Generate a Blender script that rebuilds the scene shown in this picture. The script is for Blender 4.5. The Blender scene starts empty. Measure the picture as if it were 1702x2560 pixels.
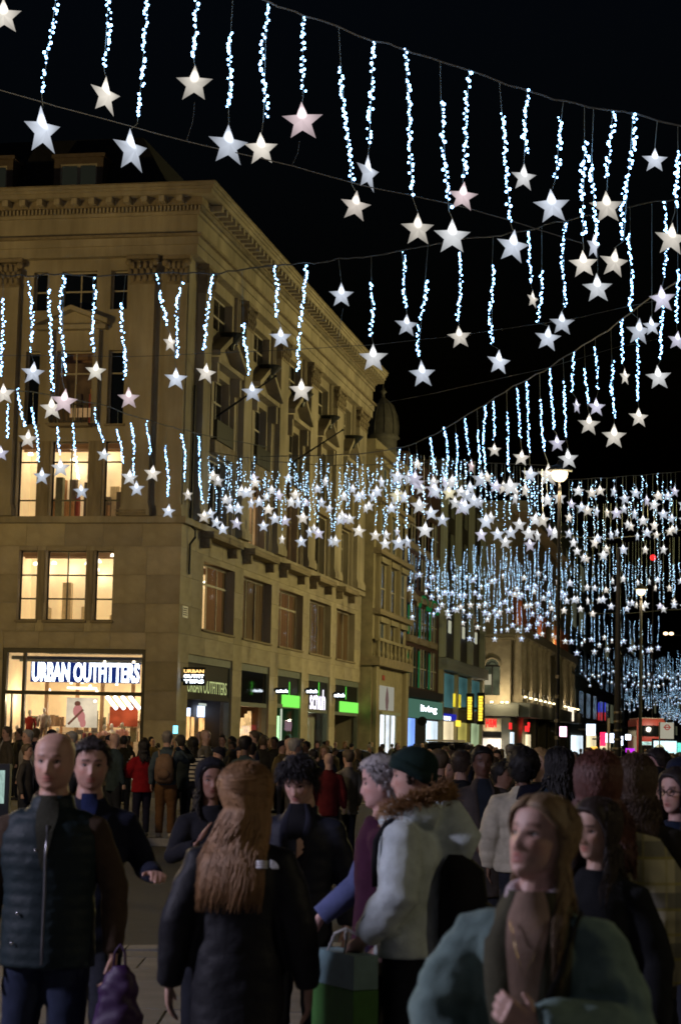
import bpy, bmesh, math, random
import numpy as np
from mathutils import Vector, Matrix, noise as mnoise
rnd = random.Random(7)
SC = bpy.context.scene
COL = SC.collection
rad = math.radians

# ------------------------------------------------------------------ camera
W, H, F = 1702.0, 2560.0, 4873.5          # photograph size and focal length in its pixels
PITCH, ROLL, CAMZ = 0.11407, 0.02144, 1.70
cp, sp = math.cos(PITCH), math.sin(PITCH)
cr, sr = math.cos(ROLL), math.sin(ROLL)
FW = Vector((0, cp, sp)); U0 = Vector((0, -sp, cp)); X0 = Vector((1, 0, 0))
RT = cr * X0 + sr * U0
UP = -sr * X0 + cr * U0
CAM = Vector((0, 0, CAMZ))
cam_d = bpy.data.cameras.new('camera')
cam = bpy.data.objects.new('camera', cam_d); COL.objects.link(cam)
m3 = Matrix((RT, UP, -FW)).transposed()
cam.matrix_world = Matrix.Translation(CAM) @ m3.to_4x4()
cam_d.sensor_fit = 'VERTICAL'; cam_d.sensor_height = 24.0; cam_d.sensor_width = 16.0
cam_d.lens = F / H * 24.0
cam_d.clip_start = 0.1; cam_d.clip_end = 3000
cam_d.dof.use_dof = True
cam_d.dof.focus_distance = 28.0
cam_d.dof.aperture_fstop = 3.4
SC.camera = cam

# ------------------------------------------------------------------ night sky
wd = bpy.data.worlds.new('World'); SC.world = wd; wd.use_nodes = True
nt = wd.node_tree
bg = nt.nodes['Background']
sky = nt.nodes.new('ShaderNodeTexSky'); sky.sky_type = 'NISHITA'; sky.sun_disc = False
sky.sun_elevation = rad(-4.0); sky.sun_rotation = rad(200); sky.altitude = 0
tone = nt.nodes.new('ShaderNodeVectorMath'); tone.operation = 'MULTIPLY'; tone.inputs[1].default_value = (.55, 1.0, 1.55)
nt.links.new(sky.outputs['Color'], tone.inputs[0]); nt.links.new(tone.outputs[0], bg.inputs['Color'])
bg.inputs['Strength'].default_value = 0.12

SC.view_settings.view_transform = 'Standard'
SC.view_settings.look = 'None'
SC.view_settings.exposure = 0.0
SC.view_settings.gamma = 1.0
SC.view_settings.use_curve_mapping = False
SC.render.engine = 'CYCLES'
cy = SC.cycles
cy.use_denoising = True
try: cy.denoiser = 'OPENIMAGEDENOISE'
except Exception: pass
cy.max_bounces = 5; cy.diffuse_bounces = 2; cy.glossy_bounces = 2; cy.transparent_max_bounces = 12
cy.sample_clamp_indirect = 2.0; cy.sample_clamp_direct = 0
cy.caustics_reflective = False; cy.caustics_refractive = False
cy.filter_width = 1.7

def ray(px, py):
    return FW + RT * ((px - W / 2) / F) + UP * ((H / 2 - py) / F)
def at(px, py, Y):
    d = ray(px, py); return CAM + d * (Y / d.y)
def G(y):
    return -0.0035 * max(0.0, y - 20.0)

# street frame: x' runs to the right along the corner building's front, y' runs away along the street
ANG = rad(-11.1)
CORN = at(446, 1600, 82.0); CORN.z = 0.0
UX = Vector((math.cos(ANG), math.sin(ANG), 0)); UY = Vector((-math.sin(ANG), math.cos(ANG), 0))
def fa(px, py, yl=0.0):                    # picture point -> (x', z) on the front plane y' = yl
    d = ray(px, py); k = (yl - (CAM - CORN).dot(UY)) / d.dot(UY)
    p = CAM + d * k; return (p - CORN).dot(UX), p.z
def fb(px, py, xl=0.0):                    # picture point -> (y', z) on the street-side plane x' = xl
    d = ray(px, py); k = (xl - (CAM - CORN).dot(UX)) / d.dot(UX)
    p = CAM + d * k; return (p - CORN).dot(UY), p.z
def wl(x, y, z=0.0):
    return CORN + UX * x + UY * y + Vector((0, 0, z))

# ------------------------------------------------------------------ materials
MATS = {}
def newmat(name):
    m = bpy.data.materials.new(name); m.use_nodes = True
    MATS[name] = m
    return m, m.node_tree, m.node_tree.nodes['Principled BSDF']
def mat(name, c, rough=0.7, metal=0.0, var=0.25, scale=3.0, bump=0.0, bscale=40.0, oi=False, tint=False, spec=0.5, streak=False, stretch=None, coat=0.0):
    if name in MATS: return MATS[name]
    m, t, p = newmat(name)
    p.inputs['Roughness'].default_value = rough
    p.inputs['Metallic'].default_value = metal
    p.inputs['Specular IOR Level'].default_value = spec
    if coat: p.inputs['Coat Weight'].default_value = coat
    tc = t.nodes.new('ShaderNodeTexCoord')
    src = tc.outputs['Object']
    if stretch or streak:
        mp = t.nodes.new('ShaderNodeMapping'); mp.inputs['Scale'].default_value = stretch or (1, 1, 0.12)
        t.links.new(src, mp.inputs['Vector']); src2 = mp.outputs['Vector']
    else: src2 = src
    n = t.nodes.new('ShaderNodeTexNoise'); n.inputs['Scale'].default_value = scale
    n.inputs['Detail'].default_value = 6; n.inputs['Roughness'].default_value = 0.62
    t.links.new(src2, n.inputs['Vector'])
    r = t.nodes.new('ShaderNodeMapRange')
    r.inputs['From Min'].default_value = 0.25; r.inputs['From Max'].default_value = 0.75
    r.inputs['To Min'].default_value = 1 - var; r.inputs['To Max'].default_value = 1 + var
    t.links.new(n.outputs['Fac'], r.inputs['Value'])
    mul = t.nodes.new('ShaderNodeVectorMath'); mul.operation = 'SCALE'
    fac = r.outputs['Result']
    if streak:      # broad patches of soot on top of the fine streaks
        n3 = t.nodes.new('ShaderNodeTexNoise'); n3.inputs['Scale'].default_value = .32; n3.inputs['Detail'].default_value = 5; t.links.new(src, n3.inputs['Vector'])
        r3 = t.nodes.new('ShaderNodeMapRange'); r3.inputs['From Min'].default_value = .35; r3.inputs['From Max'].default_value = .65; r3.inputs['To Min'].default_value = .72; r3.inputs['To Max'].default_value = 1.12
        t.links.new(n3.outputs['Fac'], r3.inputs['Value'])
        mm_ = t.nodes.new('ShaderNodeMath'); mm_.operation = 'MULTIPLY'; t.links.new(fac, mm_.inputs[0]); t.links.new(r3.outputs['Result'], mm_.inputs[1]); fac = mm_.outputs[0]
    t.links.new(fac, mul.inputs['Scale'])
    if oi:
        o = t.nodes.new('ShaderNodeObjectInfo'); base = o.outputs['Color']
    else:
        o = t.nodes.new('ShaderNodeRGB'); o.outputs[0].default_value = (*c, 1); base = o.outputs[0]
    if tint:
        a = t.nodes.new('ShaderNodeAttribute'); a.attribute_name = 'tint'
        mm = t.nodes.new('ShaderNodeVectorMath'); mm.operation = 'MULTIPLY'
        t.links.new(base, mm.inputs[0]); t.links.new(a.outputs['Color'], mm.inputs[1]); base = mm.outputs[0]
    t.links.new(base, mul.inputs[0])
    t.links.new(mul.outputs[0], p.inputs['Base Color'])
    if bump:
        b = t.nodes.new('ShaderNodeBump'); b.inputs['Strength'].default_value = bump; b.inputs['Distance'].default_value = 0.02
        n2 = t.nodes.new('ShaderNodeTexNoise'); n2.inputs['Scale'].default_value = bscale; n2.inputs['Detail'].default_value = 4
        t.links.new(src2, n2.inputs['Vector']); t.links.new(n2.outputs['Fac'], b.inputs['Height'])
        t.links.new(b.outputs['Normal'], p.inputs['Normal'])
    return m
def emit(name, c, s, sample=True, var=0.0, scale=2.0, oi=False):
    if name in MATS: return MATS[name]
    m, t, p = newmat(name)
    t.nodes.remove(p)
    e = t.nodes.new('ShaderNodeEmission'); e.inputs['Color'].default_value = (*c, 1); e.inputs['Strength'].default_value = s
    if oi:
        o = t.nodes.new('ShaderNodeObjectInfo'); t.links.new(o.outputs['Color'], e.inputs['Color'])
    if var:
        tc = t.nodes.new('ShaderNodeTexCoord')
        n = t.nodes.new('ShaderNodeTexNoise'); n.inputs['Scale'].default_value = scale; n.inputs['Detail'].default_value = 3
        r = t.nodes.new('ShaderNodeMapRange'); r.inputs['From Min'].default_value = .3; r.inputs['From Max'].default_value = .7
        r.inputs['To Min'].default_value = s * (1 - var); r.inputs['To Max'].default_value = s * (1 + var)
        t.links.new(tc.outputs['Object'], n.inputs['Vector']); t.links.new(n.outputs['Fac'], r.inputs['Value'])
        t.links.new(r.outputs['Result'], e.inputs['Strength'])
    t.links.new(e.outputs[0], t.nodes['Material Output'].inputs['Surface'])
    if not sample: m.cycles.emission_sampling = 'NONE'
    return m
def glassmat(name, c=(1, 1, 1), refl=0.08, rough=0.02):
    if name in MATS: return MATS[name]
    m, t, p = newmat(name); t.nodes.remove(p)
    a = t.nodes.new('ShaderNodeBsdfTransparent'); a.inputs[0].default_value = (*c, 1)
    g = t.nodes.new('ShaderNodeBsdfGlossy'); g.inputs['Roughness'].default_value = rough
    x = t.nodes.new('ShaderNodeMixShader'); x.inputs[0].default_value = refl
    t.links.new(a.outputs[0], x.inputs[1]); t.links.new(g.outputs[0], x.inputs[2])
    t.links.new(x.outputs[0], t.nodes['Material Output'].inputs['Surface'])
    return m

# ------------------------------------------------------------------ object helpers
def tag(o, label=None, cat=None, group=None, kind=None):
    if label: o['label'] = label
    if cat: o['category'] = cat
    if group: o['group'] = group
    if kind: o['kind'] = kind
    return o
def empty(name, loc=(0, 0, 0), rz=0.0, label=None, cat=None, group=None):
    o = bpy.data.objects.new(name, None); COL.objects.link(o)
    o.location = loc; o.rotation_euler = (0, 0, rz); o.empty_display_size = 0.2
    return tag(o, label, cat, group)
def link(name, me, mats=None, parent=None, color=None):
    o = bpy.data.objects.new(name, me); COL.objects.link(o)
    if mats is not None and len(me.materials) == 0:
        for m in (mats if isinstance(mats, (list, tuple)) else [mats]): me.materials.append(m)
    if parent is not None: o.parent = parent
    if color is not None: o.color = (*color[:3], 1)
    return o
def obj(name, bm, mats, parent=None, color=None, smooth=False):
    me = bpy.data.meshes.new(name); bm.normal_update(); bm.to_mesh(me); bm.free()
    if smooth:
        me.polygons.foreach_set('use_smooth', [True] * len(me.polygons))
    return link(name, me, mats, parent, color)
def NB(): return bmesh.new()
def box(bm, x0, x1, y0, y1, z0, z1, mi=0):
    v = [bm.verts.new(p) for p in ((x0, y0, z0), (x1, y0, z0), (x1, y1, z0), (x0, y1, z0), (x0, y0, z1), (x1, y0, z1), (x1, y1, z1), (x0, y1, z1))]
    for f in ((3, 2, 1, 0), (4, 5, 6, 7), (0, 1, 5, 4), (1, 2, 6, 5), (2, 3, 7, 6), (3, 0, 4, 7)):
        bm.faces.new([v[i] for i in f]).material_index = mi
def quad(bm, a, b, c, d, mi=0):
    f = bm.faces.new([bm.verts.new(p) for p in (a, b, c, d)]); f.material_index = mi; return f
def frame_of(t):
    t = t.normalized()
    a = Vector((1, 0, 0)) if abs(t.x) < 0.8 else Vector((0, 1, 0))
    u = t.cross(a).normalized(); v = t.cross(u)
    return u, v
def tube(bm, pts, rads, seg=8, caps=True, flat=False, mi=0):
    """pts: Vectors; rads: r or (rx, ry). flat: rings stay horizontal with rx along x and ry along y"""
    pts = [Vector(p) for p in pts]
    rings = []
    u = None
    for i, p in enumerate(pts):
        r = rads[i] if isinstance(rads, (list, tuple)) else rads
        rx, ry = (r if isinstance(r, (list, tuple)) else (r, r))
        if flat: a, b = Vector((1, 0, 0)), Vector((0, 1, 0))
        else:
            t = (pts[min(i + 1, len(pts) - 1)] - pts[max(i - 1, 0)]).normalized()
            if u is None: a, b = frame_of(t); u = a
            a = (u - t * u.dot(t)).normalized(); b = t.cross(a); u = a
        rings.append([bm.verts.new(p + a * (rx * math.cos(2 * math.pi * k / seg)) + b * (ry * math.sin(2 * math.pi * k / seg))) for k in range(seg)])
    for i in range(len(rings) - 1):
        for k in range(seg):
            f = bm.faces.new((rings[i][k], rings[i][(k + 1) % seg], rings[i + 1][(k + 1) % seg], rings[i + 1][k])); f.material_index = mi
    if caps:
        bm.faces.new(list(reversed(rings[0]))).material_index = mi; bm.faces.new(rings[-1]).material_index = mi
    return rings
def blob(bm, c, r, seg=12, rings=8, M=None, mi=0):
    c = Vector(c); r = r if isinstance(r, (list, tuple)) else (r, r, r)
    rows = []
    for i in range(1, rings):
        ph = math.pi * i / rings
        rows.append([Vector((r[0] * math.sin(ph) * math.cos(2 * math.pi * k / seg), r[1] * math.sin(ph) * math.sin(2 * math.pi * k / seg), r[2] * math.cos(ph))) for k in range(seg)])
    def P(v): return bm.verts.new((M @ v if M is not None else v) + c)
    top = P(Vector((0, 0, r[2]))); bot = P(Vector((0, 0, -r[2])))
    rows = [[P(v) for v in row] for row in rows]
    for k in range(seg):
        k2 = (k + 1) % seg
        bm.faces.new((top, rows[0][k], rows[0][k2])).material_index = mi
        bm.faces.new((bot, rows[-1][k2], rows[-1][k])).material_index = mi
        for i in range(len(rows) - 1):
            bm.faces.new((rows[i][k], rows[i + 1][k], rows[i + 1][k2], rows[i][k2])).material_index = mi
def lathe(bm, prof, seg=16, c=(0, 0, 0), mi=0):
    c = Vector(c)
    rg = [[bm.verts.new(c + Vector((r * math.cos(2 * math.pi * k / seg), r * math.sin(2 * math.pi * k / seg), z))) for k in range(seg)] for r, z in prof]
    for i in range(len(rg) - 1):
        for k in range(seg):
            bm.faces.new((rg[i][k], rg[i][(k + 1) % seg], rg[i + 1][(k + 1) % seg], rg[i + 1][k])).material_index = mi
_TXT = {}
def text_mesh(s, w, h, depth=0.02, bold=0.0, vertical=False):
    cu = bpy.data.curves.new('lettering', 'FONT'); cu.body = s; cu.size = 1.0; cu.extrude = 0.02; cu.offset = bold; cu.resolution_u = 3
    o = bpy.data.objects.new('lettering', cu); COL.objects.link(o)
    dg = bpy.context.evaluated_depsgraph_get()
    me = bpy.data.meshes.new_from_object(o.evaluated_get(dg))
    bpy.data.objects.remove(o); bpy.data.curves.remove(cu)
    co = np.empty(len(me.vertices) * 3); me.vertices.foreach_get('co', co); co = co.reshape(-1, 3)
    lo, hi = co.min(0), co.max(0)
    co = (co - lo) / np.maximum(hi - lo, 1e-6) * np.array([w, h, depth])
    me.vertices.foreach_set('co', co.ravel()); me.update()
    return me
def put_text(name, s, parent, m, p, right, up, w, h, depth=0.03, bold=0.0):
    """lettering with its lower left corner at p (local to parent)"""
    me = text_mesh(s, w, h, depth, bold)
    o = link(name, me, m, parent)
    right = Vector(right); up = Vector(up); nrm = right.cross(up)
    M = Matrix((right, up, nrm)).transposed().to_4x4(); M.translation = Vector(p)
    o.matrix_local = M
    return o
CUBE = bpy.data.meshes.new('block')
_b = NB(); box(_b, -.5, .5, -.5, .5, -.5, .5); _b.to_mesh(CUBE); _b.free()
def block(name, parent, m, x0, x1, y0, y1, z0, z1, color=None):
    """one box-shaped piece that shares its mesh with its like"""
    key = 'block_' + m.name
    me = bpy.data.meshes.get(key)
    if me is None:
        me = CUBE.copy(); me.name = key; me.materials.append(m)
    o = bpy.data.objects.new(name, me); COL.objects.link(o); o.parent = parent
    o.location = ((x0 + x1) / 2, (y0 + y1) / 2, (z0 + z1) / 2); o.scale = (abs(x1 - x0), abs(y1 - y0), abs(z1 - z0))
    if color: o.color = (*color, 1)
    return o

def lamp(name, loc, power, color, r=0.25, kind='POINT', parent=None):
    d = bpy.data.lights.new(name, kind); d.energy = power; d.color = color
    d.shadow_soft_size = r
    o = bpy.data.objects.new(name, d); COL.objects.link(o); o.location = loc
    if parent: o.parent = parent
    return o

STONE = mat('portland_stone', (0.36, 0.315, 0.235), rough=0.85, var=0.30, scale=1.2, bump=0.25, bscale=12, streak=True, spec=0.2)
STONEP = mat('stone_cladding', (0.36, 0.305, 0.215), rough=0.8, var=0.32, scale=1.1, bump=0.2, bscale=14, oi=True, spec=0.25)
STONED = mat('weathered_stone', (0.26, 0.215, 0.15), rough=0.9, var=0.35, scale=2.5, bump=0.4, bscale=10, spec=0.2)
DARKMETAL = mat('dark_bronze_frame', (0.03, 0.027, 0.022), rough=0.45, metal=0.3, var=0.2)
BLACK = mat('black_paint', (0.010, 0.010, 0.011), rough=0.6, var=0.2, spec=.12)
IRON = mat('black_iron', (0.02, 0.02, 0.022), rough=0.5, metal=0.4)
PALEFRAME = mat('pale_window_frame', (0.42, 0.38, 0.30), rough=0.6)
GLASS = glassmat('window_glass')
DGLASS = mat('dark_window_glass', (0.006, 0.007, 0.008), rough=0.08, var=0.2, spec=0.6)
WARMWALL = mat('lit_room_wall', (.80, .68, .47), rough=.8, var=.22, scale=.9)
WARMWALL.node_tree.nodes['Principled BSDF'].inputs['Emission Color'].default_value = (1.0, .70, .34, 1)
WARMWALL.node_tree.nodes['Principled BSDF'].inputs['Emission Strength'].default_value = .42
WARMWALL2 = emit('lit_room_dim', (1.0, 0.58, 0.24), 0.30, sample=False, var=0.35, scale=1.4)
HOT = emit('ceiling_spot', (1.0, 0.88, 0.66), 4.0, sample=False)
WHITESIGN = emit('white_sign_light', (0.80, 0.90, 1.0), 5.0, sample=False)
GREENSIGN = emit('green_sign_light', (0.25, 1.0, 0.12), 1.0, sample=False)
REDSIGN = emit('red_sign_light', (1.0, 0.03, 0.03), 1.3, sample=False)
YELSIGN = emit('yellow_sign_light', (1.0, 0.72, 0.06), 1.5, sample=False)
# ------------------------------------------------------------------ ground, road, pavements
ASPH = mat('asphalt', (0.030, 0.029, 0.027), rough=0.62, var=0.35, scale=6, bump=0.35, bscale=120, spec=0.4)
PAVE = mat('paving', (0.16, 0.145, 0.12), rough=0.6, var=0.3, scale=1.2, bump=0.2, bscale=60, spec=0.4)
SLABM = mat('paving_slab_stone', (0.2, 0.18, 0.15), rough=0.6, var=0.25, scale=2.5, bump=0.25, bscale=50, oi=True, spec=0.4)
KERBM = mat('granite_kerb', (0.22, 0.21, 0.19), rough=0.7, var=0.3, scale=9)
YELLOW = mat('yellow_road_paint', (0.55, 0.40, 0.05), rough=0.7, var=0.35, scale=20)
WHITEP = mat('white_road_paint', (0.55, 0.54, 0.5), rough=0.7, var=0.35, scale=20)
def strip(name, pts, z, m, kind='structure', ny=1):
    """flat outline (x, y world) laid over the falling ground at height z above it"""
    bm = NB()
    vs = [bm.verts.new((x, y, G(y) + z)) for x, y in pts]
    bm.faces.new(vs)
    return tag(obj(name, bm, m), kind=kind)
bm = NB()
ys = [-60, 0, 10, 20, 40, 60, 80, 100, 140, 200, 300, 600, 1500]
rows = [[bm.verts.new((x, y, G(y) - 0.30)) for x in (-900, -60, 0, 60, 900)] for y in ys]
for i in range(len(ys) - 1):
    for k in range(4): bm.faces.new((rows[i][k], rows[i][k + 1], rows[i + 1][k + 1], rows[i + 1][k]))
tag(obj('ground', bm, ASPH), kind='structure')
bm = NB()
ys2 = [15.6, 20, 30, 45, 60, 80, 100, 140, 200, 300, 500]
rows = [[bm.verts.new((x, y, G(y) - 0.13)) for x in (-80, -20, 0, 20, 90)] for y in ys2]
for i in range(len(ys2) - 1):
    for k in range(4): bm.faces.new((rows[i][k], rows[i][k + 1], rows[i + 1][k + 1], rows[i + 1][k]))
tag(obj('road', bm, ASPH), kind='structure')
# the pavement the camera stands on: individual slabs with recessed joints over a bed, a granite kerb, double yellow lines
def kerb_y(x): return 16.35 + 0.33 * x
pv = strip('near_pavement', [(-40, -30), (30, -30), (30, kerb_y(9)), (9, kerb_y(9)), (-7, kerb_y(-7)), (-40, kerb_y(-7))], -0.012, PAVE)
SR = random.Random(3)
k = 0
for r in range(9):
    y0 = 10.2 + 0.69 * r
    x = -3.4 + SR.uniform(-.4, 0)
    while x < 3.6:
        w = SR.choice((0.62, 0.78, 0.92, 1.05))
        ye = min(kerb_y(x), kerb_y(x + w)) - 0.34
        y1 = min(y0 + 0.675, ye)
        if y1 - y0 > 0.2:
            g = SR.uniform(.75, 1.15)
            block('paving_slab', pv, SLABM, x, x + w - 0.015, y0, y1, -0.06, 0.0 + SR.uniform(0, .006), (0.2 * g, 0.18 * g, 0.15 * g))
        x += w
for i in range(18):
    xa = -7 + i * 0.9; xb = xa + 0.885
    bm = NB()
    for (a, b) in ((-.31, 0.0),):
        pts = [(xa, kerb_y(xa) + a), (xb, kerb_y(xb) + a), (xb, kerb_y(xb) + b), (xa, kerb_y(xa) + b)]
        lo = [bm.verts.new((p[0], p[1], -0.3)) for p in pts]; hi = [bm.verts.new((p[0], p[1], 0.006)) for p in pts]
        bm.faces.new(hi)
        for q in range(4): bm.faces.new((lo[q], lo[(q + 1) % 4], hi[(q + 1) % 4], hi[q]))
    obj('kerbstone', bm, KERBM, pv)
for a in (0.28, 0.55):
    bm = NB()
    quad(bm, (-7, kerb_y(-7) + a, -0.122), (9, kerb_y(9) + a, -0.122), (9, kerb_y(9) + a + .09, -0.122), (-7, kerb_y(-7) + a + .09, -0.122))
    tag(obj('yellow_line', bm, YELLOW), kind='structure')
# pavements beyond the road
def raised(name, pts, m=PAVE):
    bm = NB()
    hi = [bm.verts.new((x, y, G(y))) for x, y in pts]; lo = [bm.verts.new((x, y, G(y) - 0.3)) for x, y in pts]
    bm.faces.new(hi); n = len(pts)
    for q in range(n): bm.faces.new((lo[q], lo[(q + 1) % n], hi[(q + 1) % n], hi[q])).material_index = 1
    return tag(obj(name, bm, [m, KERBM]), kind='structure')
raised('corner_pavement', [(-40, 31), (-1.6, 32.5), (-0.9, 33.4), (-0.9, 52.5), (-1.6, 54), (-40, 56)])
def wxy(x, y): p = wl(x, y); return (p.x, p.y)
raised('building_pavement', [wxy(-40, -6), wxy(3.0, -6), wxy(4.6, -4.4), wxy(4.8, 45), wxy(4.8, 95), wxy(4.8, 420), wxy(-2, 420), wxy(-2, 0.2), wxy(-40, .2)])
raised('far_side_pavement', [wxy(24, -10), wxy(50, -10), wxy(50, 420), wxy(24, 420)])
strip('stop_line', [(-0.6, 57.0), (10.5, 59.0), (10.5, 59.5), (-0.6, 57.5)], -0.122, WHITEP)

# ------------------------------------------------------------------ corner building
B1 = empty('corner_building', CORN, ANG, 'big pale stone corner building with a clothes shop on the ground floor', 'building')
def P3(side, u, z, d): return (u, -d, z) if side == 'A' else (d, u, z)
def sbox(bm, side, u0, u1, z0, z1, d0, d1, mi=0):
    a = P3(side, u0, z0, d0); b = P3(side, u1, z1, d1)
    box(bm, min(a[0], b[0]), max(a[0], b[0]), min(a[1], b[1]), max(a[1], b[1]), z0, z1, mi)
def sblock(name, parent, m, side, u0, u1, z0, z1, d0, d1, color=None):
    a = P3(side, u0, z0, d0); b = P3(side, u1, z1, d1)
    return block(name, parent, m, min(a[0], b[0]), max(a[0], b[0]), min(a[1], b[1]), max(a[1], b[1]), z0, z1, color)
def sheet(bm, side, u0, u1, z0, z1, holes, depth, off=0.0):
    us = sorted({u0, u1, *[v for h in holes for v in h[:2] if u0 < v < u1]})
    zs = sorted({z0, z1, *[v for h in holes for v in h[2:] if z0 < v < z1]})
    for i in range(len(us) - 1):
        for j in range(len(zs) - 1):
            uc, zc = (us[i] + us[i + 1]) / 2, (zs[j] + zs[j + 1]) / 2
            if any(h[0] < uc < h[1] and h[2] < zc < h[3] for h in holes): continue
            quad(bm, P3(side, us[i], zs[j], off), P3(side, us[i + 1], zs[j], off), P3(side, us[i + 1], zs[j + 1], off), P3(side, us[i], zs[j + 1], off))
    for h in holes:
        a, b, c, d = max(h[0], u0), min(h[1], u1), max(h[2], z0), min(h[3], z1)
        if a >= b or c >= d: continue
        for p, q in (((a, c), (b, c)), ((b, c), (b, d)), ((b, d), (a, d)), ((a, d), (a, c))):
            quad(bm, P3(side, *p, off), P3(side, *q, off), P3(side, *q, off - depth), P3(side, *p, off - depth))
LA = -15.0
LB = fb(903, 1500)[0]
ZSHOP = fb(470, 1634)[1]
ZLEDGE = fa(250, 1301)[1]
def au(px, py=1450): return fa(px, py)[0]
def az(py, px=230): return fa(px, py)[1]
def bu(px, py=1500): return fb(px, py)[0]
# window openings
A1 = [(au(a), au(b), az(1551), az(1376)) for a, b in ((46, 92), (114, 214), (235, 282))]
A2 = [(au(a, 1200), au(b, 1200), az(1298), az(1102)) for a, b in ((43, 92), (126, 219), (258, 304))]
A3 = [(au(a, 950), au(b, 950), az(1060), az(876)) for a, b in ((64, 99), (140, 230), (270, 311))]
A4 = [(au(a, 730), au(b, 730), az(774), az(677)) for a, b in ((85, 119), (155, 242), (277, 319))]
ASHOP = [(au(8, 1650), au(364, 1650), -1.0, az(1622))]
zs1 = (fb(506, 1572)[1], fb(508, 1402)[1])
B1W = [(bu(a), bu(b), *zs1) for a, b in ((507, 586), (608, 679), (698, 758), (775, 828), (842, 888))]
BSH = [(bu(a, 1760), bu(b, 1760), -1.0, ZSHOP) for a, b in ((468, 579), (602, 672), (693, 752), (770, 823), (837, 898))]
PILB = [(bu(a, 1000), bu(b, 1000)) for a, b in ((487, 507), (592, 613), (684, 705), (762, 781), (829, 847), (886, 905))]
BAYS = [(PILB[i][1], PILB[i + 1][0]) for i in range(5)]
def bay_holes(z0, z1, f0, f1):
    return [(a + (b - a) * f0, a + (b - a) * f1, z0, z1) for a, b in BAYS]
B2W = bay_holes(az(1290), az(1105), .22, .80)
B3W = bay_holes(az(1062), az(890), .26, .76)
B4W = bay_holes(az(774), az(677), .22, .80)
ZARCH = az(646, 300)

bm = NB()
sheet(bm, 'A', LA, 0, ZLEDGE, ZARCH, A2 + A3 + A4, .45)
sheet(bm, 'B', 0, LB, ZLEDGE, ZARCH, B2W + B3W + B4W, .5)
sheet(bm, 'A', LA, 0, -1, ZLEDGE, A1 + ASHOP, .45, off=-0.035)
sheet(bm, 'B', 0, LB, -1, ZLEDGE, B1W + BSH, .5, off=-0.035)
quad(bm, (LA, 0, -1), (LA, LB, -1), (LA, LB, ZARCH + 2), (LA, 0, ZARCH + 2))
quad(bm, (0, LB, -1), (LA, LB, -1), (LA, LB, ZARCH + 2), (0, LB, ZARCH + 2))
wall = obj('wall', bm, STONE, B1)
# ashlar cladding of the two lower storeys: each slab of stone a piece of its own
PR = random.Random(11)
def clad(side, u0, u1, z0, z1, holes, rows, pw):
    zs = [z0]
    while zs[-1] < z1 - 0.3: zs.append(min(z1, zs[-1] + rows))
    if z1 - zs[-1] > 0.01: zs[-1] = z1
    for j in range(len(zs) - 1):
        a, b = zs[j], zs[j + 1]
        # split the row at every hole edge
        cuts = sorted({u0, u1, *[v for h in holes if h[2] < b - .01 and h[3] > a + .01 for v in h[:2] if u0 < v < u1]})
        for i in range(len(cuts) - 1):
            s, e = cuts[i], cuts[i + 1]
            hh = [h for h in holes if h[0] < (s + e) / 2 < h[1] and h[2] < b - .01 and h[3] > a + .01]
            segs = [(a, b)]
            for h in hh:
                ns = []
                for (p, q) in segs:
                    if h[2] > p + .05: ns.append((p, min(q, h[2])))
                    if h[3] < q - .05: ns.append((max(p, h[3]), q))
                segs = ns
            for p, q in segs:
                if q - p < .05: continue
                n = max(1, round((e - s) / pw)); 
                for t in range(n):
                    x0 = s + (e - s) * t / n; x1 = s + (e - s) * (t + 1) / n
                    g = PR.uniform(.78, 1.12)
                    sblock('stone_slab', wall, STONEP, side, x0 + .006, x1 - .006, p + .006, q - .006, -.035, 0.0 + PR.uniform(0, .004), (0.37 * g, 0.322 * g, 0.24 * g * PR.uniform(.94, 1.04)))
ZB = G(82) - .05
clad('A', -8.6, 0, ZB, ZLEDGE, A1 + ASHOP, 1.22, 1.7)
clad('B', 0, LB, ZB, ZLEDGE, B1W + BSH, 1.22, 2.4)

# ledge above the first floor, frieze, architrave and cornice run round the corner
def band(name, z0, z1, proj, m=STONE, inn=.3):
    bm = NB()
    box(bm, LA, proj, -proj, inn, z0, z1)
    box(bm, -inn, proj, inn, LB + min(proj, .5), z0, z1)
    return obj(name, bm, m, B1)
ledge = band('ledge', ZLEDGE - .12, ZLEDGE + .16, .22)
zt = lambda py: fa(300, py)[1]
band('architrave', ZARCH, zt(622), .42)
band('architrave_fascia', zt(622) + .003, zt(603), .50)
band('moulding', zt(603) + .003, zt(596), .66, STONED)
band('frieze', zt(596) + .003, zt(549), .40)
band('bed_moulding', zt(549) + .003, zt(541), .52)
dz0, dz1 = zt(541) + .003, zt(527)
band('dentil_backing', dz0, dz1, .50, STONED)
bm = NB()
u = LA
while u < .5:
    sbox(bm, 'A', u, u + .085, dz0 + .02, dz1 - .02, .502, .62); u += .17
u = -.5
while u < LB:
    sbox(bm, 'B', u, u + .085, dz0 + .02, dz1 - .02, .502, .62); u += .17
tag(obj('dentil', bm, STONE, B1), kind='stuff')
PROJ = 1.35
mz0, mz1 = dz1 + .04, dz1 + .32
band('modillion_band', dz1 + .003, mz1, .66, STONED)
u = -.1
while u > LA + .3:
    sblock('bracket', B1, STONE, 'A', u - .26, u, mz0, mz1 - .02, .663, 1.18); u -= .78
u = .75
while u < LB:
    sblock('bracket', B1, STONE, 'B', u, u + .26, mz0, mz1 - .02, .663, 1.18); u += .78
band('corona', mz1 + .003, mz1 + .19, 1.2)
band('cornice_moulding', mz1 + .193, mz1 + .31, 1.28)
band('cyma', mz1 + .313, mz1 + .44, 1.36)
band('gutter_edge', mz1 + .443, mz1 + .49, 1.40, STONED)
ZCOR = mz1 + .49
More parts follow.
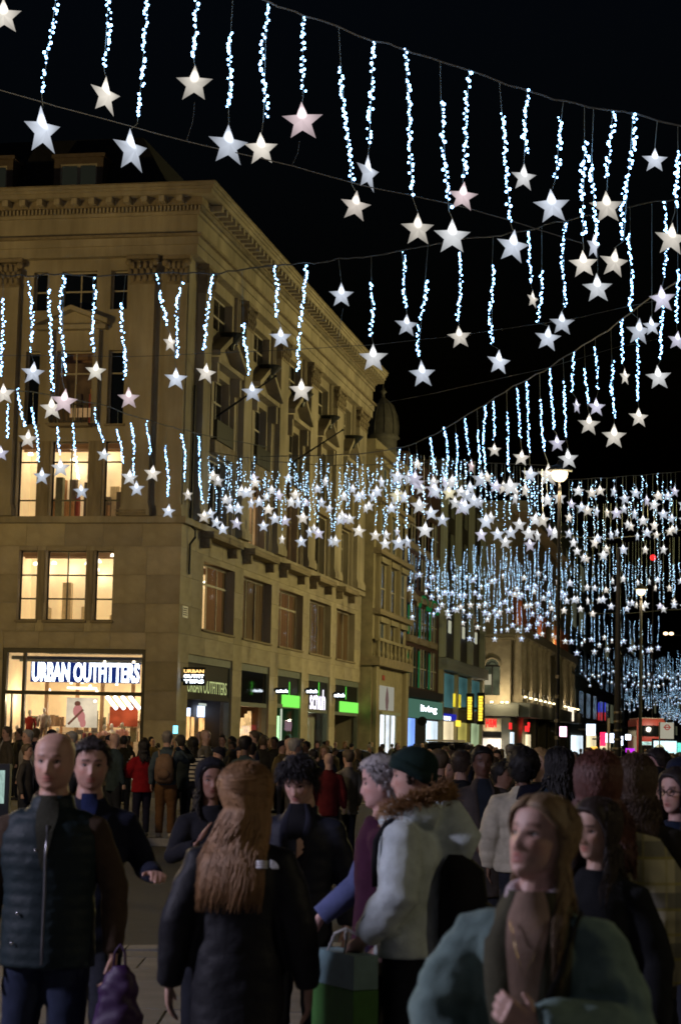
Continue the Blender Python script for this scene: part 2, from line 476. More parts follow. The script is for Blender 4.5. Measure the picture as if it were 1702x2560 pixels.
SLATE = mat('slate', (0.02, 0.02, 0.022), rough=0.7, var=.4, scale=4)
bm = NB()
box(bm, LA, -.5, .5, LB - .3, ZCOR, ZCOR + .5)
for (x0, y0, x1, y1) in ((-1.4, 1.4, -3.2, 3.0),):
    lo = [(LA, y0, ZCOR + .5), (x0, y0, ZCOR + .5), (x0, LB - 1, ZCOR + .5), (LA, LB - 1, ZCOR + .5)]
    hi = [(LA, y1, ZCOR + 3.4), (x1, y1, ZCOR + 3.4), (x1, LB - 2.5, ZCOR + 3.4), (LA, LB - 2.5, ZCOR + 3.4)]
    for q in range(4): quad(bm, lo[q], lo[(q + 1) % 4], hi[(q + 1) % 4], hi[q])
    quad(bm, *hi)
roof = obj('roof', bm, SLATE, B1)
def dormer(px0, px1, pytop, lit):
    x0 = fa(px0, 430, 1.2)[0]; x1 = fa(px1, 430, 1.2)[0]; z0 = ZCOR + .2; z1 = fa(px0, pytop, 1.2)[1]
    bm = NB(); t = .28
    box(bm, x0, x0 + t, 1.2, 3, z0, z1); box(bm, x1 - t, x1, 1.2, 3, z0, z1)
    box(bm, x0 - .1, x1 + .1, 1.1, 3, z1, z1 + .16); box(bm, x0 + t, x1 - t, 1.2, 3, z1 - t, z1)
    d = obj('dormer', bm, mat('lead_dormer', (.12, .09, .065), rough=.7), B1)
    bm = NB(); a, b, c, e = x0 + t, x1 - t, z0, z1 - t; w = .07; m_ = (a + b) / 2
    for q in ((a, a + w, c, e), (b - w, b, c, e), (m_ - w, m_ + w, c, e)): box(bm, q[0], q[1], 1.25, 1.32, q[2], q[3])
    box(bm, a + w, m_ - w, 1.25, 1.32, e - w, e); box(bm, m_ + w, b - w, 1.25, 1.32, e - w, e)
    obj('window_frame', bm, PALEFRAME, d)
    bm = NB(); quad(bm, (a, 1.3, c), (b, 1.3, c), (b, 1.3, e), (a, 1.3, e)); obj('pane', bm, emit('dim_attic_pane', (.55, .6, .42), .018, sample=False), d)
    if lit:
        bm = NB(); box(bm, a + w, m_ - w, 1.26, 1.27, c + .5, c + 1.0); obj('lit_blind', bm, WARMWALL, d)
dormer(136, 258, 396, False); dormer(-80, 33, 402, True)

# pilasters with leafy capitals
def pilaster(side, u0, u1, d=.36, z0=None, z1=None):
    z0 = ZLEDGE + .163; z1 = ZARCH - .003
    ch = 1.25
    bm = NB()
    sbox(bm, side, u0 - .1, u1 + .1, z0, z0 + .35, .003, d + .1)
    sbox(bm, side, u0 - .05, u1 + .05, z0 + .353, z0 + .5, .003, d + .05)
    sbox(bm, side, u0, u1, z0 + .503, z1 - ch, .003, d)
    p = obj('pilaster', bm, STONE, B1)
    bm = NB()
    sbox(bm, side, u0 - .03, u1 + .03, z1 - ch + .003, z1 - ch + .08, .003, d + .03)
    sbox(bm, side, u0 + .03, u1 - .03, z1 - ch + .083, z1 - .2, .003, d - .02)
    sbox(bm, side, u0 - .16, u1 + .16, z1 - .16, z1, .003, d + .16)
    n = 4
    for row in range(3):
        for i in range(n + (row % 2)):
            f = (i + .5 - .5 * (row % 2)) / n
            uu = u0 + (u1 - u0) * f; zz = z1 - ch + .28 + row * .27
            c = P3(side, uu, zz, d + .02 + .035 * row)
            r = (.11, .09, .17) if side == 'A' else (.09, .11, .17)
            blob(bm, c, r, 7, 5)
    for uu in (u0 - .05, u1 + .05):
        c = P3(side, uu, z1 - .3, d + .08); blob(bm, c, (.16, .13, .15) if side == 'A' else (.13, .16, .15), 9, 6)
    obj('capital', bm, STONED, p)
pilaster('A', au(-8, 1000), au(44, 1000)); pilaster('A', au(322, 1000), au(384, 1000)); pilaster('A', au(411, 1000), -.05, .2)
for a, b in PILB: pilaster('B', a + .05, b - .05)
# moulded panels between pilaster feet on the front
for (a, b) in ((298, 372),):
    bm = NB()
    for q, (z0, z1) in enumerate(((ZLEDGE + .2, ZLEDGE + .32), (ZLEDGE + .36, ZLEDGE + .42))):
        sbox(bm, 'A', au(a, 1280), au(b, 1280), z0, z1, .003, .5)
    obj('pedestal_moulding', bm, STONED, B1)

# ---- windows
def window(side, h, setb=.3, bars=(), trans=(), lit=None, frame=DARKMETAL, w=.06, sill=True):
    """bars: fractions for uprights, trans: fractions for cross bars; lit: material of what lies behind"""
    u0, u1, z0, z1 = h
    bm = NB()
    def b(a, c, e, f): sbox(bm, side, a, c, e, f, -setb - .06, -setb)
    b(u0, u0 + w, z0, z1); b(u1 - w, u1, z0, z1); b(u0 + w, u1 - w, z0, z0 + w); b(u0 + w, u1 - w, z1 - w, z1)
    W_ = obj('window', bm, frame, B1)
    for f in bars:
        uc = u0 + (u1 - u0) * f; sblock('glazing_bar', W_, frame, side, uc - w / 2, uc + w / 2, z0 + w, z1 - w, -setb - .055, -setb - .005)
    for f in trans:
        zc = z0 + (z1 - z0) * f; sblock('transom', W_, frame, side, u0 + w, u1 - w, zc - w * .55, zc + w * .55, -setb - .058, -setb - .002)
    bm = NB(); quad(bm, P3(side, u0, z0, -setb - .03), P3(side, u1, z0, -setb - .03), P3(side, u1, z1, -setb - .03), P3(side, u0, z1, -setb - .03))
    obj('pane', bm, GLASS if lit is not None else DGLASS, W_)
    if sill:
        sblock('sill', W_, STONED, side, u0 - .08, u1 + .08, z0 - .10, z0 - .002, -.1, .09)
    return W_
CLUT = [mat('stock_%s' % n, c, rough=.8, var=.4, scale=6) for n, c in (('brown', (.22, .13, .07)), ('red', (.36, .07, .05)), ('cream', (.6, .5, .36)), ('dark', (.10, .08, .07)), ('green', (.20, .20, .12)), ('orange', (.42, .22, .10)))]
def room(x0, x1, z0, z1, y0, y1, m, nlamp=4, nclut=8, seed=0, side='A', watts=0, pale=False):
    """a lit room behind a window: glowing back and ceiling, lamps, racks of stock"""
    R = random.Random(seed)
    bm = NB()
    Q = (lambda u, d, z: (u, d, z)) if side == 'A' else (lambda u, d, z: (-d, u, z))
    quad(bm, Q(x0, y1, z0), Q(x1, y1, z0), Q(x1, y1, z1), Q(x0, y1, z1))
    quad(bm, Q(x0, y0, z0), Q(x0, y1, z0), Q(x0, y1, z1), Q(x0, y0, z1)); quad(bm, Q(x1, y0, z0), Q(x1, y1, z0), Q(x1, y1, z1), Q(x1, y0, z1))
    quad(bm, Q(x0, y0, z1), Q(x1, y0, z1), Q(x1, y1, z1), Q(x0, y1, z1))
    quad(bm, Q(x0, y0, z0), Q(x1, y0, z0), Q(x1, y1, z0), Q(x0, y1, z0))
    r = obj('room', bm, m, B1)
    for i in range(nlamp):
        u, d = R.uniform(x0 + .3, x1 - .3), R.uniform(y0 + .5, y1 - .4)
        zz = z1 - R.uniform(.25, .9)
        bm = NB(); lathe(bm, [(0, zz + .12), (.09, zz + .1), (.13, zz), (.11, zz - .02), (0, zz - .03)], 10, Q(u, d, 0))
        obj('pendant_lamp', bm, HOT, r)
    for i in range(nclut):
        u, d = R.uniform(x0 + .2, x1 - .4), R.uniform(y0 + .6, y1 - .2)
        w, h = R.uniform(.12, .5), R.uniform(.4, (z1 - z0) * .62)
        a = Q(u, d, z0 + .01); b = Q(u + w, d + .3, z0 + h)
        block('stock', r, R.choice((CLUT[2], CLUT[2], CLUT[0]) if pale else CLUT), min(a[0], b[0]), max(a[0], b[0]), min(a[1], b[1]), max(a[1], b[1]), z0 + .01, z0 + h)
    for i in range(4 if watts else 0):        # lamps washing the back wall with pools of light
        u = x0 + (x1 - x0) * (i + .5) / 4 + R.uniform(-.2, .2)
        l = lamp('wall_washer', (0, 0, 0), watts, (1, .90, .70), .06, parent=r); l.location = Q(u, y1 - .45, z1 - R.uniform(.5, 1.1))
    # ceiling beams and a shelf line
    for f in (.3, .62):
        d = y0 + (y1 - y0) * f
        a = Q(x0 + .02, d, 0); b = Q(x1 - .02, d + .14, 0)
        block('ceiling_beam', r, CLUT[0], min(a[0], b[0]), max(a[0], b[0]), min(a[1], b[1]), max(a[1], b[1]), z1 - .28, z1 - .03)
    return r
for i, h in enumerate(A1): window('A', h, bars=((.5,) if i == 1 else ()), trans=(.65, .31), lit=1)
room(A1[0][0] - .5, A1[2][1] + .4, A1[0][2] - .1, A1[0][3] + .12, .5, 3.0, WARMWALL, 8, 7, 1, watts=16, pale=True)
for i, h in enumerate(A2): window('A', h, bars=((.5,) if i == 1 else ()), trans=(.74, .25), lit=1)
room(A2[0][0] - .5, A2[2][1] + .4, A2[0][2] - .1, A2[0][3] + .12, .5, 3.0, WARMWALL, 8, 18, 2, watts=16)
for i, h in enumerate(A3):
    window('A', h, bars=((.5,) if i == 1 else ()), trans=(.7,), lit=(1 if i == 1 else None), frame=PALEFRAME)
DIMROOM = emit('dim_room', (1.0, .5, .15), 0.03, sample=False, var=.6, scale=1.5)
room(A3[1][0] - .2, A3[1][1] + .2, A3[1][2] - .1, A3[1][3] + .1, .5, 2.6, DIMROOM, 0, 6, 5)
bm = NB(); sbox(bm, 'A', A3[1][0] + .3, A3[1][1], A3[1][2] + .5, A3[1][2] + .9, -1.2, -1.15); obj('lit_blind', bm, WARMWALL2, B1)
for i, h in enumerate(A4): window('A', h, bars=((.5,) if i == 1 else ()), trans=(.5,), frame=PALEFRAME, sill=False)
# iron balcony below the third-floor window
bal = obj('balcony', (lambda b: (sbox(b, 'A', A3[1][0] - .1, A3[1][1] + .1, A3[1][2] - .16, A3[1][2] - .03, .003, .6), b)[1])(NB()), STONED, B1)
bm = NB(); u0, u1, zb = A3[1][0] - .05, A3[1][1] + .05, A3[1][2] - .03
sbox(bm, 'A', u0, u1, zb + .78, zb + .83, .52, .57); sbox(bm, 'A', u0, u1, zb + .05, zb + .09, .52, .57)
obj('handrail', bm, IRON, bal)
n = 9
for i in range(n): 
    uu = u0 + (u1 - u0) * i / (n - 1); sblock('baluster', bal, IRON, 'A', uu - .018, uu + .018, zb + .093, zb + .777, .525, .56)
# surrounds: jambs, hood and pediment round the third-floor window on the front
def prism(bm, side, pts, d0, d1):
    lo = [bm.verts.new(P3(side, u, z, d0)) for u, z in pts]; hi = [bm.verts.new(P3(side, u, z, d1)) for u, z in pts]
    n = len(pts); bm.faces.new(hi); bm.faces.new(lo[::-1])
    for q in range(n): bm.faces.new((lo[q], lo[(q + 1) % n], hi[(q + 1) % n], hi[q]))
bm = NB()
pu0, pu1 = au(100, 800), au(272, 800); zp = az(826); za = az(778); um = (pu0 + pu1) / 2
sbox(bm, 'A', pu0, pu1, zp, zp + .2, .003, .42)
prism(bm, 'A', [(pu0 - .1, zp + .203), (um, za), (um, za + .2), (pu0 - .1, zp + .42)], .003, .5)
prism(bm, 'A', [(um, za), (pu1 + .1, zp + .203), (pu1 + .1, zp + .42), (um, za + .2)], .003, .5)
for a in (125, 240): sbox(bm, 'A', au(a, 860), au(a, 860) + .22, A3[1][2], zp - .003, .003, .28)
obj('pediment', bm, STONE, B1)
# stone mullions of the three-light windows stand a little proud
for trio in (A1, A2):
    for i in (0, 1):
        sblock('mullion', B1, STONED, 'A', trio[i][1] + .05, trio[i + 1][0] - .05, trio[0][2], trio[0][3], .006, .05)

# ---- the street side
BLIND = mat('brown_blind', (.13, .075, .035), rough=.8, var=.25, scale=3, stretch=(8, 8, .3))
BLINDL = emit('backlit_blind', (1.0, .48, .16), .10, sample=False, var=.3, scale=3)
for i, h in enumerate(B1W):
    lit = i in (0, 1, 2)
    w_ = window('B', h, setb=.38, bars=(.36, .68), trans=((.7,) if i in (0, 2) else ()), lit=1, frame=PALEFRAME, w=.09, sill=True)
    u0, u1, z0, z1 = h; uw = u1 - u0
    cutf = (.36, .22, .30, 0, 0)[i]
    n = 7
    for k in range(n):
        f0 = cutf + (1 - cutf) * k / n; f1 = cutf + (1 - cutf) * min(n, k + 1.2) / n
        sblock('blind_strip', w_, (BLINDL if i in (0, 2) and k < 6 else BLIND), 'B', u0 + uw * f0, u0 + uw * f1, z0 + .03, z1 - .03, -.462 - .02 * (k % 2), -.446 - .02 * (k % 2))
    if lit: room(u0 + .02, u1 - .02, z0 - .05, z1 + .05, .52, 2.2, WARMWALL, 2, 0, 20 + i, 'B', watts=6)
for hs, tr in ((B2W, (.7,)), (B3W, (.66,)), (B4W, (.5,))):
    for i, h in enumerate(hs):
        lit = hs is B2W and i in (1, 2)
        window('B', h, setb=.34, bars=(.33, .66), trans=tr, frame=PALEFRAME, lit=(1 if lit else None), w=.08, sill=hs is not B4W)
        if lit: room(h[0], h[1], h[2] - .05, h[3] + .05, .6, 2.2, WARMWALL2, 1, 3, 40 + i, 'B')
URN = mat('dark_bowl', (.012, .014, .012), rough=.4)
for i, (a, b) in enumerate(BAYS):
    m_ = (a + b) / 2; w_ = (b - a)
    zq = az(856); za = az(800)
    bm = NB()
    sbox(bm, 'B', a + w_ * .12, b - w_ * .12, zq - .25, zq - .03, .003, .5)
    prism(bm, 'B', [(a + w_ * .08, zq), (m_ - .45, za), (m_ - .45, za + .28), (a + w_ * .08, zq + .25)], .003, .62)
    prism(bm, 'B', [(m_ + .45, za), (b - w_ * .08, zq), (b - w_ * .08, zq + .25), (m_ + .45, za + .28)], .003, .62)
    for s in (-1, 1):
        uc = m_ + s * w_ * .34
        prism(bm, 'B', [(uc - .16, zq - 1.1), (uc + .16, zq - 1.1), (uc + .16, zq - .253), (uc - .16, zq - .253)], .003, .42)
        sbox(bm, 'B', uc - .2, uc + .2, az(1062), zq - 1.103, .003, .2)
    pd = obj('pediment', bm, STONE, B1)
    bm = NB(); c = P3('B', m_, za + .05, .45)
    lathe(bm, [(0, -.35), (.12, -.3), (.18, -.05), (.5, .25), (.62, .38), (.6, .42), (0, .40)], 14, c)
    obj('bowl', bm, URN, pd)
    # balustraded apron and dark grille under the tall window
    bm = NB(); sbox(bm, 'B', a + w_ * .2, b - w_ * .2, az(1100), az(1066), .003, .3); obj('apron', bm, STONED, pd)
    if i in (0, 1, 2):
        bm = NB(); sbox(bm, 'B', a + w_ * .26, a + w_ * .74, az(1062), az(1010), -.2, .28); obj('window_grille', bm, URN, pd)
    # inner jambs give the narrow upright shadow lines of the bay
    for f in (.06, .13, .87, .94):
        sblock('jamb', B1, STONE, 'B', a + w_ * f - .05, a + w_ * f + .05, ZLEDGE + .17, ZARCH - .01, .003, .16)
# broken ledge: brackets and shallow balconies above the first floor windows
for i, (a, b) in enumerate(BAYS):
    sblock('ledge_slab', B1, STONED, 'B', a + .3, b - .3, ZLEDGE - .42, ZLEDGE - .125, .003, .62)
    for u in (a + .45, b - .75): sblock('ledge_bracket', B1, STONED, 'B', u, u + .3, ZLEDGE - .85, ZLEDGE - .423, .003, .4)
# flagpoles
for (p0, p1) in (((543, 1040), (690, 940)), ((725, 1160), (856, 1075))):
    y0, z0 = fb(p0[0], p0[1], .1)
    q = Vector((.1, y0, z0))
    t = wl(0, 0)
    d = ray(*p1); k = ((wl(3.2, 0) - CAM).dot(UX)) / d.dot(UX); w3 = CAM + d * k - CORN
    e = Vector((w3.dot(UX), w3.dot(UY), w3.z))
    bm = NB(); tube(bm, [q, q.lerp(e, .5), e], [.055, .045, .035], 8); blob(bm, e, .07, 8, 6)
    obj('flagpole', bm, IRON, B1)
# downpipe and conduit at the corner, name plate
bm = NB()
u = bu(476, 1200)
tube(bm, [(.09, u, ZLEDGE + 6), (.09, u, ZLEDGE - .1), (.30, u, ZLEDGE - .3), (.30, u, ZLEDGE - .6), (.08, u, ZLEDGE - .9), (.08, u, ZLEDGE - 2.2)], .055, 8)
obj('downpipe', bm, IRON, B1)
y0, z0 = fb(455, 1543); y1, z1 = fb(469, 1517)
bm = NB(); box(bm, .006, .03, y0, y1, z0, z1)
pl = obj('name_plate', bm, mat('white_enamel', (.6, .6, .56), rough=.4, var=.1), B1)
bm = NB()
for k in range(4): box(bm, .031, .033, y0 + .06, y1 - .1 - .04 * (k % 2), z1 - .12 - k * .09, z1 - .08 - k * .09)
obj('plate_lettering', bm, BLACK, pl)
# ------------------------------------------------------------------ clothes shop on the front
FR = DARKMETAL
h = ASHOP[0]; u0, u1, z0, z1 = h[0], h[1], ZB, h[3]
ztr = fa(200, 1733, -.1)[1]
sf = obj('shopfront', (lambda b: (
    sbox(b, 'A', u0, u0 + .16, z0, z1, -.3, -.06), sbox(b, 'A', u1 - .16, u1, z0, z1, -.3, -.06), sbox(b, 'A', u0 + .16, u1 - .16, z1 - .2, z1, -.3, -.06), b)[-1])(NB()), FR, B1)
sblock('transom', sf, FR, 'A', u0 + .16, u1 - .16, ztr - .08, ztr + .08, -.28, -.08)
ud = au(56, 1760)
sblock('mullion', sf, FR, 'A', ud - .06, ud + .06, z0, z1 - .2, -.27, -.07)
sblock('door_post', sf, FR, 'A', au(27, 1760) - .03, au(27, 1760) + .03, z0, ztr - .083, -.25, -.10)
bm = NB(); quad(bm, P3('A', u0 + .16, z0, -.2), P3('A', u1 - .16, z0, -.2), P3('A', u1 - .16, z1 - .2, -.2), P3('A', u0 + .16, z1 - .2, -.2)); obj('pane', bm, GLASS, sf)
sblock('stall_riser', sf, mat('pale_plinth', (.42, .36, .24), rough=.6), 'A', ud + .07, u1 - .17, z0, z0 + .42, -.26, -.10)
# blue halo put into a glowing panel behind the white letters
SIGNBLUE = emit('sign_halo_blue', (.06, .16, 1.0), .17)
xa, za = fa(67, 1702, -.34); xb, zb_ = fa(338, 1657, -.34)
sg = obj('shop_sign', (lambda b: (sbox(b, 'A', xa - .08, xb + .02, za - .02, zb_ + .01, -.40, -.36), b)[1])(NB()), SIGNBLUE, B1)
put_text('sign_lettering', 'URBAN OUTFITTERS', sg, WHITESIGN, P3('A', xa, za, -.355), (1, 0, 0), (0, 0, 1), xb - xa, zb_ - za, .05, .024)
# interior
CREAMW = mat('shop_wall_glow', (.8, .62, .38), rough=.8, var=.3, scale=.8)
CREAMW.node_tree.nodes['Principled BSDF'].inputs['Emission Color'].default_value = (1.0, .70, .36, 1)
CREAMW.node_tree.nodes['Principled BSDF'].inputs['Emission Strength'].default_value = .30
CEILM = mat('shop_ceiling', (.10, .10, .085), rough=.8)
WOODF = mat('shop_floor', (.30, .20, .12), rough=.5)
bm = NB(); yb = 6.0
quad(bm, (u0, yb, z0), (u1, yb, z0), (u1, yb, z1), (u0, yb, z1))
quad(bm, (u0, .5, z0), (u0, yb, z0), (u0, yb, z1), (u0, .5, z1)); quad(bm, (u1, .5, z0), (u1, yb, z0), (u1, yb, z1), (u1, .5, z1))
quad(bm, (u0, .5, z0 + .02), (u1, .5, z0 + .02), (u1, yb, z0 + .02), (u0, yb, z0 + .02), 1)
quad(bm, (u0, .5, z1), (u1, .5, z1), (u1, yb, z1), (u0, yb, z1), 2)
shop = obj('shop_interior', bm, [CREAMW, WOODF, CEILM], B1)
R = random.Random(5)
for i in range(16):
    u = u0 + .5 + (u1 - u0 - 1) * ((i * .618) % 1); y = R.uniform(.9, 5); zz = z1 - R.uniform(.25, 1.45)
    bm = NB(); lathe(bm, [(0, .08), (.05, .08), (.075, -.04), (0, -.05)], 8, (u, y, zz)); obj('spot_lamp', bm, HOT, shop)
for i in range(5):
    y = .9 + i; block('ceiling_duct', shop, mat('grey_duct', (.22, .24, .2), rough=.5), u0 + .05, u1 - .05, y, y + .14, z1 - .45 - .05 * (i % 2), z1 - .3)
for i in range(90):
    R = random.Random(100 + i); u = u0 + .3 + (u1 - u0 - .9) * ((i * .381) % 1); y = R.uniform(2.6, 5.9); zz = z0 + R.choice((.1, .9, 1.5, 2.1)); w_ = R.uniform(.08, .30); hh_ = R.uniform(.35, .8)
    block('stock', shop, R.choice(CLUT), u, u + w_, y, y + .15, zz, zz + hh_)
for i in range(5):
    u = u0 + .8 + i * (u1 - u0 - 1.2) / 4; block('timber_post', shop, mat('oak_post', (.22, .12, .05), rough=.6), u, u + .14, 3.2 + .4 * (i % 2), 3.34 + .4 * (i % 2), z0, z1 - 1.2)
for i in range(4):
    u = u0 + .7 + i * 1.1; block('shelf', shop, mat('oak_post', (0, 0, 0)), u, u + .9, 5.4, 5.8, z0 + 2.1 + .3 * (i % 2), z0 + 2.15 + .3 * (i % 2))
R = random.Random(8)
for i in range(14):
    u = R.uniform(u0 + .5, u1 - .5); y = R.uniform(1.2, 5.2); zz = R.uniform(ztr - .4, z1 - .7)
    bm = NB(); blob(bm, (u, y, zz), (.07, .07, .06), 8, 6); obj('bulb', bm, HOT, shop)
block('bright_soffit', shop, emit('soffit_light', (1, .9, .7), 2.2), au(120, 1715), au(185, 1715), 2.5, 3.2, fa(150, 1722, 2.5)[1], fa(150, 1716, 2.5)[1])
for k in range(6):
    lamp('shop_light', (0, 0, 0), 75, (1, .80, .52), .1, parent=shop).location = (u0 + .6 + (u1 - u0 - 1.2) * k / 5, (1.6, 4.9, 3.0)[k % 3], ztr - (.25, .5, .35)[k % 3])
# white light tubes on the right
for i in range(4):
    xq = 268 + i * 19
    a = fa(xq, 1741, 1.6); b = fa(xq + 26, 1772, 1.6)
    bm = NB(); tube(bm, [(a[0], 1.6, a[1]), (b[0], 1.5, b[1])], .075, 8); obj('light_tube', bm, WHITESIGN, shop)
ux, uz = fa(268, 1815, 2.2); vx, vz = fa(345, 1768, 2.2)
block('orange_banner', shop, emit('orange_print', (1, .17, .06), .38, var=.7, scale=1.2), ux + .1, vx, 2.2, 2.25, uz, vz)
# poster of a figure in pink
def poster():
    p = empty('shop_poster', wl(0, 0), ANG, 'pale poster of a figure in pink on the back wall of the clothes shop', 'poster')
    a, b = fa(165, 1818, 1.9), fa(245, 1745, 1.9)
    block('poster_board', p, emit('poster_paper', (1, .84, .60), .72, var=.35, scale=1.2), a[0], b[0], 1.9, 1.94, a[1], b[1])
    w, hh = b[0] - a[0], b[1] - a[1]
    PK = emit('poster_pink', (.85, .33, .30), .62); BR = emit('poster_brown', (.32, .13, .08), .5)
    bm = NB(); 
    def el(cx, cz, rx, rz, mi): blob(bm, (a[0] + w * cx, 1.885, a[1] + hh * cz), (w * rx, .012, hh * rz), 10, 8, mi=mi)
    el(.36, .80, .10, .09, 1); el(.38, .55, .16, .22, 0); el(.50, .35, .12, .20, 0); el(.55, .15, .10, .15, 0)
    tube(bm, [(a[0] + w * .08, 1.88, a[1] + hh * .1), (a[0] + w * .55, 1.88, a[1] + hh * .6)], .05, 6, mi=1)
    obj('poster_figure', bm, [PK, BR], p)
poster()
def mannequin(px, pyhead, depth, col, kind, label, leg=(.2, .15, .12)):
    x, zt_ = fa(px, pyhead, depth); z0_ = zt_ - 1.75
    m = empty('mannequin', wl(x, depth, z0_), ANG, label, 'mannequin', 'shop mannequins')
    c = mat('dummy_%s' % kind, col, rough=.8, var=.3, scale=8)
    bm = NB(); blob(bm, (0, 0, 1.62), (.08, .095, .12), 10, 8); tube(bm, [(0, 0, 1.52), (0, 0, 1.42)], .05, 8); obj('head', bm, mat('dummy_white', (.75, .70, .6), rough=.4), m)
    bm = NB(); tube(bm, [(0, 0, .85), (0, 0, 1.05), (0, 0, 1.3), (0, 0, 1.46)], [(.19, .13), (.16, .11), (.21, .13), (.09, .07)], 12, flat=True)
    for s in (-1, 1): tube(bm, [(s * .19, 0, 1.40), (s * .26, .02, 1.15), (s * .25, -.06, .9)], [.07, .06, .05], 8)
    obj('jacket', bm, c, m, smooth=True)
    bm = NB()
    for s in (-1, 1): tube(bm, [(s * .09, 0, .9), (s * .1, 0, .45), (s * .1, 0, .05)], [.09, .065, .05], 8)
    obj('trousers', bm, mat('dummy_legs', (.25, .2, .17), rough=.8), m)
for a in ((76, 1774, 1.0, (.42, .03, .02), 'red', 'mannequin in a red jacket near the left window post of the clothes shop'),
          (112, 1768, 1.6, (.35, .31, .28), 'grey', 'mannequin in a grey jacket right of the red-jacketed one in the clothes shop'),
          (44, 1812, 1.3, (.75, .62, .55), 'pale', 'mannequin in a pale top behind the glass door of the clothes shop'),
          (145, 1818, 2.4, (.5, .45, .3), 'olive', 'mannequin in an olive top below the left edge of the shop poster'),
          (262, 1810, 1.2, (.7, .4, .36), 'rose', 'mannequin in a rose top right of the shop poster'),
          (280, 1808, 1.7, (.85, .75, .55), 'ivory', 'mannequin in an ivory coat under the orange banner'),
          (306, 1805, 1.0, (.85, .42, .4), 'pink', 'mannequin in a pink hooded top near the right window frame')):
    mannequin(*a)
def rail(px0, px1, py, depth, cols, label, seed):
    a = fa(px0, py, depth); b = fa(px1, py, depth); R = random.Random(seed)
    r = empty('clothes_rail', wl(a[0], depth, a[1]), ANG, label, 'clothes rail', 'clothes rails in the shop')
    L = b[0] - a[0]
    bm = NB(); tube(bm, [(0, 0, -1.5), (0, 0, .05), (L, 0, .05), (L, 0, -1.5)], .02, 6); obj('rail_frame', bm, IRON, r)
    n = int(L / .085)
    for i in range(n):
        c = R.choice(cols); x = .05 + i * .085
        block('garment', r, mat('rail_cloth_oi', (1, 1, 1), rough=.85, oi=True, var=.3, scale=7), x, x + .06, -.2, .2, -R.uniform(.8, 1.1), 0, tuple(v * R.uniform(.7, 1.1) for v in c))
PINKS = [(.7, .25, .25), (.75, .45, .4), (.3, .1, .12), (.6, .5, .4), (.35, .3, .32)]
rail(150, 205, 1835, 2.0, PINKS, 'clothes rail of pink and grey garments below the shop poster', 1)
rail(208, 250, 1832, 1.6, PINKS + [(.8, .75, .7)], 'clothes rail of mixed pale garments right of the pink rail', 2)
rail(60, 100, 1848, 1.5, [(.55, .2, .2), (.7, .4, .4), (.6, .5, .4)], 'clothes rail of dusky pink garments at the left of the shop window', 3)

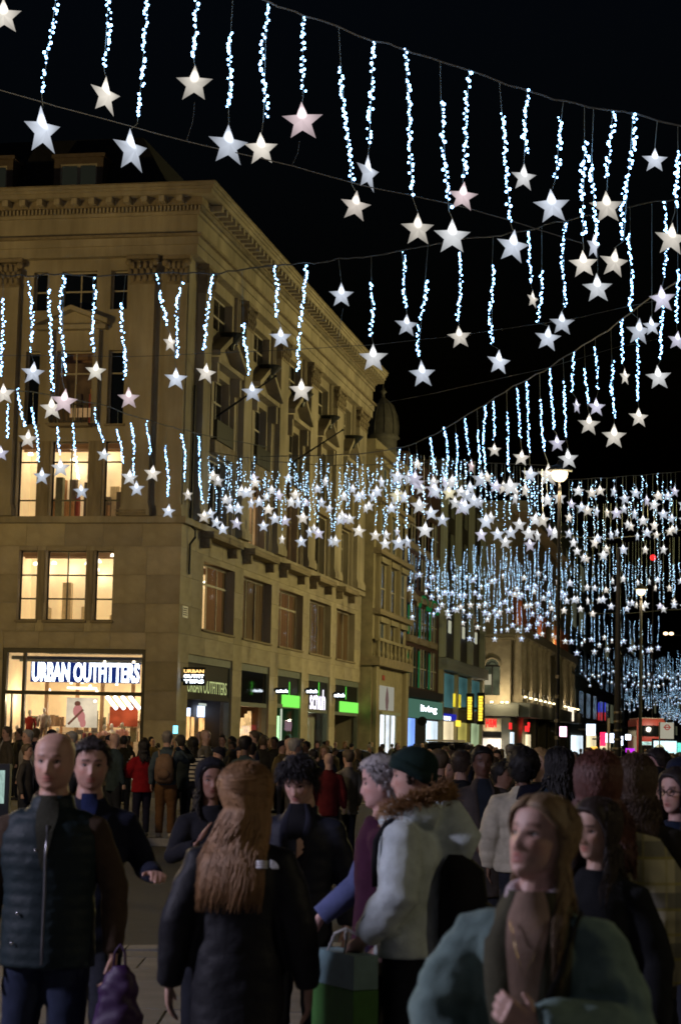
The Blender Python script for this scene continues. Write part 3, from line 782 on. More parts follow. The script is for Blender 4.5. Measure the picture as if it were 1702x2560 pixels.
# ------------------------------------------------------------------ shops along the street side
TEALF = mat('grey_green_lintel', (.13, .15, .13), rough=.6)
for i, hh in enumerate(BSH):
    u0, u1, z1 = hh[0], hh[1], hh[3]
    s = obj('shopfront', (lambda b: (sbox(b, 'B', u0, u1, z1 - .34, z1, -.34, -.08), sbox(b, 'B', u0, u0 + .1, ZB, z1 - .343, -.34, -.1), sbox(b, 'B', u1 - .1, u1, ZB, z1 - .343, -.34, -.1), b)[-1])(NB()), TEALF, B1)
    zt_ = fb(600, (1746, 1752, 1764, 1768, 1780)[i])[1] if False else fb((523, 637, 722, 797, 868)[i], (1745, 1762, 1766, 1778, 1785)[i])[1]
    sblock('transom', s, (BLACK if i == 0 else TEALF), 'B', u0 + .1, u1 - .1, zt_ - .1, zt_ + .1, -.33, -.09)
    sblock('fascia', s, (BLACK if i != 1 else DGLASS), 'B', u0 + .1, u1 - .1, zt_ + .103, z1 - .343, -.40, -.16)
    bm = NB(); quad(bm, P3('B', u0, ZB, -.24), P3('B', u1, ZB, -.24), P3('B', u1, zt_, -.24), P3('B', u0, zt_, -.24)); obj('pane', bm, GLASS, s)
    # dark room behind
    bm = NB(); dr = 1.45 if i == 0 else 3.2
    for q in (((u0, ZB, -dr), (u1, ZB, -dr), (u1, zt_, -dr), (u0, zt_, -dr)), ((u0, ZB, -.35), (u0, ZB, -dr), (u0, zt_, -dr), (u0, zt_, -.35)), ((u1, ZB, -.35), (u1, ZB, -dr), (u1, zt_, -dr), (u1, zt_, -.35)), ((u0, zt_, -.42), (u1, zt_, -.42), (u1, zt_, -dr), (u0, zt_, -dr))):
        quad(bm, *[P3('B', *c) for c in q])
    rm = obj('shop_interior', bm, mat(('dark_room_%d' % i), ((.02, .017, .015), (.09, .045, .02), (.05, .12, .08), (.10, .11, .10), (.02, .02, .02))[i], rough=.7), B1)
    if i == 0:
        WARMD = emit('doorway_glow', (1, .55, .2), 1.3, var=.5, scale=2); COOLD = emit('doorway_lamp', (.6, .72, 1), 3.0)
        for (a, b, y0, y1, m_) in ((466, 474, 1770, 1790, COOLD), (466, 473, 1790, 1850, WARMD), (478, 484, 1793, 1840, WARMD), (494, 510, 1766, 1792, COOLD), (497, 509, 1795, 1850, WARMD)):
            A_, B_ = fb(a, y1, -1.3), fb(b, y0, -1.3); sblock('lit_display', rm, m_, 'B', A_[0], B_[0], A_[1], B_[1], -1.32, -1.25)
        A_, B_ = fb(493, 1764, -.3), fb(511, 1759, -.3); sblock('notice', s, emit('notice_light', (.8, .9, .8), .6), 'B', A_[0], B_[0], A_[1], B_[1], -.23, -.2)
        y0, z0 = fb(469, 1738, -.15); y1, z1_ = fb(567, 1719, -.15)
        put_text('sign_lettering', 'URBAN OUTFITTERS', s, emit('pale_letters', (.75, .85, .35), .62), (-.155, y0, fb(518, 1734, -.15)[1]), (0, 1, 0), (0, 0, 1), y1 - y0, .56, .006, .0)
        # projecting blade sign
        xq0, zq0 = fa(457, 1709, y0 + .3); xq1, zq1 = fa(511, 1669, y0 + .3)
    if i == 1:
        DRAPE = emit('lit_drape', (1, .62, .26), 1.0, var=.5, scale=3)
        for k, (a, b, t) in enumerate(((604, 612, 1795), (612, 619, 1785), (618, 624, 1778))):
            A_, B_ = fb(a, 1880, -.9), fb(b, t, -.9); bm = NB(); tube(bm, [P3('B', (A_[0] + B_[0]) / 2, A_[1], -.9), P3('B', (A_[0] + B_[0]) / 2 + .1, B_[1], -.9)], [abs(B_[0] - A_[0]) * .6, abs(B_[0] - A_[0]) * .35], 8); obj('drape', bm, DRAPE, rm)
        A_, B_ = fb(630, 1880, -.8), fb(664, 1785, -.8); sblock('brown_curtain', rm, mat('brown_curtain', (.16, .075, .03), rough=.9, stretch=(12, 12, .2), var=.4), 'B', A_[0], B_[0], A_[1], B_[1], -.9, -.7)
        lamp('display_light', (0, 0, 0), 40, (1, .6, .3), .2, parent=rm).location = P3('B', u0 + (u1 - u0) * .5, zt_ - .8, -.55)
    if i == 2:
        A_, B_ = fb(692, 1935, -.5), fb(699, 1790, -.5); sblock('light_strip', rm, emit('green_white', (.5, 1, .45), 1.6), 'B', A_[0], B_[0], A_[1], B_[1], -.56, -.5)
        A_, B_ = fb(700, 1935, -.6), fb(706, 1772, -.6); sblock('white_panel', rm, emit('pale_panel', (.75, .85, .65), .8), 'B', A_[0], B_[0], A_[1], B_[1], -.66, -.6)
        lamp('display_light', (0, 0, 0), 70, (.25, 1, .35), .2, parent=rm).location = P3('B', u0 + 1.2, ZB + .9, -.9)
    if i == 3:
        bl = [sblock('window_blind', rm, mat('grey_blind', (.24, .25, .21), rough=.7), 'B', u0 + .8 + k * .9, u0 + 1.65 + k * .9, ZB, zt_ - .1, -.75, -.7) for k in range(int((u1 - u0 - 1) / .9))]
        lamp('display_light', (0, 0, 0), 60, (.9, 1, .75), .2, parent=rm).location = P3('B', u0 + 2.2, zt_ - .4, -.5)
        y0, z0 = fb(775, 1770, -.1); y1, z1_ = fb(816, 1728, -.1)
        put_text('sign_lettering', 'schuh', s, emit('white_sign_strong', (.9, .85, 1), 2.2), (-.14, y0 + .1, z0 - .1), (0, 1, 0), (0, 0, 1), y1 - y0 - .2, (z1_ - z0) * 1.15, .008, .012)
    if i in (2, 4):
        (pa, pb, ya, yb_) = ((706, 751, 1763, 1744), 0, (851, 898, 1777, 1760))[0] if i == 2 else (850, 897, 1777, 1760)
        A_, B_ = fb(pa, ya, -.1), fb(pb, yb_, -.1)
        zc = (fb((pa + pb) / 2, (ya + yb_) / 2, -.1)[1])
        sblock('light_band', s, GREENSIGN, 'B', A_[0], min(B_[0], u1 - .02), zc - .32, zc + .32, -.15, -.06)
# blade signs: little lit boxes standing out from the wall towards the walkers
def blade(pxl, pxr, pyt, pyb, rows, label, green=False):
    yq, _ = fb(pxl, (pyt + pyb) / 2, 0)
    x0 = .003; w = max(.7, fa(pxr, pyt, yq)[0] - .05)
    z0 = fa((pxl + pxr) / 2, pyb, yq)[1]; z1 = fa((pxl + pxr) / 2, pyt, yq)[1]
    s = empty('blade_sign', wl(0, 0), ANG, label, 'sign', 'projecting shop signs')
    block('sign_box', s, BLACK, x0 + .1, x0 + .1 + w, yq, yq + .22, z0 - .06, z1 + .06)
    block('wall_bracket', s, IRON, x0, x0 + .1, yq + .06, yq + .16, z0 + .1, z0 + .25)
    n = len(rows); hh = (z1 - z0) / n
    for k, (t, m_) in enumerate(rows):
        put_text('sign_lettering', t, s, m_, (x0 + .14, yq - .005, z1 - (k + 1) * hh + .04), (1, 0, 0), (0, 0, 1), w - .1, hh - .07, .03, .02)
    if green: block('green_edge', s, emit('green_neon', (.15, 1, .08), 1.1), x0 + .1 + w + .003, x0 + .128 + w, yq, yq + .03, z0 - .1, z1 + .36)
blade(452, 511, 1672, 1710, (('URBAN', emit('amber_letters', (1, .62, .2), 2.0)), ('OUTFIT', WHITESIGN), ('TERS', WHITESIGN)), 'small projecting sign with stacked white and amber letters above the corner shop doorway')
blade(684, 709, 1722, 1733, (('schuh', WHITESIGN),), 'small projecting shoe shop sign at the first black shopfront, leftmost of three', True)
blade(760, 787, 1722, 1734, (('schuh', WHITESIGN),), 'small projecting shoe shop sign beside the big white lettering, middle one of three', True)
blade(830, 855, 1732, 1744, (('schuh', WHITESIGN),), 'small projecting shoe shop sign next to the right green band, farthest of three', True)

# ------------------------------------------------------------------ buildings farther along the street
def pieces(parent, name, m, xl, items, dep=.1):
    for (y0, y1, z0, z1) in items: block(name, parent, m, xl - .02, xl + dep, y0, y1, z0, z1)
def fwin(parent, xl, y0, y1, z0, z1, pane, frame=PALEFRAME, nb=1, nt_=1, rec=.25):
    w = block('window', parent, pane, xl - .01, xl + .02, y0, y1, z0, z1)
    for k in range(1, nb + 1):
        yc = y0 + (y1 - y0) * k / (nb + 1); b = block('glazing_bar', parent, frame, xl + .023, xl + .08, yc - .06, yc + .06, z0, z1)
    for k in range(1, nt_ + 1):
        zc = z0 + (z1 - z0) * k / (nt_ + 1); block('glazing_bar', parent, frame, xl + .022, xl + .07, y0, y1, zc - .05, zc + .05)
    return w
def body(parent, m, x0, x1, y0, y1, z0, z1, name='wall'):
    bm = NB(); box(bm, x0, x1, y0, y1, z0, z1); return obj(name, bm, m, parent)
FSTONE = mat('street_stone', (.30, .26, .17), rough=.9, var=.3, scale=1.5, bump=.2, bscale=8)
BRICK = mat('dark_red_brick', (.06, .028, .02), rough=.9, var=.35, scale=5)
PALEM = mat('pale_mullion', (.30, .32, .25), rough=.7)
DIMW = emit('dim_office', (.9, .95, .6), .06, sample=False, var=.5, scale=1)
COOLSH = emit('cool_shop', (.75, .9, 1), 1.3, var=.5, scale=.8)
WARMSH = emit('warm_shop', (1, .82, .5), 1.1, var=.55, scale=.8)
# (2) ornate narrow building with balcony and domed turret
x2 = .7
b2 = empty('ornate_building', CORN, ANG, 'narrow ornate stone building with a dark domed turret next to the corner building', 'building')
y20, y21 = LB + .25, fb(1012, 1700, x2)[0]
zf = lambda px, py: fb(px, py, x2)[1]
zcn, ztop2 = zf(970, 1672), zf(950, 1105)
body(b2, FSTONE, -12, x2, y20, y21, -1.2, ztop2)
body(b2, STONED, -.5, x2 + .55, y20 - .2, y21 + .2, zcn, zcn + .55, 'cornice')
L2 = y21 - y20
for j, (za, zb2) in enumerate(((zf(950, 1655), zf(950, 1560)), (zf(950, 1530), zf(950, 1410)), (zf(950, 1385), zf(950, 1280)), (zf(950, 1255), zf(950, 1165)))):
    for k in range(3):
        ya = y20 + L2 * (.10 + .30 * k); w_ = L2 * .2
        fwin(b2, x2, ya, ya + w_, za, zb2, DGLASS if (j + k) % 3 else DIMW, PALEFRAME, 1, 1)
        block('window_hood', b2, FSTONE, x2, x2 + .35, ya - .2, ya + w_ + .2, zb2 + .05, zb2 + .4)
        block('half_column', b2, FSTONE, x2, x2 + .28, ya - .55, ya - .25, za - .3, zb2 + .4)
    block('string_course', b2, STONED, x2, x2 + .5, y20, y21, zb2 + .5, zb2 + .85)
for k in range(9):
    yy = y20 + .3 + (L2 - .6) * k / 8
    bm = NB(); lathe(bm, [(.1, 0), (.16, .25), (.07, .5), (.12, .9), (.12, 1.0)], 8, (x2 + .35, yy, zcn + .55)); obj('baluster', bm, FSTONE, b2)
block('balcony_rail', b2, FSTONE, x2 + .2, x2 + .5, y20, y21, zcn + 1.55, zcn + 1.75)
# its ground floor: two piers, a lit doorway and a tree poster above it
yd0, yd1 = fb(945, 1800, x2)[0], fb(985, 1800, x2)[0]
block('doorway', b2, emit('bright_doorway', (.85, .92, 1), 1.3, var=.5, scale=1.2), x2 + .003, x2 + .04, yd0, yd1, -.4, zf(965, 1785))
for k in (0, .34, .67, 1): block('door_frame', b2, PALEM, x2 + .043, x2 + .12, yd0 + (yd1 - yd0) * k - .09, yd0 + (yd1 - yd0) * k + .09, -.4, zf(965, 1785))
block('door_header', b2, PALEM, x2 + .005, x2 + .3, yd0 - .2, yd1 + .8, zf(965, 1788), zf(965, 1780))
block('poster_panel', b2, emit('pale_lit_panel', (.85, .82, .65), .34), x2 + .003, x2 + .06, yd0, yd1 - .6, zf(965, 1776), zf(965, 1716))
bm = NB(); yc = (yd0 + yd1 - .6) / 2
for (dz, r) in ((.22, .5), (.42, .62), (.62, .5), (.8, .3), (.93, .12)):
    zz = zf(965, 1776) + (zf(965, 1716) - zf(965, 1776)) * dz; blob(bm, (x2 + .07, yc, zz), (.012, r * 1.1, r * .75), 9, 6)
tube(bm, [(x2 + .065, yc, zf(965, 1775)), (x2 + .065, yc, zf(965, 1750))], .07, 5)
obj('tree_picture', bm, emit('dull_rose', (.36, .22, .2), .35), b2)
block('round_emblem', b2, mat('emblem_red', (.35, .05, .04)), x2 + .003, x2 + .05, yd0 + 1.2, yd0 + 2.0, zf(965, 1702), zf(965, 1690))
for yy in (y20 + .2, y21 - 1.3): block('pier', b2, FSTONE, x2, x2 + .3, yy, yy + 1.1, -1, zcn - .05)
# turret
cx = -1.2; cyy = fb(955, 1100, cx)[0]
zt0 = ztop2; zs_ = lambda py: fa(955, py, cyy)[1]
bm = NB(); lathe(bm, [(1.05, zt0 - 1), (1.05, zs_(1100)), (1.25, zs_(1096)), (1.1, zs_(1088)), (1.12, zs_(1065)), (1.0, zs_(1040)), (.72, zs_(1015)), (.36, zs_(1000)), (.16, zs_(995)), (.12, zs_(985)), (.28, zs_(980)), (.1, zs_(974)), (.0, zs_(960))], 18, (cx, cyy, 0))
tr = obj('turret', bm, mat('lead_dome', (.09, .085, .075), rough=.6, var=.4), b2, smooth=True)
for k in range(10):
    a = k * 2 * math.pi / 10
    bm = NB(); tube(bm, [(cx + r * math.cos(a), cyy + r * math.sin(a), z) for r, z in ((1.14, zs_(1088)), (1.15, zs_(1065)), (1.03, zs_(1040)), (.74, zs_(1015)), (.2, zs_(997)))], .05, 5); obj('dome_rib', bm, mat('lead_dome', (0, 0, 0)), tr)
# (3) dark brick building with green-lit arched windows
x3 = .15
b3 = empty('dark_brick_building', CORN, ANG, 'dark red brick building with tall green-lit windows over a teal shop sign', 'building')
y30, y31 = y21 + .3, fb(1093, 1700, x3)[0]
zf3 = lambda py, px=1055: fb(px, py, x3)[1]
ztop3 = zf3(1200)
body(b3, BRICK, -12, x3, y30, y31, -1.4, ztop3)
body(b3, BRICK, -.3, x3 + .4, y30, y31, ztop3 + .003, ztop3 + .8, 'cornice')
GRN = emit('green_strip', (.05, .9, .25), .10)
L3 = y31 - y30
for k in range(3):
    ya = y30 + L3 * (.18 + .27 * k); w_ = L3 * .21
    for (a, b) in ((1722, 1625), (1598, 1522), (1480, 1400), (1370, 1290)):
        z0, z1 = zf3(a), zf3(b)
        fwin(b3, x3, ya, ya + w_, z0, z1, DGLASS, PALEFRAME, 2, 1)
        if b in (1625, 1522):
            block('light_strip', b3, GRN, x3 + .1, x3 + .2, ya - .16, ya - .06, z0, z1 - .2)
        block('spandrel', b3, STONED, x3, x3 + .2, ya, ya + w_, z1 + .3, z1 + .8)
        if b == 1522:
            bm = NB(); tube(bm, [(x3 + .12, ya + w_ / 2 - w_ / 2 * math.cos(t), z1 + .9 * math.sin(t)) for t in [math.pi * q / 8 for q in range(9)]], .12, 5); obj('arch', bm, GRN if k else STONED, b3)
zb3 = zf3(1752)
block('dark_fascia', b3, BLACK, x3, x3 + .5, y30, y31, zf3(1748), zf3(1728))
block('teal_fascia', b3, emit('teal_panel', (.18, .42, .30), .32), x3, x3 + .45, y30 + .1, y31, zf3(1796), zf3(1752))
y0, z0 = fb(1051, 1783, x3 + .45); y1, z1 = fb(1091, 1765, x3 + .45)
put_text('sign_lettering', 'living', b3, WHITESIGN, (x3 + .46, y0, zf3(1786, 1072)), (0, 1, 0), (0, 0, 1), y1 - y0, zf3(1766, 1072) - zf3(1786, 1072), .01, .01)
zsh = zf3(1798)
block('shop_window', b3, emit('blue_screen', (.22, .4, 1), 1.6, var=.6, scale=.5), x3, x3 + .1, fb(1011, 1830, x3)[0], fb(1033, 1830, x3)[0], -.4, zsh)
block('shop_window', b3, COOLSH, x3, x3 + .1, fb(1062, 1830, x3)[0], fb(1090, 1830, x3)[0], -.4, zsh - .1)
block('shop_window', b3, mat('dark_entry', (.01, .01, .012)), x3, x3 + .1, fb(1034, 1830, x3)[0], fb(1061, 1830, x3)[0], -.4, zsh)
bm = NB(); yq = fb(1055, 1803, 1.4)[0]; lathe(bm, [(0, -.06), (.34, -.06), (.34, .06), (0, .06)], 18)
ds = obj('round_sign', bm, BLACK, b3); ds.location = (1.4, yq, fb(1055, 1803, 1.4)[1]); ds.rotation_euler = (math.pi / 2, 0, 0)
# (4) building with pale mullions and yellow signs
x4 = .2
b4 = empty('mullioned_building', CORN, ANG, 'dark office building divided by pale vertical mullions with yellow signs at street level', 'building')
y40, y41 = y31 + .2, fb(1199, 1700, x4)[0]
zf4 = lambda py, px=1145: fb(px, py, x4)[1]
DARKP = mat('dark_panel', (.035, .03, .022), rough=.5, var=.3)
ztop4 = fb(1120, 1165, x4)[1]
body(b4, DARKP, -14, x4, y40, y41, -1.4, ztop4)
L4 = y41 - y40
zbnd = zf4(1672)
for k in range(4):
    yy = y40 + (L4 - .8) * k / 3
    block('mullion', b4, PALEM, x4, x4 + .5, yy, yy + .7, zbnd + .5, ztop4)
    block('pier', b4, mat('pale_pier', (.3, .27, .17), rough=.7), x4, x4 + .35, yy, yy + .8, -1, zbnd - .5)
block('band', b4, mat('grey_band', (.20, .22, .20), rough=.7), x4, x4 + .8, y40, y41, zbnd - .5, zbnd + .45)
for k in range(3):
    y0 = y40 + (L4 - .8) * k / 3 + .7; y1 = y40 + (L4 - .8) * (k + 1) / 3
    for q in (.16, .56):
        ya = y0 + (y1 - y0) * q
        block('slit_window', b4, emit('slit_light', (.85, .85, .62), .5), x4, x4 + .06, ya, ya + (y1 - y0) * .17, zf4(1592), zf4(1562))
        for (a, b) in ((1520, 1460), (1420, 1350), (1310, 1240)): block('window', b4, DGLASS, x4, x4 + .05, ya, ya + (y1 - y0) * .3, zf4(a), zf4(b))
    block('shop_window', b4, (emit('teal_glass', (.2, .5, .5), .22, var=.6, scale=.7)), x4, x4 + .06, y0, y1, zf4(1772), zf4(1692))
    block('shop_window', b4, (WARMSH, emit('yellow_shop', (1, .85, .2), .5, var=.6, scale=.6), emit('green_shop', (.7, .9, .5), .6, var=.7, scale=.6))[k], x4, x4 + .06, y0, y1, -.6, zf4(1806))
    block('shop_fascia', b4, BLACK if k else emit('blue_fascia', (.04, .05, .8), .45), x4, x4 + .3, y0, y1, zf4(1803), zf4(1788) if not k else zf4(1775))
y0 = y40 + .75; put_text('sign_lettering', 'MAXI 10', b4, WHITESIGN, (x4 + .31, y0 + .5, zf4(1801, 1108)), (0, 1, 0), (0, 0, 1), 4.0, .35, .006, .0)
block('lit_window', b4, emit('office_lit', (.95, .95, .6), .3), x4, x4 + .08, fb(1095, 1140, x4)[0] + .5, fb(1122, 1140, x4)[0], fb(1108, 1250, x4)[1], fb(1108, 1225, x4)[1])
def yblade(px, pyt, pyb, w, out, label, border=True):
    yq = fb(px, 1770, out)[0]
    s = empty('vertical_sign', wl(0, 0), ANG, label, 'sign', 'yellow vertical signs')
    z0, z1 = fb(px, pyb, out)[1], fb(px, pyt, out)[1]
    block('sign_box', s, BLACK, out - w * .72, out + w * .72, yq, yq + .3, z0 - .3, z1 + .3)
    R = random.Random(px); n = 9
    for k in range(n):
        a = z0 + (z1 - z0) * k / n
        block('letter_block', s, YELSIGN, out - w * .42, out + w * R.uniform(.32, .42), yq - .05, yq - .003, a + .03, a + (z1 - z0) / n - .01)
    block('wall_bracket', s, IRON, x4, out - w * .72, yq + .1, yq + .2, (z0 + z1) / 2 - .1, (z0 + z1) / 2 + .1)
yblade(1174, 1742, 1800, .46, 1.2, 'yellow lit vertical sign in front of the mullioned building, left one of two')
yblade(1201, 1740, 1803, .46, 1.5, 'yellow lit vertical sign in a black case, right one of two on the mullioned building')
block('yellow_poster', b4, emit('yellow_print', (1, .8, .05), .8, var=.5, scale=1.0), x4 + .1, x4 + .2, fb(1129, 1740, x4)[0], fb(1146, 1740, x4)[0], zf4(1768, 1137), zf4(1735, 1137))
block('yellow_poster', b4, YELSIGN, x4 + .35, x4 + .45, fb(1128, 1810, x4)[0], fb(1138, 1810, x4)[0], zf4(1816, 1133), zf4(1801, 1133))
# (5) pale stone store with an arched window, columns and uplights
b5 = empty('columned_building', CORN, ANG, 'pale uplit stone store with a big arched window and a row of columns', 'building')
Y5 = y41 + 6.0
f5 = lambda px, py: fa(px, py, Y5)
xl5, xr5 = f5(1192, 1700)[0], f5(1275, 1700)[0]
z5 = lambda py, px=1235: f5(px, py)[1]
S5 = mat('warm_stone', (.36, .32, .24), rough=.85, var=.25, scale=1.5)
zc5 = z5(1760)
y5e = fb(1420, 1700, xr5)[0]
ztop5 = fb(1290, 1290, xr5)[1]
aw0, aw1 = f5(1209, 1700)[0], f5(1249, 1700)[0]; azb, azs = z5(1738), z5(1664)
body(b5, S5, xl5 - 14, xr5, Y5 + .3, y5e, -1.8, ztop5)
bm = NB(); n = 12; am = (aw0 + aw1) / 2; ar = (aw1 - aw0) / 2
quad(bm, (xl5, Y5, zc5), (aw0, Y5, zc5), (aw0, Y5, ztop5), (xl5, Y5, ztop5)); quad(bm, (aw1, Y5, zc5), (xr5, Y5, zc5), (xr5, Y5, ztop5), (aw1, Y5, ztop5))
quad(bm, (aw0, Y5, zc5), (aw1, Y5, zc5), (aw1, Y5, azb), (aw0, Y5, azb))
arc = [(am - ar * math.cos(math.pi * q / n), azs + ar * math.sin(math.pi * q / n)) for q in range(n + 1)]
for q in range(n):
    (a, za), (b, zb2) = arc[q], arc[q + 1]; quad(bm, (a, Y5, za), (b, Y5, zb2), (b, Y5, ztop5), (a, Y5, ztop5)); quad(bm, (a, Y5, za), (b, Y5, zb2), (b, Y5 + .4, zb2), (a, Y5 + .4, za))
quad(bm, (aw0, Y5, azb), (aw0, Y5, azs), (aw0, Y5 + .3, azs), (aw0, Y5 + .3, azb)); quad(bm, (aw1, Y5, azb), (aw1, Y5, azs), (aw1, Y5 + .3, azs), (aw1, Y5 + .3, azb))
fc = obj('front_wall', bm, S5, b5)
bm = NB(); tube(bm, [(a, Y5 - .04, z) for a, z in arc], .16, 6); obj('arch_moulding', bm, S5, b5)
bm = NB(); quad(bm, (aw0, Y5 + .25, azb), (aw1, Y5 + .25, azb), (aw1, Y5 + .25, azs + ar), (aw0, Y5 + .25, azs + ar))
aw = obj('arched_window', bm, emit('arched_window_glow', (.62, .66, .38), .10, var=.7, scale=.7), b5)
for q in (.5,): block('glazing_bar', aw, IRON, aw0 + (aw1 - aw0) * q - .06, aw0 + (aw1 - aw0) * q + .06, Y5 + .16, Y5 + .22, azb, azs)
block('glazing_bar', aw, IRON, aw0, aw1, Y5 + .15, Y5 + .215, azs - .1, azs + .08)
bm = NB(); tube(bm, [(am - ar * .5 * math.cos(math.pi * q / 8), Y5 + .18, azs + ar * .5 * math.sin(math.pi * q / 8)) for q in range(9)], .05, 5); obj('glazing_bar', bm, IRON, aw)
block('lit_blind', aw, emit('pale_blind', (1, .9, .6), .38), aw0 + .05, am - .08, Y5 + .17, Y5 + .2, azb + 1.0, azb + 2.0)
for (a, b, d) in ((1592, 1586, .9), (1600, 1594, .5)): block('cornice', b5, S5, xl5 - .2, xr5 + .4, Y5 - d, Y5 - .003, z5(a), z5(b))
block('canopy_band', b5, mat('grey_canopy', (.10, .11, .10), rough=.7), xl5, xr5 + .9, Y5 - .9, Y5 - .003, z5(1790), zc5)
block('shop_fascia', b5, mat('cream_fascia', (.55, .48, .33), rough=.6), xl5 + .1, f5(1253, 1800)[0], Y5 - .35, Y5 - .05, z5(1828), z5(1796))
lamp('fascia_light', (0, 0, 0), 30, (1, .85, .6), .15, parent=b5).location = (am, Y5 - 1.1, z5(1822))
a, b = f5(1215, 1819), f5(1241, 1797)
put_text('sign_lettering', 'H&M', b5, REDSIGN, (a[0], Y5 - .36, a[1]), (1, 0, 0), (0, 0, 1), b[0] - a[0], b[1] - a[1], .06, .03)
block('shop_window', b5, emit('store_glow', (1, .85, .68), 1.2, var=.9, scale=.9), xl5 + .1, f5(1253, 1800)[0], Y5 - .1, Y5 - .05, -1, z5(1846))
block('dark_lintel', b5, BLACK, xl5 + .1, f5(1253, 1800)[0], Y5 - .3, Y5 - .003, z5(1843), z5(1830))
NC = 7
zcol0, zcol1 = fb(1300, 1745, xr5)[1], fb(1300, 1600, xr5)[1]
UPL = emit('uplight_lens', (1, .85, .5), 5.0)
for k in range(NC * 2):
    yy = Y5 + 1.2 + (y5e - Y5 - 2) * k / (NC * 2 - 1)
    if k in (7, 8): continue
    bm = NB(); lathe(bm, [(.55, zcol0 - .6), (.55, zcol0), (.42, zcol0 + .1), (.36, zcol1 - .5), (.55, zcol1 - .3), (.6, zcol1)], 10, (xr5 + .55, yy, 0))
    obj('column', bm, S5, b5, smooth=True)
    bm = NB(); lathe(bm, [(0, .1), (.13, .1), (.16, -.05), (0, -.05)], 8, (xr5 + 1.35, yy, zcol0 - .1)); obj('uplight', bm, UPL, b5)
    if k % 2 == 0:
        l = lamp('uplight_beam', (0, 0, 0), 110, (1, .76, .42), .15, parent=b5); l.location = (xr5 + 2.3, yy, zcol0 + .5)
    block('attic_pier', b5, mat('attic_red', (.30, .10, .05), rough=.8), xr5 - .02, xr5 + .4, yy - .3, yy + .3, zcol1 + 1.0, zcol1 + 3.8)
    block('window', b5, DGLASS, xr5, xr5 + .03, yy + .6, yy + (y5e - Y5) / (NC * 2) - .5, zcol0, zcol1 - .4)
    block('canopy_bracket', b5, IRON, xr5 + .9, xr5 + 1.1, yy + .5, yy + 1.4, zcol0 - .6, zcol0 + .7)
block('entablature', b5, S5, xr5 - .1, xr5 + 1.2, Y5 + .003, y5e, zcol1 + .003, zcol1 + .95)
for k in range(3):
    l = lamp('attic_light', (0, 0, 0), 160, (1, .6, .25), .2, parent=b5); l.location = (xr5 + .9, Y5 + 3 + k * (y5e - Y5) * .32, zcol1 + 1.5)
block('canopy_band', b5, mat('grey_canopy', (0, 0, 0)), xr5, xr5 + 1.9, Y5 + .003, y5e, zcol0 - 2.0, zcol0 - .65)
block('top_cornice', b5, S5, xl5, xr5 + 1.5, Y5 - .6, y5e, ztop5 + .003, ztop5 + 1.0)
for px in (1230, 1256, 1268):
    q = f5(px, 1752); bm = NB(); lathe(bm, [(0, .1), (.13, .1), (.15, -.05), (0, -.05)], 8, (q[0], Y5 - .5, zc5 + .15)); obj('uplight', bm, UPL, b5)
    l = lamp('uplight_beam', (0, 0, 0), 150, (1, .78, .45), .15, parent=b5); l.location = (q[0], Y5 - 2.0, zc5 + .5)
for (px, py, w_, hh, mm) in ((1271, 1815, .9, 1.0, REDSIGN), (1313, 1822, 1.9, .8, REDSIGN), (1317, 1812, .8, .7, REDSIGN)):
    q = fb(px, py, xr5 + .5)
    if px == 1271: block('red_sign', b5, mm, xr5 + .6, xr5 + .7, q[0] - w_, q[0] + w_, q[1] - hh * .3, q[1] + hh * .3)
    else: block('red_sign', b5, mm, xr5 + .6, xr5 + .7, q[0] - w_, q[0] + w_, q[1] - hh * .35, q[1] + hh * .35)
for (pa, pb, pt, mm) in ((1305, 1316, 1836, WARMSH), (1266, 1274, 1830, COOLSH), (1376, 1384, 1822, WARMSH)):
    block('shop_window', b5, mm, xr5 + .3, xr5 + .4, fb(pa, 1850, xr5)[0], fb(pb, 1850, xr5)[0], -1, fb(pa, pt, xr5)[1])
for yy in (.25, .42, .6, .8): block('pier', b5, mat('dark_pier', (.04, .035, .028)), xr5, xr5 + .8, Y5 + (y5e - Y5) * yy, Y5 + (y5e - Y5) * yy + 2, -1.5, zcol0 - 2.05)
# (6) plainer buildings beyond
def plain(label, px0, px1, pxref, pytop, xl, m, cols, rows, glow, seed):
    b = empty('street_building', CORN, ANG, label, 'building', 'plain buildings far along the street')
    ya, yb = fb(px0, 1700, xl)[0], fb(px1, 1700, xl)[0]
    zt_ = fb(pxref, pytop, xl)[1]; R = random.Random(seed)
    body(b, m, xl - 18, xl, ya, yb, -3, zt_)
    for r in range(rows):
        for c in range(cols):
            y = ya + (yb - ya) * (c + .22) / cols; w_ = (yb - ya) / cols * .55
            z = 5 + (zt_ - 6.5) * r / rows
            block('window', b, glow if R.random() < .18 else DGLASS, xl - .01, xl + .06, y, y + w_, z, z + (zt_ - 6) / rows * .6)
        block('string_course', b, m, xl, xl + .4, ya, yb, 4.5 + (zt_ - 6.5) * r / rows, 4.8 + (zt_ - 6.5) * r / rows)
    n = max(2, cols // 2)
    for c in range(n):
        y = ya + (yb - ya) * (c + .15) / n
        block('shop_window', b, R.choice([WARMSH, COOLSH, DIMW, DGLASS]), xl, xl + .1, y, y + (yb - ya) / n * .7, -2, 1.9 + R.uniform(0, .8))
    return b, ya, yb
b6, a6, e6 = plain('greenish stone building beyond the columned store', 1421, 1493, 1440, 1330, xr5 + .5, mat('green_stone', (.10, .11, .075), rough=.9), 4, 4, DIMW, 1)
q = fb(1431, 1780, xr5 + 2); block('lit_sign', b6, emit('white_box_sign', (1, .88, .66), 1.4), xr5 + 1.4, xr5 + 2.1, q[0], q[0] + .3, fb(1431, 1803, xr5 + 2)[1], fb(1431, 1770, xr5 + 2)[1])
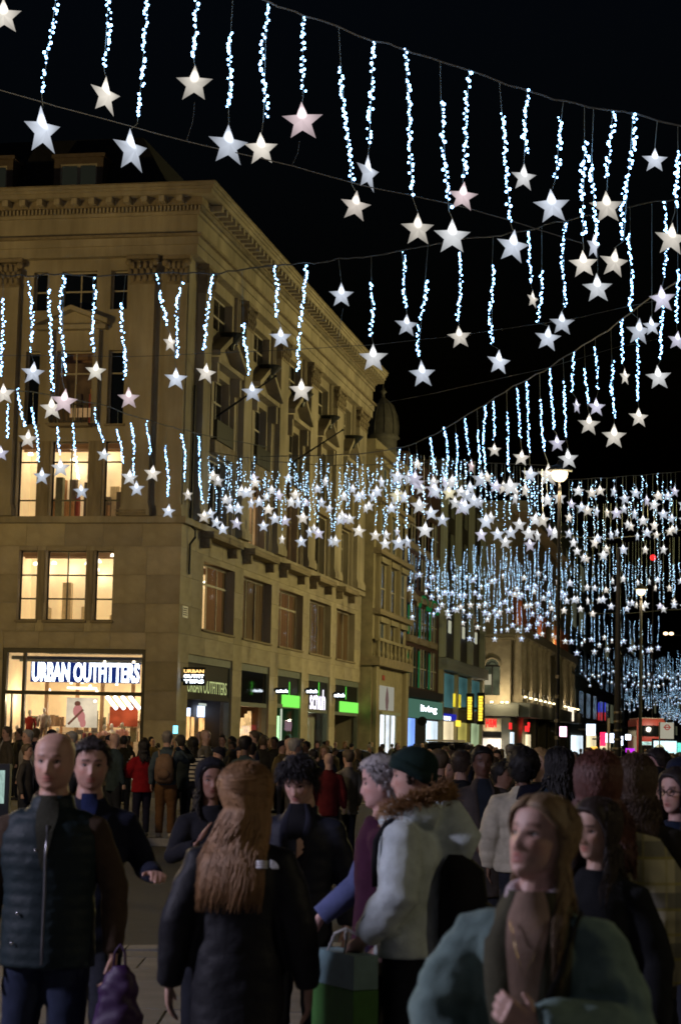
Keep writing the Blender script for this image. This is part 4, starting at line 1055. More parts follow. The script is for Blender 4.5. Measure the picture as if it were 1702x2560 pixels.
b7, a7, e7 = plain('dark building with blue and red lit banners far along the street', 1494, 1556, 1510, 1470, xr5 + .2, mat('dark_far_wall', (.06, .055, .05), rough=.9), 5, 4, DIMW, 2)
for k in range(3):
    for (t, b_, mm) in ((1755, 1780, emit('blue_banner', (.06, .08, 1), .5)), (1780, 1800, emit('red_banner', (1, .05, .06), .5))):
        px = 1491 + k * 8; q = fb(px + 3, (t + b_) / 2, xr5 + .6); block('banner', b7, mm, xr5 + .6, xr5 + .78, q[0], q[0] + .2, fb(px, b_, xr5 + .6)[1], fb(px, t, xr5 + .6)[1])
plain('last dark building before the street fades out', 1557, 1640, 1580, 1560, xr5 + .2, mat('dark_far_wall', (0, 0, 0)), 8, 4, DIMW, 3)
plain('unlit far end of the street beyond the red bus', 1641, 1720, 1660, 1640, xr5 + .2, mat('dark_far_wall', (0, 0, 0)), 10, 4, DIMW, 4)
def rsd(label, xl, y0, y1, ztop, seed):
    b = empty('opposite_building', CORN, ANG, label, 'building', 'buildings across the street')
    R = random.Random(seed); m = mat('night_wall', (.05, .045, .04), rough=.9)
    body(b, m, xl, xl + 20, y0, y1, -3, ztop)
    for r in range(4):
        for c in range(8):
            y = y0 + (y1 - y0) * (c + .2) / 8; z = 5 + (ztop - 7) * r / 4
            block('window', b, DGLASS if R.random() > .06 else DIMW, xl - .06, xl + .01, y, y + (y1 - y0) / 8 * .5, z, z + 2.2)
rsd('dark building across the street behind the bus stop', 27, 95, 190, 20, 1)
rsd('dark building at the far end across the street', 27, 195, 420, 18, 2)
# small lit signs hanging over the far pavement
for (px, py, w_, hh, c, s, lab) in ((1406, 1829, .42, .55, (1, .55, .75), 3.0, 'pink-white glowing box sign by the tall lamp post'), (1476, 1824, .5, .6, (.6, .75, 1), 3.0, 'small square blue-white box sign over the far pavement'), (1506, 1848, .3, .75, (1, .03, .12), 1.6, 'upright red lit sign over the far pavement'), (1523, 1845, .6, .5, (.65, .75, 1), 3.0, 'wide blue-white lit sign right of the red one'), (1547, 1852, .4, .5, (.7, .8, 1), 3.0, 'small white lit sign by the dark lamp column'), (1569, 1843, .3, .3, (.75, .85, 1), 3.5, 'round white lamp left of the red bus'), (1484, 1872, .35, .25, (1, .5, .08), 1.8, 'orange glow of a stall lamp above the far crowd'), (1574, 1876, .5, .22, (.6, .03, .85), 1.2, 'purple glowing light over the far crowd')):
    Yq = 150; p = at(px, py, Yq)
    s_ = empty('lit_sign', (p.x, p.y, p.z), ANG, lab, 'sign', 'small lit signs far along the street')
    w_ *= .68; hh *= .7; block('sign_face', s_, emit('lit_%d' % px, c, s), -w_, w_, -.1, .1, -hh, hh)
    block('sign_bracket', s_, IRON, -w_ - .6, -w_ - .01, -.05, .05, -.06, .06)
# ------------------------------------------------------------------ street lamps
LAMPG = emit('lamp_glow', (1.0, .80, .46), 2.6)
def street_lamp(px, py, Y, label, power, col=(1, .74, .42), r=.07, collars=(), lit=True, xyz=None):
    p = at(px, py, Y) if xyz is None else Vector(xyz)
    g = G(p.y); h = p.z - g
    s = empty('street_lamp', (p.x, p.y, g), 0, label, 'street lamp', 'street lamps')
    bm = NB(); lathe(bm, [(r * 2.2, 0), (r * 2.2, .25), (r * 1.7, .35), (r * 1.7, 1.1), (r * 1.3, 1.25), (r, 1.4), (r * .8, h - .5), (r * .45, h - .45), (r * .4, h - .1)], 12); obj('pole', bm, IRON, s, smooth=False)
    for cpy in collars:
        zc = at(px, cpy, Y).z - g
        bm = NB(); lathe(bm, [(r * .9, zc - .06), (r * 1.2, zc - .05), (r * 1.2, zc + .05), (r * .9, zc + .06)], 12); obj('collar', bm, mat('brass_collar', (.22, .19, .13), rough=.35, metal=.9), s)
    bm = NB(); lathe(bm, [(.0, h + .42), (.06, h + .4), (.1, h + .28), (.26, h + .2), (.40, h + .10), (.40, h + .06), (.0, h + .09)], 16); hd = obj('lamp_hood', bm, IRON, s)
    bm = NB(); lathe(bm, [(0, h + .05), (.25, h + .05), (.27, h - .02), (.24, h - .16), (.14, h - .27), (0, h - .30)], 16); obj('lamp_bowl', bm, LAMPG if lit else mat('unlit_bowl', (.1, .1, .1)), s)
    if lit:
        l = lamp('lamp_light', (0, 0, h - .55), power, col, .25, parent=s)
    return s
street_lamp(1398, 1182, 62.0, 'tall street lamp with a bright warm head and brass bands on its black pole', 1500, collars=(1692, 1742, 1802, 1845))
street_lamp(1601, 1476, 111.0, 'slimmer lit street lamp farther along the street at the right', 1800, r=.10)
# unseen lamps of the same street, and added ones that brighten the people
street_lamp(0, 0, 0, 'street lamp on the corner to the left of the clothes shop', 7000, xyz=(-24, 62, 12.5), col=(1, .69, .24))
street_lamp(0, 0, 0, 'street lamp on the opposite pavement facing the corner building', 17500, xyz=(27.5, 102, 16.0), col=(1, .83, .32))
street_lamp(0, 0, 0, 'street lamp on the near pavement to the right of the crowd', 250, xyz=(6.8, 4.6, 5.2), col=(1, .84, .5))  # added warm lamp, lifts the plaid coat out of the dark
street_lamp(0, 0, 0, 'street lamp on the opposite pavement facing the ornate building', 11000, xyz=(33, 128, 13.0), col=(1, .82, .34))
street_lamp(0, 0, 0, 'street lamp on the near pavement beside the crowd', 1650, xyz=(-6.4, 6.6, 4.4), col=(.80, .76, 1.0))  # added cool key light for the nearest people, given a post
street_lamp(0, 0, 0, 'street lamp on the near pavement behind the camera', 105, xyz=(-3.5, -3.5, 5.5), col=(.9, .82, .9))  # added weak fill light for the nearest people
street_lamp(0, 0, 0, 'street lamp across the road on the left, behind the shoppers', 1900, xyz=(-9, 24, 7.5), col=(1, .75, .45))  # added lamp that warms up the shoppers in the middle distance
# dark column with studded bands
p = at(1545, 1372, 70); g = G(70); hh = p.z - g
s = empty('dark_column', (p.x, p.y, g), 0, 'thick dark column with shiny bands left of the red bus', 'post')
bm = NB(); lathe(bm, [(.2, 0), (.2, 1.0), (.13, 1.2), (.12, 3.2), (.07, hh), (0, hh + .05)], 14); obj('pole', bm, IRON, s)
for k in range(6):
    zc = 1.3 + k * .32
    bm = NB(); lathe(bm, [(.12, zc - .05), (.15, zc - .03), (.15, zc + .03), (.12, zc + .05)], 12); obj('band', bm, mat('brass_collar', (0, 0, 0)), s)
block('post_plate', s, mat('pale_plate', (.5, .45, .3), rough=.5), -.36, -.28, -.02, .02, .9, 2.7)
# red warning light on a far rooftop
p = at(1631, 1394, 200)
s = empty('warning_light', p, 0, 'tiny red warning light high in the dark sky at the right', 'light')
bm = NB(); blob(bm, (0, 0, 0), .32, 10, 8); obj('red_lens', bm, REDSIGN, s)
bm = NB(); tube(bm, [(0, 0, -.3), (0, 0, -(p.z + 3))], .08, 6); obj('mast', bm, IRON, s)
p = at(1671, 1584, 170)
s = empty('wall_lamp', p, 0, 'small twin warm lamp on the dark building at the right', 'lamp')
for dx in (-.28, .2):
    bm = NB(); blob(bm, (dx, 0, 0), (.22, .2, .14), 10, 6); obj('lamp_lens', bm, emit('warm_lens', (1, .75, .45), 3.0), s)
bm = NB(); tube(bm, [(0, .1, 0), (0, 2.0, 0), (6.0, 4.0, 0)], .05, 6); obj('lamp_arm', bm, IRON, s)
# bus stop flag and shelter
p = at(1666, 1825, 80); g = G(80)
s = empty('bus_stop', (p.x, p.y, g), 0, 'cream bus stop panel with a red roundel on a pole', 'bus stop')
z0, z1 = at(1666, 1847, 80).z - g, at(1666, 1806, 80).z - g
block('stop_panel', s, emit('cream_panel_light', (.85, .80, .62), .42), -.27, .27, -.04, .04, z0, z1)
block('panel_post', s, PALEFRAME, -.33, -.28, -.03, .03, 0, z1)
bm = NB(); zc = z1 - .2; lathe(bm, [(.075, -.006), (.12, -.006), (.12, .006), (.075, .006), (.075, -.006)], 20)
o = obj('roundel_ring', bm, emit('roundel_red', (.6, .12, .1), .45), s); o.location = (0, -.05, zc); o.rotation_euler = (math.pi / 2, 0, 0)
block('roundel_bar', s, emit('roundel_red', (.6, .1, .1), .5), -.15, .15, -.07, -.057, zc - .025, zc + .025)
def screen(pxa, pxb, pyt, pyb, Y, m, label, z_to_ground=True, disc=False):
    a, b = at(pxa, pyb, Y), at(pxb, pyt, Y); g = G(Y)
    s = empty('advert_panel', (a.x, a.y, g), 0, label, 'advert panel', 'lit advert panels')
    w, z0, z1 = b.x - a.x, a.z - g, b.z - g
    block('panel_frame', s, IRON, -.06, w + .06, .03, .2, max(.15, z0 - .4), z1 + .08)
    block('lit_screen', s, m, 0, w, 0, .028, z0, z1)
    block('panel_leg', s, IRON, .02, .12, .05, .15, 0, max(.15, z0 - .4)); block('panel_leg', s, IRON, w - .12, w - .02, .05, .15, 0, max(.15, z0 - .4))
    return s, w, z0, z1
s, w, z0, z1 = screen(1633, 1690, 1853, 1890, 80, emit('cyan_white_screen', (.66, .95, 1), 1.5, var=.15, scale=1.5), 'bright white and cyan advert screen beside the bus stop')
bm = NB(); lathe(bm, [(0, -.01), (.2, -.01), (.2, 0), (0, 0)], 18); o = obj('screen_picture', bm, emit('screen_cream', (.85, .8, .5), .8), s); o.location = (w * .25, -.015, z0 + .28); o.rotation_euler = (math.pi / 2, 0, 0)
screen(1692, 1745, 1858, 1884, 80, emit('green_cyan_screen', (.2, .95, .8), 1.0, var=.3, scale=1.5), 'green-cyan lit advert screen at the right beside the white one')
screen(-30, 13, 1926, 2008, 25, emit('pale_teal_screen', (.55, .8, .72), .55, var=.35, scale=4), 'low pale teal lit panel at the left behind the bald man')

# ------------------------------------------------------------------ vehicles
CARP = mat('dark_car_paint', (.012, .014, .018), rough=.22, var=.1, spec=.6, coat=.8)
TYRE = mat('tyre_rubber', (.015, .015, .015), rough=.8)
RIM = mat('wheel_rim', (.3, .3, .3), rough=.3, metal=.8)
TAIL = emit('tail_light', (1, .02, .03), 3.0)
def car(p, rz, label, paint, L=4.2, Wd=1.8, Hh=1.48, van=False, lit=True):
    c = empty('parked_car', p, rz, label, 'car', 'cars in the road')
    bm = NB()
    lo, hi = .32, .95 if not van else 1.15
    y0, y1 = 0, L
    prof = [(y0 + .10, lo), (y0, lo + .3), (y0 + .04, hi - .05), (y0 + .25, hi), (y1 - 1.0, hi - .02), (y1 - .1, hi - .25), (y1, lo + .25), (y1 - .1, lo)]
    for sgn in (0,):
        v0 = [bm.verts.new((-Wd / 2, y, z)) for y, z in prof]; v1 = [bm.verts.new((Wd / 2, y, z)) for y, z in prof]
        n = len(prof); bm.faces.new(v0[::-1]); bm.faces.new(v1)
        for q in range(n): bm.faces.new((v0[q], v0[(q + 1) % n], v1[(q + 1) % n], v1[q]))
    bmesh.ops.recalc_face_normals(bm, faces=bm.faces)
    bmesh.ops.bevel(bm, geom=[e for e in bm.edges], offset=.07, segments=2, affect='EDGES')
    obj('car_body', bm, paint, c, smooth=True)
    bm = NB(); wt = Wd / 2 - .22; wb = Wd / 2 - .05
    cab0 = [(y0 + .12, hi - .02, wb), (y1 - 1.25, hi - .02, wb), (y1 - 1.9, Hh, wt), (y0 + .55, Hh, wt)]
    v0 = [bm.verts.new((-w_, y, z)) for y, z, w_ in cab0]; v1 = [bm.verts.new((w_, y, z)) for y, z, w_ in cab0]
    bm.faces.new(v0[::-1]); bm.faces.new(v1)
    for q in range(4): bm.faces.new((v0[q], v0[(q + 1) % 4], v1[(q + 1) % 4], v1[q]))
    bmesh.ops.recalc_face_normals(bm, faces=bm.faces)
    bmesh.ops.bevel(bm, geom=[e for e in bm.edges], offset=.05, segments=2, affect='EDGES')
    obj('cabin', bm, paint, c, smooth=True)
    def pane(name, a, b, cc, d):
        bm = NB(); quad(bm, a, b, cc, d); obj(name, bm, DGLASS, c)
    e = .012
    pane('rear_window', (-wb + .12, y0 + .16 - e * 2, hi + .06), (wb - .12, y0 + .16 - e * 2, hi + .06), (wt - .06, y0 + .50 - e * 2, Hh - .07), (-wt + .06, y0 + .50 - e * 2, Hh - .07))
    for s_ in (-1, 1):
        pane('side_window', (s_ * (wb + e - .01), y0 + .5, hi + .05), (s_ * (wb + e - .01), y1 - 1.5, hi + .05), (s_ * (wt + e + .02), y1 - 1.95, Hh - .08), (s_ * (wt + e + .02), y0 + .75, Hh - .08))
        block('tail_light', c, TAIL if lit else mat('tail_dark', (.2, .01, .01)), s_ * (Wd / 2 - .30) - .14, s_ * (Wd / 2 - .30) + .14, y0 - .02, y0 + .06, hi - .26, hi - .12)
        for yw in (y0 + .75, y1 - .85):
            bm = NB(); lathe(bm, [(.2, -.1), (.32, -.1), (.33, 0), (.32, .1), (.2, .1)], 18)
            w_ = obj('wheel', bm, TYRE, c); w_.location = (s_ * (Wd / 2 - .1), yw, .32); w_.rotation_euler = (0, math.pi / 2, 0)
            bm = NB(); lathe(bm, [(0, .03), (.18, .05), (.2, .0), (.2, -.03), (.18, -.05), (0, -.03)], 14); obj('rim', bm, RIM, w_)
    block('number_plate', c, mat('number_plate_yellow', (.6, .5, .08), rough=.4), -.26, .26, y0 - .03, y0 + .02, lo + .28, lo + .39)
    block('bumper', c, paint, -Wd / 2 + .08, Wd / 2 - .08, y0 - .05, y0 + .05, lo + .02, lo + .2)
    return c
p = at(850, 1900, 74); car((p.x, 74, G(74) - .13), ANG, 'dark glossy hatchback with a red tail light reflecting the lights, before the shoe shop', CARP)
p = at(1108, 1880, 70)
cb = car((p.x, 70, G(70) - .13), ANG, 'black taxi cab with a pale roof edge behind the man in the fur hood', mat('cab_black', (.01, .01, .011), rough=.25, coat=.8), L=4.6, Wd=1.8, Hh=1.85, van=True, lit=False)
block('roof_edge', cb, mat('pale_roof_strip', (.6, .6, .5), rough=.4), -.7, .7, .50, .58, 1.86, 1.93)
# red double-decker
p = at(1626, 1860, 178)
bus = empty('double_decker_bus', (p.x, 178, G(178)), rad(-4), 'red double-decker bus coming along the far end of the street', 'bus')
RED = mat('bus_red', (.50, .012, .015), rough=.3, var=.12, coat=.5)
bm = NB(); box(bm, -1.27, 1.27, 0, 10.5, .35, 4.38); bmesh.ops.bevel(bm, geom=list(bm.edges), offset=.14, segments=2, affect='EDGES'); obj('bus_body', bm, RED, bus)
lamp('bus_front_fill', (0, 0, 0), 160, (1, .9, .7), .2, parent=bus).location = (0, -2.5, 3.4)  # added lamp outside, before the bus, to brighten its front
block('upper_window', bus, DGLASS, -1.1, 1.1, -.03, .02, 2.75, 3.75); block('windscreen', bus, DGLASS, -1.12, 1.12, -.03, .02, 1.0, 1.95)
block('destination_blind', bus, emit('blind_light', (.6, .95, .85), .8, var=.7, scale=4), -1.0, .9, -.05, .0, 1.98, 2.28)
block('roof_edge', bus, mat('bus_roof_pale', (.7, .65, .55), rough=.4), -1.1, 1.2, .05, 10.3, 4.381, 4.43)
for s_ in (-1, 1):
    block('side_window', bus, DGLASS, s_ * 1.27 - .02, s_ * 1.27 + .02, .5, 10, 2.75, 3.65)
    block('headlight', bus, emit('headlight', (.8, .9, 1), 4), s_ * .95 - .16, s_ * .95 + .16, -.04, .0, .72, .92)
    for yw in (2.2, 8):
        bm = NB(); lathe(bm, [(0, -.15), (.48, -.15), (.5, 0), (.48, .15), (0, .15)], 16); w_ = obj('wheel', bm, TYRE, bus); w_.location = (s_ * 1.12, yw, .5); w_.rotation_euler = (0, math.pi / 2, 0)

# ------------------------------------------------------------------ star lights
S = W / 1568.0                       # the star list was measured on a 1568 wide copy of the photograph
def atd(x, y, Y): return at(x * S, y * S, Y)
def star_material():
    m, t, p = newmat('star_paper'); t.nodes.remove(p)
    N = t.nodes.new; L = t.links.new
    tc = N('ShaderNodeTexCoord'); oi = N('ShaderNodeObjectInfo')
    # the bulb inside the paper star: brightest round the bulb, falling off towards the tips
    sub = N('ShaderNodeVectorMath'); sub.operation = 'SUBTRACT'; sub.inputs[1].default_value = (0, 0, .34)
    L(tc.outputs['Object'], sub.inputs[0])
    mulv = N('ShaderNodeVectorMath'); mulv.operation = 'MULTIPLY'; mulv.inputs[1].default_value = (1.25, .6, .8); L(sub.outputs[0], mulv.inputs[0])
    ln = N('ShaderNodeVectorMath'); ln.operation = 'LENGTH'; L(mulv.outputs[0], ln.inputs[0])
    r1 = N('ShaderNodeMapRange'); r1.interpolation_type = 'SMOOTHSTEP'; r1.inputs['From Min'].default_value = .06; r1.inputs['From Max'].default_value = .36
    r1.inputs['To Min'].default_value = 1.5; r1.inputs['To Max'].default_value = 0.0; L(ln.outputs['Value'], r1.inputs['Value'])
    r2 = N('ShaderNodeMapRange'); r2.interpolation_type = 'SMOOTHSTEP'; r2.inputs['From Min'].default_value = .2; r2.inputs['From Max'].default_value = 1.1
    r2.inputs['To Min'].default_value = .80; r2.inputs['To Max'].default_value = .37; L(ln.outputs['Value'], r2.inputs['Value'])
    at_ = N('ShaderNodeAttribute'); at_.attribute_name = 'paper'
    m1 = N('ShaderNodeMath'); m1.operation = 'MULTIPLY'; L(r2.outputs[0], m1.inputs[0]); L(at_.outputs['Fac'], m1.inputs[1])
    rv = N('ShaderNodeMapRange'); rv.inputs['To Min'].default_value = .82; rv.inputs['To Max'].default_value = 1.15; L(oi.outputs['Random'], rv.inputs['Value'])
    m2 = N('ShaderNodeMath'); m2.operation = 'MULTIPLY'; L(m1.outputs[0], m2.inputs[0]); L(rv.outputs[0], m2.inputs[1])
    ad = N('ShaderNodeMath'); ad.operation = 'ADD'; L(r1.outputs[0], ad.inputs[0]); L(m2.outputs[0], ad.inputs[1])
    e = N('ShaderNodeEmission'); L(oi.outputs['Color'], e.inputs['Color']); L(ad.outputs[0], e.inputs['Strength'])
    L(e.outputs[0], t.nodes['Material Output'].inputs['Surface'])
    return m
STARM = star_material()
LED = emit('led_bulb', (.27, .56, 1.0), 10.0, sample=False)
LEDG = emit('led_bulb_far', (.42, .70, 1.0), 4.0, sample=False)
WIREM = mat('clear_wire', (.25, .29, .27), rough=.4)
CABLEM = mat('cable', (.10, .105, .10), rough=.6)
def star_mesh(seed):
    R = random.Random(seed)
    vs = []; fs = []
    for k in range(10):
        a = math.pi / 2 + k * math.pi / 5; r = 1.0 if k % 2 == 0 else .435
        r *= R.uniform(.95, 1.04)
        vs.append((r * math.cos(a), 0, r * math.sin(a)))
    vs += [(0, -.26, 0), (0, .26, 0)]
    for k in range(10):
        fs.append((k, (k + 1) % 10, 10)); fs.append(((k + 1) % 10, k, 11))
    me = bpy.data.meshes.new('star'); me.from_pydata(vs, [], fs); me.materials.append(STARM)
    at_ = me.attributes.new('paper', 'FLOAT', 'FACE')
    at_.data.foreach_set('value', [R.uniform(.90, 1.06) for _ in fs])
    return me
STARS = [star_mesh(i) for i in range(5)]
OCT = [(1, 0, 0), (-1, 0, 0), (0, 1, 0), (0, -1, 0), (0, 0, 1), (0, 0, -1)]
OCTF = [(0, 2, 4), (2, 1, 4), (1, 3, 4), (3, 0, 4), (2, 0, 5), (1, 2, 5), (3, 1, 5), (0, 3, 5)]
g_ = (1 + 5 ** .5) / 2; _n = (1 + g_ * g_) ** .5
ICO = [(a / _n, b / _n, c / _n) for a, b, c in ((-1, g_, 0), (1, g_, 0), (-1, -g_, 0), (1, -g_, 0), (0, -1, g_), (0, 1, g_), (0, -1, -g_), (0, 1, -g_), (g_, 0, -1), (g_, 0, 1), (-g_, 0, -1), (-g_, 0, 1))]
ICOF = [(0, 11, 5), (0, 5, 1), (0, 1, 7), (0, 7, 10), (0, 10, 11), (1, 5, 9), (5, 11, 4), (11, 10, 2), (10, 7, 6), (7, 1, 8), (3, 9, 4), (3, 4, 2), (3, 2, 6), (3, 6, 8), (3, 8, 9), (4, 9, 5), (2, 4, 11), (6, 2, 10), (8, 6, 7), (9, 8, 1)]
def bulbs(vs, fs, a, b, R, r, spread, gap, base):
    L = (b - a).length; n = max(3, int(L / gap)); wob = R.uniform(-.09, .09); ph = R.uniform(0, 6)
    P, Fc = (ICO, ICOF) if base else (OCT, OCTF)
    skip = 0
    for i in range(n):
        f = (i + R.uniform(-.35, .35)) / n; f = min(1, max(0, f))
        if R.random() < .10: continue
        c = a.lerp(b, f) + Vector((wob * math.sin(f * 5.5 + ph) * min(1, L / 3) + R.uniform(-spread, spread), R.uniform(-spread, spread), 0))
        q = r * R.choice((.65, .8, 1.0, 1.15, 1.35))
        o = len(vs)
        vs += [(c.x + x * q, c.y + y * q, c.z + z * q) for x, y, z in P]; fs += [(i0 + o, i1 + o, i2 + o) for i0, i1, i2 in Fc]
COOL = (.80, .87, 1.0); WARM = (1.0, .93, .82); PINK = (1.0, .80, .84); LILAC = (.84, .82, 1.0); NEUT = (.93, .94, .95); YELL = (1.0, .92, .62)
TN = {COOL: 'cool white', WARM: 'warm white', PINK: 'pinkish', LILAC: 'lilac white', NEUT: 'plain white', YELL: 'yellowish'}
PEND = []
SRAD = .31
def pendant(row, x0, y0, s0, s1, star, tint, Y, yaw=0.0, roll=None, group='', big=True, small=False):
    R = random.Random(int(x0 * 31 + y0 * 7) + 1)
    top = atd(x0, y0, Y)
    cx, cy_, r = star if star else (None, None, None)
    t = empty('star_light', top, 0)
    PEND.append((row, (cx if star else x0), t, tint, star, s0, group))
    pts = [Vector((0, 0, 0))]
    if s0: pts.append(atd(*s0, Y) - top); pts.append(atd(*s1, Y) - top)
    if star:
        c = atd(cx, cy_, Y) - top
        rr = r * S * Y / F
        pts.append(c + Vector((0, 0, rr * .95)))
    bm = NB(); pts2 = [pts[0]] + [q for i, q in enumerate(pts[1:]) if (q - pts[i]).length > .02]
    if len(pts2) > 1:
        tube(bm, pts2, .0055 if big else .008, 4); obj('wire', bm, WIREM, t)
    else: bm.free()
    if s0:
        vs, fs = [], []
        bulbs(vs, fs, pts[1], pts[2], R, .0215 if big else .024, .036 if big else .04, .044 if big else .085, big)
        me = bpy.data.meshes.new('bulb_string'); me.from_pydata(vs, [], fs); link('bulb_string', me, LED if big else LEDG, t)['kind'] = 'stuff'
    if star:
        o = link('star', R.choice(STARS), None, t, tint)
        o.location = c; o.scale = (rr, rr, rr)
        o.rotation_euler = (R.uniform(-.1, .1), roll if roll is not None else R.uniform(-.12, .12), yaw)
    return t
def cable(name, pts, Y, label, r=.016, jag=.03, seed=0, cat='cable', grp='cables across the street'):
    R = random.Random(seed)
    P = []
    for i in range(len(pts) - 1):
        (x0, y0), (x1, y1) = pts[i][:2], pts[i + 1][:2]
        n = 4
        for k in range(n):
            f = k / n; x = x0 + (x1 - x0) * f; y = y0 + (y1 - y0) * f
            yy = Y(x) if callable(Y) else Y
            P.append(atd(x, y, yy) + Vector((0, 0, R.uniform(-jag, jag))))
    x, y = pts[-1]; P.append(atd(x, y, Y(x) if callable(Y) else Y))
    bm = NB(); tube(bm, P, r, 5); o = obj(name, bm, CABLEM)
    return tag(o, label, cat, grp)
# --- first (nearest) row
D1 = 30.0
cable('cable', [(-120, -215), (200, -120), (560, -22), (620, 5), (700, 35), (860, 92), (930, 112), (965, 125), (1080, 160), (1200, 205), (1300, 235), (1410, 255), (1460, 262), (1568, 292), (1700, 325)], D1, 'nearest grey cable carrying the biggest stars, falling towards the right', .017, .02, 1)
cable('cable', [(-60, 190), (0, 208), (180, 258), (430, 325), (680, 385), (830, 425), (1040, 470), (1200, 515), (1340, 560)], D1, 'thin dark stay cable tied to the bottoms of the nearest stars', .009, .01, 2)
n1 = 'nearest cable'
P1 = [
 ((25, -200), None, None, (10, 38, 46), WARM, .1), ((150, -140), (138, -60), (97, 215), (98, 303, 60), COOL, .85), ((262, -105), (255, -80), (240, 158), (243, 222, 50), WARM, .85),
 ((352, -80), (347, -60), (317, 285), (302, 348, 58), COOL, .85), ((456, -50), (455, -42), (447, 138), (448, 194, 47), WARM, 0), ((538, -25), (532, 75), (527, 250), (526, 336, 53), COOL, .4),
 ((615, 3), (615, 10), (607, 275), (602, 344, 43), WARM, .2), ((698, 34), (697, 40), (698, 215), (696, 280, 51), PINK, 0), ((780, 62), (785, 155), (810, 425), (818, 476, 40), (1.0, .90, .80), .25),
 ((860, 92), (860, 95), (850, 340), (846, 399, 48), COOL, .95), ((933, 112), (935, 114), (950, 455), (962, 529, 42), WARM, .1), ((1013, 138), (1015, 228), (1033, 485), (1041, 546, 47), (.88, .90, .92), .1),
 ((1080, 160), (1080, 162), (1066, 410), (1065, 454, 38), PINK, 0), ((1150, 187), (1155, 262), (1175, 512), (1180, 569, 43), COOL, .2), ((1213, 207), (1213, 208), (1207, 360), (1205, 410, 34), NEUT, .3),
 ((1297, 232), (1292, 272), (1277, 418), (1271, 476, 46), COOL, 0), ((1345, 243), (1345, 325), (1341, 545), (1343, 609, 37), WARM, 0), ((1366, 247), (1362, 360), (1372, 570), (1366, 568, 32), COOL, .9),
 ((1410, 255), (1410, 257), (1398, 412), (1397, 478, 43), WARM, 0), ((1457, 262), (1457, 264), (1435, 555), (1413, 606, 38), WARM, .2), ((1513, 276), None, None, (1507, 370, 33), COOL, 0),
 ((1560, 290), (1560, 350), (1553, 490), (1545, 552, 44), WARM, .1)]
for a, s0, s1, st, tn, yw in P1: pendant(n1, *a, s0, s1, st, tn, D1, yw, group='stars on the nearest cable')
# thin tethers from stars to the stay cable
for (xa, ya, xb, yb) in ((449, 235, 430, 325), (690, 325, 672, 382)):
    bm = NB(); tube(bm, [atd(xa, ya, D1), atd((xa + xb) / 2 + 5, (ya + yb) / 2, D1), atd(xb, yb, D1)], .005, 4); tag(obj('tether', bm, CABLEM), 'thin tether from the star %s to the stay cable' % ('above the dormer windows' if xa < 500 else 'with the pink glow'), 'tether', 'star tethers')
# --- second row
D2 = 45.0
cable('cable', [(-60, 630), (0, 632), (60, 635), (150, 632), (230, 637), (400, 628), (490, 630), (560, 622), (635, 612), (705, 607), (780, 597), (855, 590), (925, 577), (985, 568), (1060, 552), (1135, 545), (1210, 530), (1300, 508), (1450, 475), (1568, 455), (1690, 430)], D2, 'second grey cable crossing the corner building at the top windows and rising to the right', .018, .03, 3)
cable('cable', [(-60, 815), (0, 818), (300, 822), (600, 808), (860, 795), (1060, 772), (1300, 738), (1450, 705), (1568, 680)], D2, 'thin stay cable below the second row of stars', .007, .01, 4)
n2 = 'second cable'
P2 = [
 ((8, 632), (8, 690), (5, 870), (10, 908, 28), WARM, 0), ((70, 634), (70, 648), (72, 815), (77, 860, 30), COOL, 0), ((113, 634), (113, 668), (122, 905), (120, 941, 30), WARM, .1), ((147, 633), (147, 636), (143, 868), (148, 926, 34), PINK, 0),
 ((215, 636), (215, 638), (217, 812), (221, 856, 27), (1, .95, .82), 0), ((290, 633), (283, 700), (286, 878), (297, 918, 28), PINK, .2), ((362, 630), (362, 632), (383, 752), (392, 790, 25), WARM, .9), ((418, 629), (418, 650), (402, 825), (405, 873, 29), COOL, .2),
 ((488, 630), (488, 632), (470, 808), (474, 860, 27), WARM, .4), ((558, 622), (560, 745), (573, 865), (581, 904, 28), COOL, .2), ((633, 612), (633, 614), (640, 735), (647, 778, 28), COOL, .2), ((703, 607), (703, 612), (685, 860), (694, 900, 31), WARM, .1),
 ((780, 597), None, None, (786, 681, 31), COOL, .1), ((855, 590), (855, 650), (856, 775), (859, 825, 36), NEUT, 0), ((926, 577), (926, 580), (936, 712), (936, 750, 30), COOL, .2), ((985, 568), (979, 645), (962, 823), (972, 863, 34), COOL, .2),
 ((1060, 552), (1060, 582), (1055, 740), (1058, 777, 30), WARM, 0), ((1135, 545), (1133, 612), (1132, 795), (1148, 835, 33), COOL, .4), ((1216, 528), (1216, 535), (1222, 655), (1226, 690, 23), WARM, .8), ((1247, 520), (1247, 625), (1240, 745), (1260, 780, 33), COOL, .1),
 ((1298, 508), (1298, 515), (1297, 710), (1293, 745, 32), COOL, .1), ((1376, 492), None, None, (1375, 665, 38), (.86, .9, .95), 0), ((1450, 475), (1450, 540), (1452, 720), (1470, 765, 33), COOL, .1), ((1500, 468), None, None, (1500, 752, 25), COOL, .3),
 ((1534, 461), (1534, 463), (1528, 640), (1524, 690, 34), LILAC, 0), ((1558, 457), (1560, 620), (1557, 745), (1558, 785, 25), LILAC, .2)]
for a, s0, s1, st, tn, yw in P2: pendant(n2, *a, s0, s1, st, tn, D2, yw, group='stars on the second cable')
bm = NB(); tube(bm, [atd(790, 710, D2), atd(783, 750, D2), atd(776, 800, D2)], .006, 4); tag(obj('tether', bm, CABLEM), 'thin tether below the lone star hanging beside the roof corner', 'tether', 'star tethers')
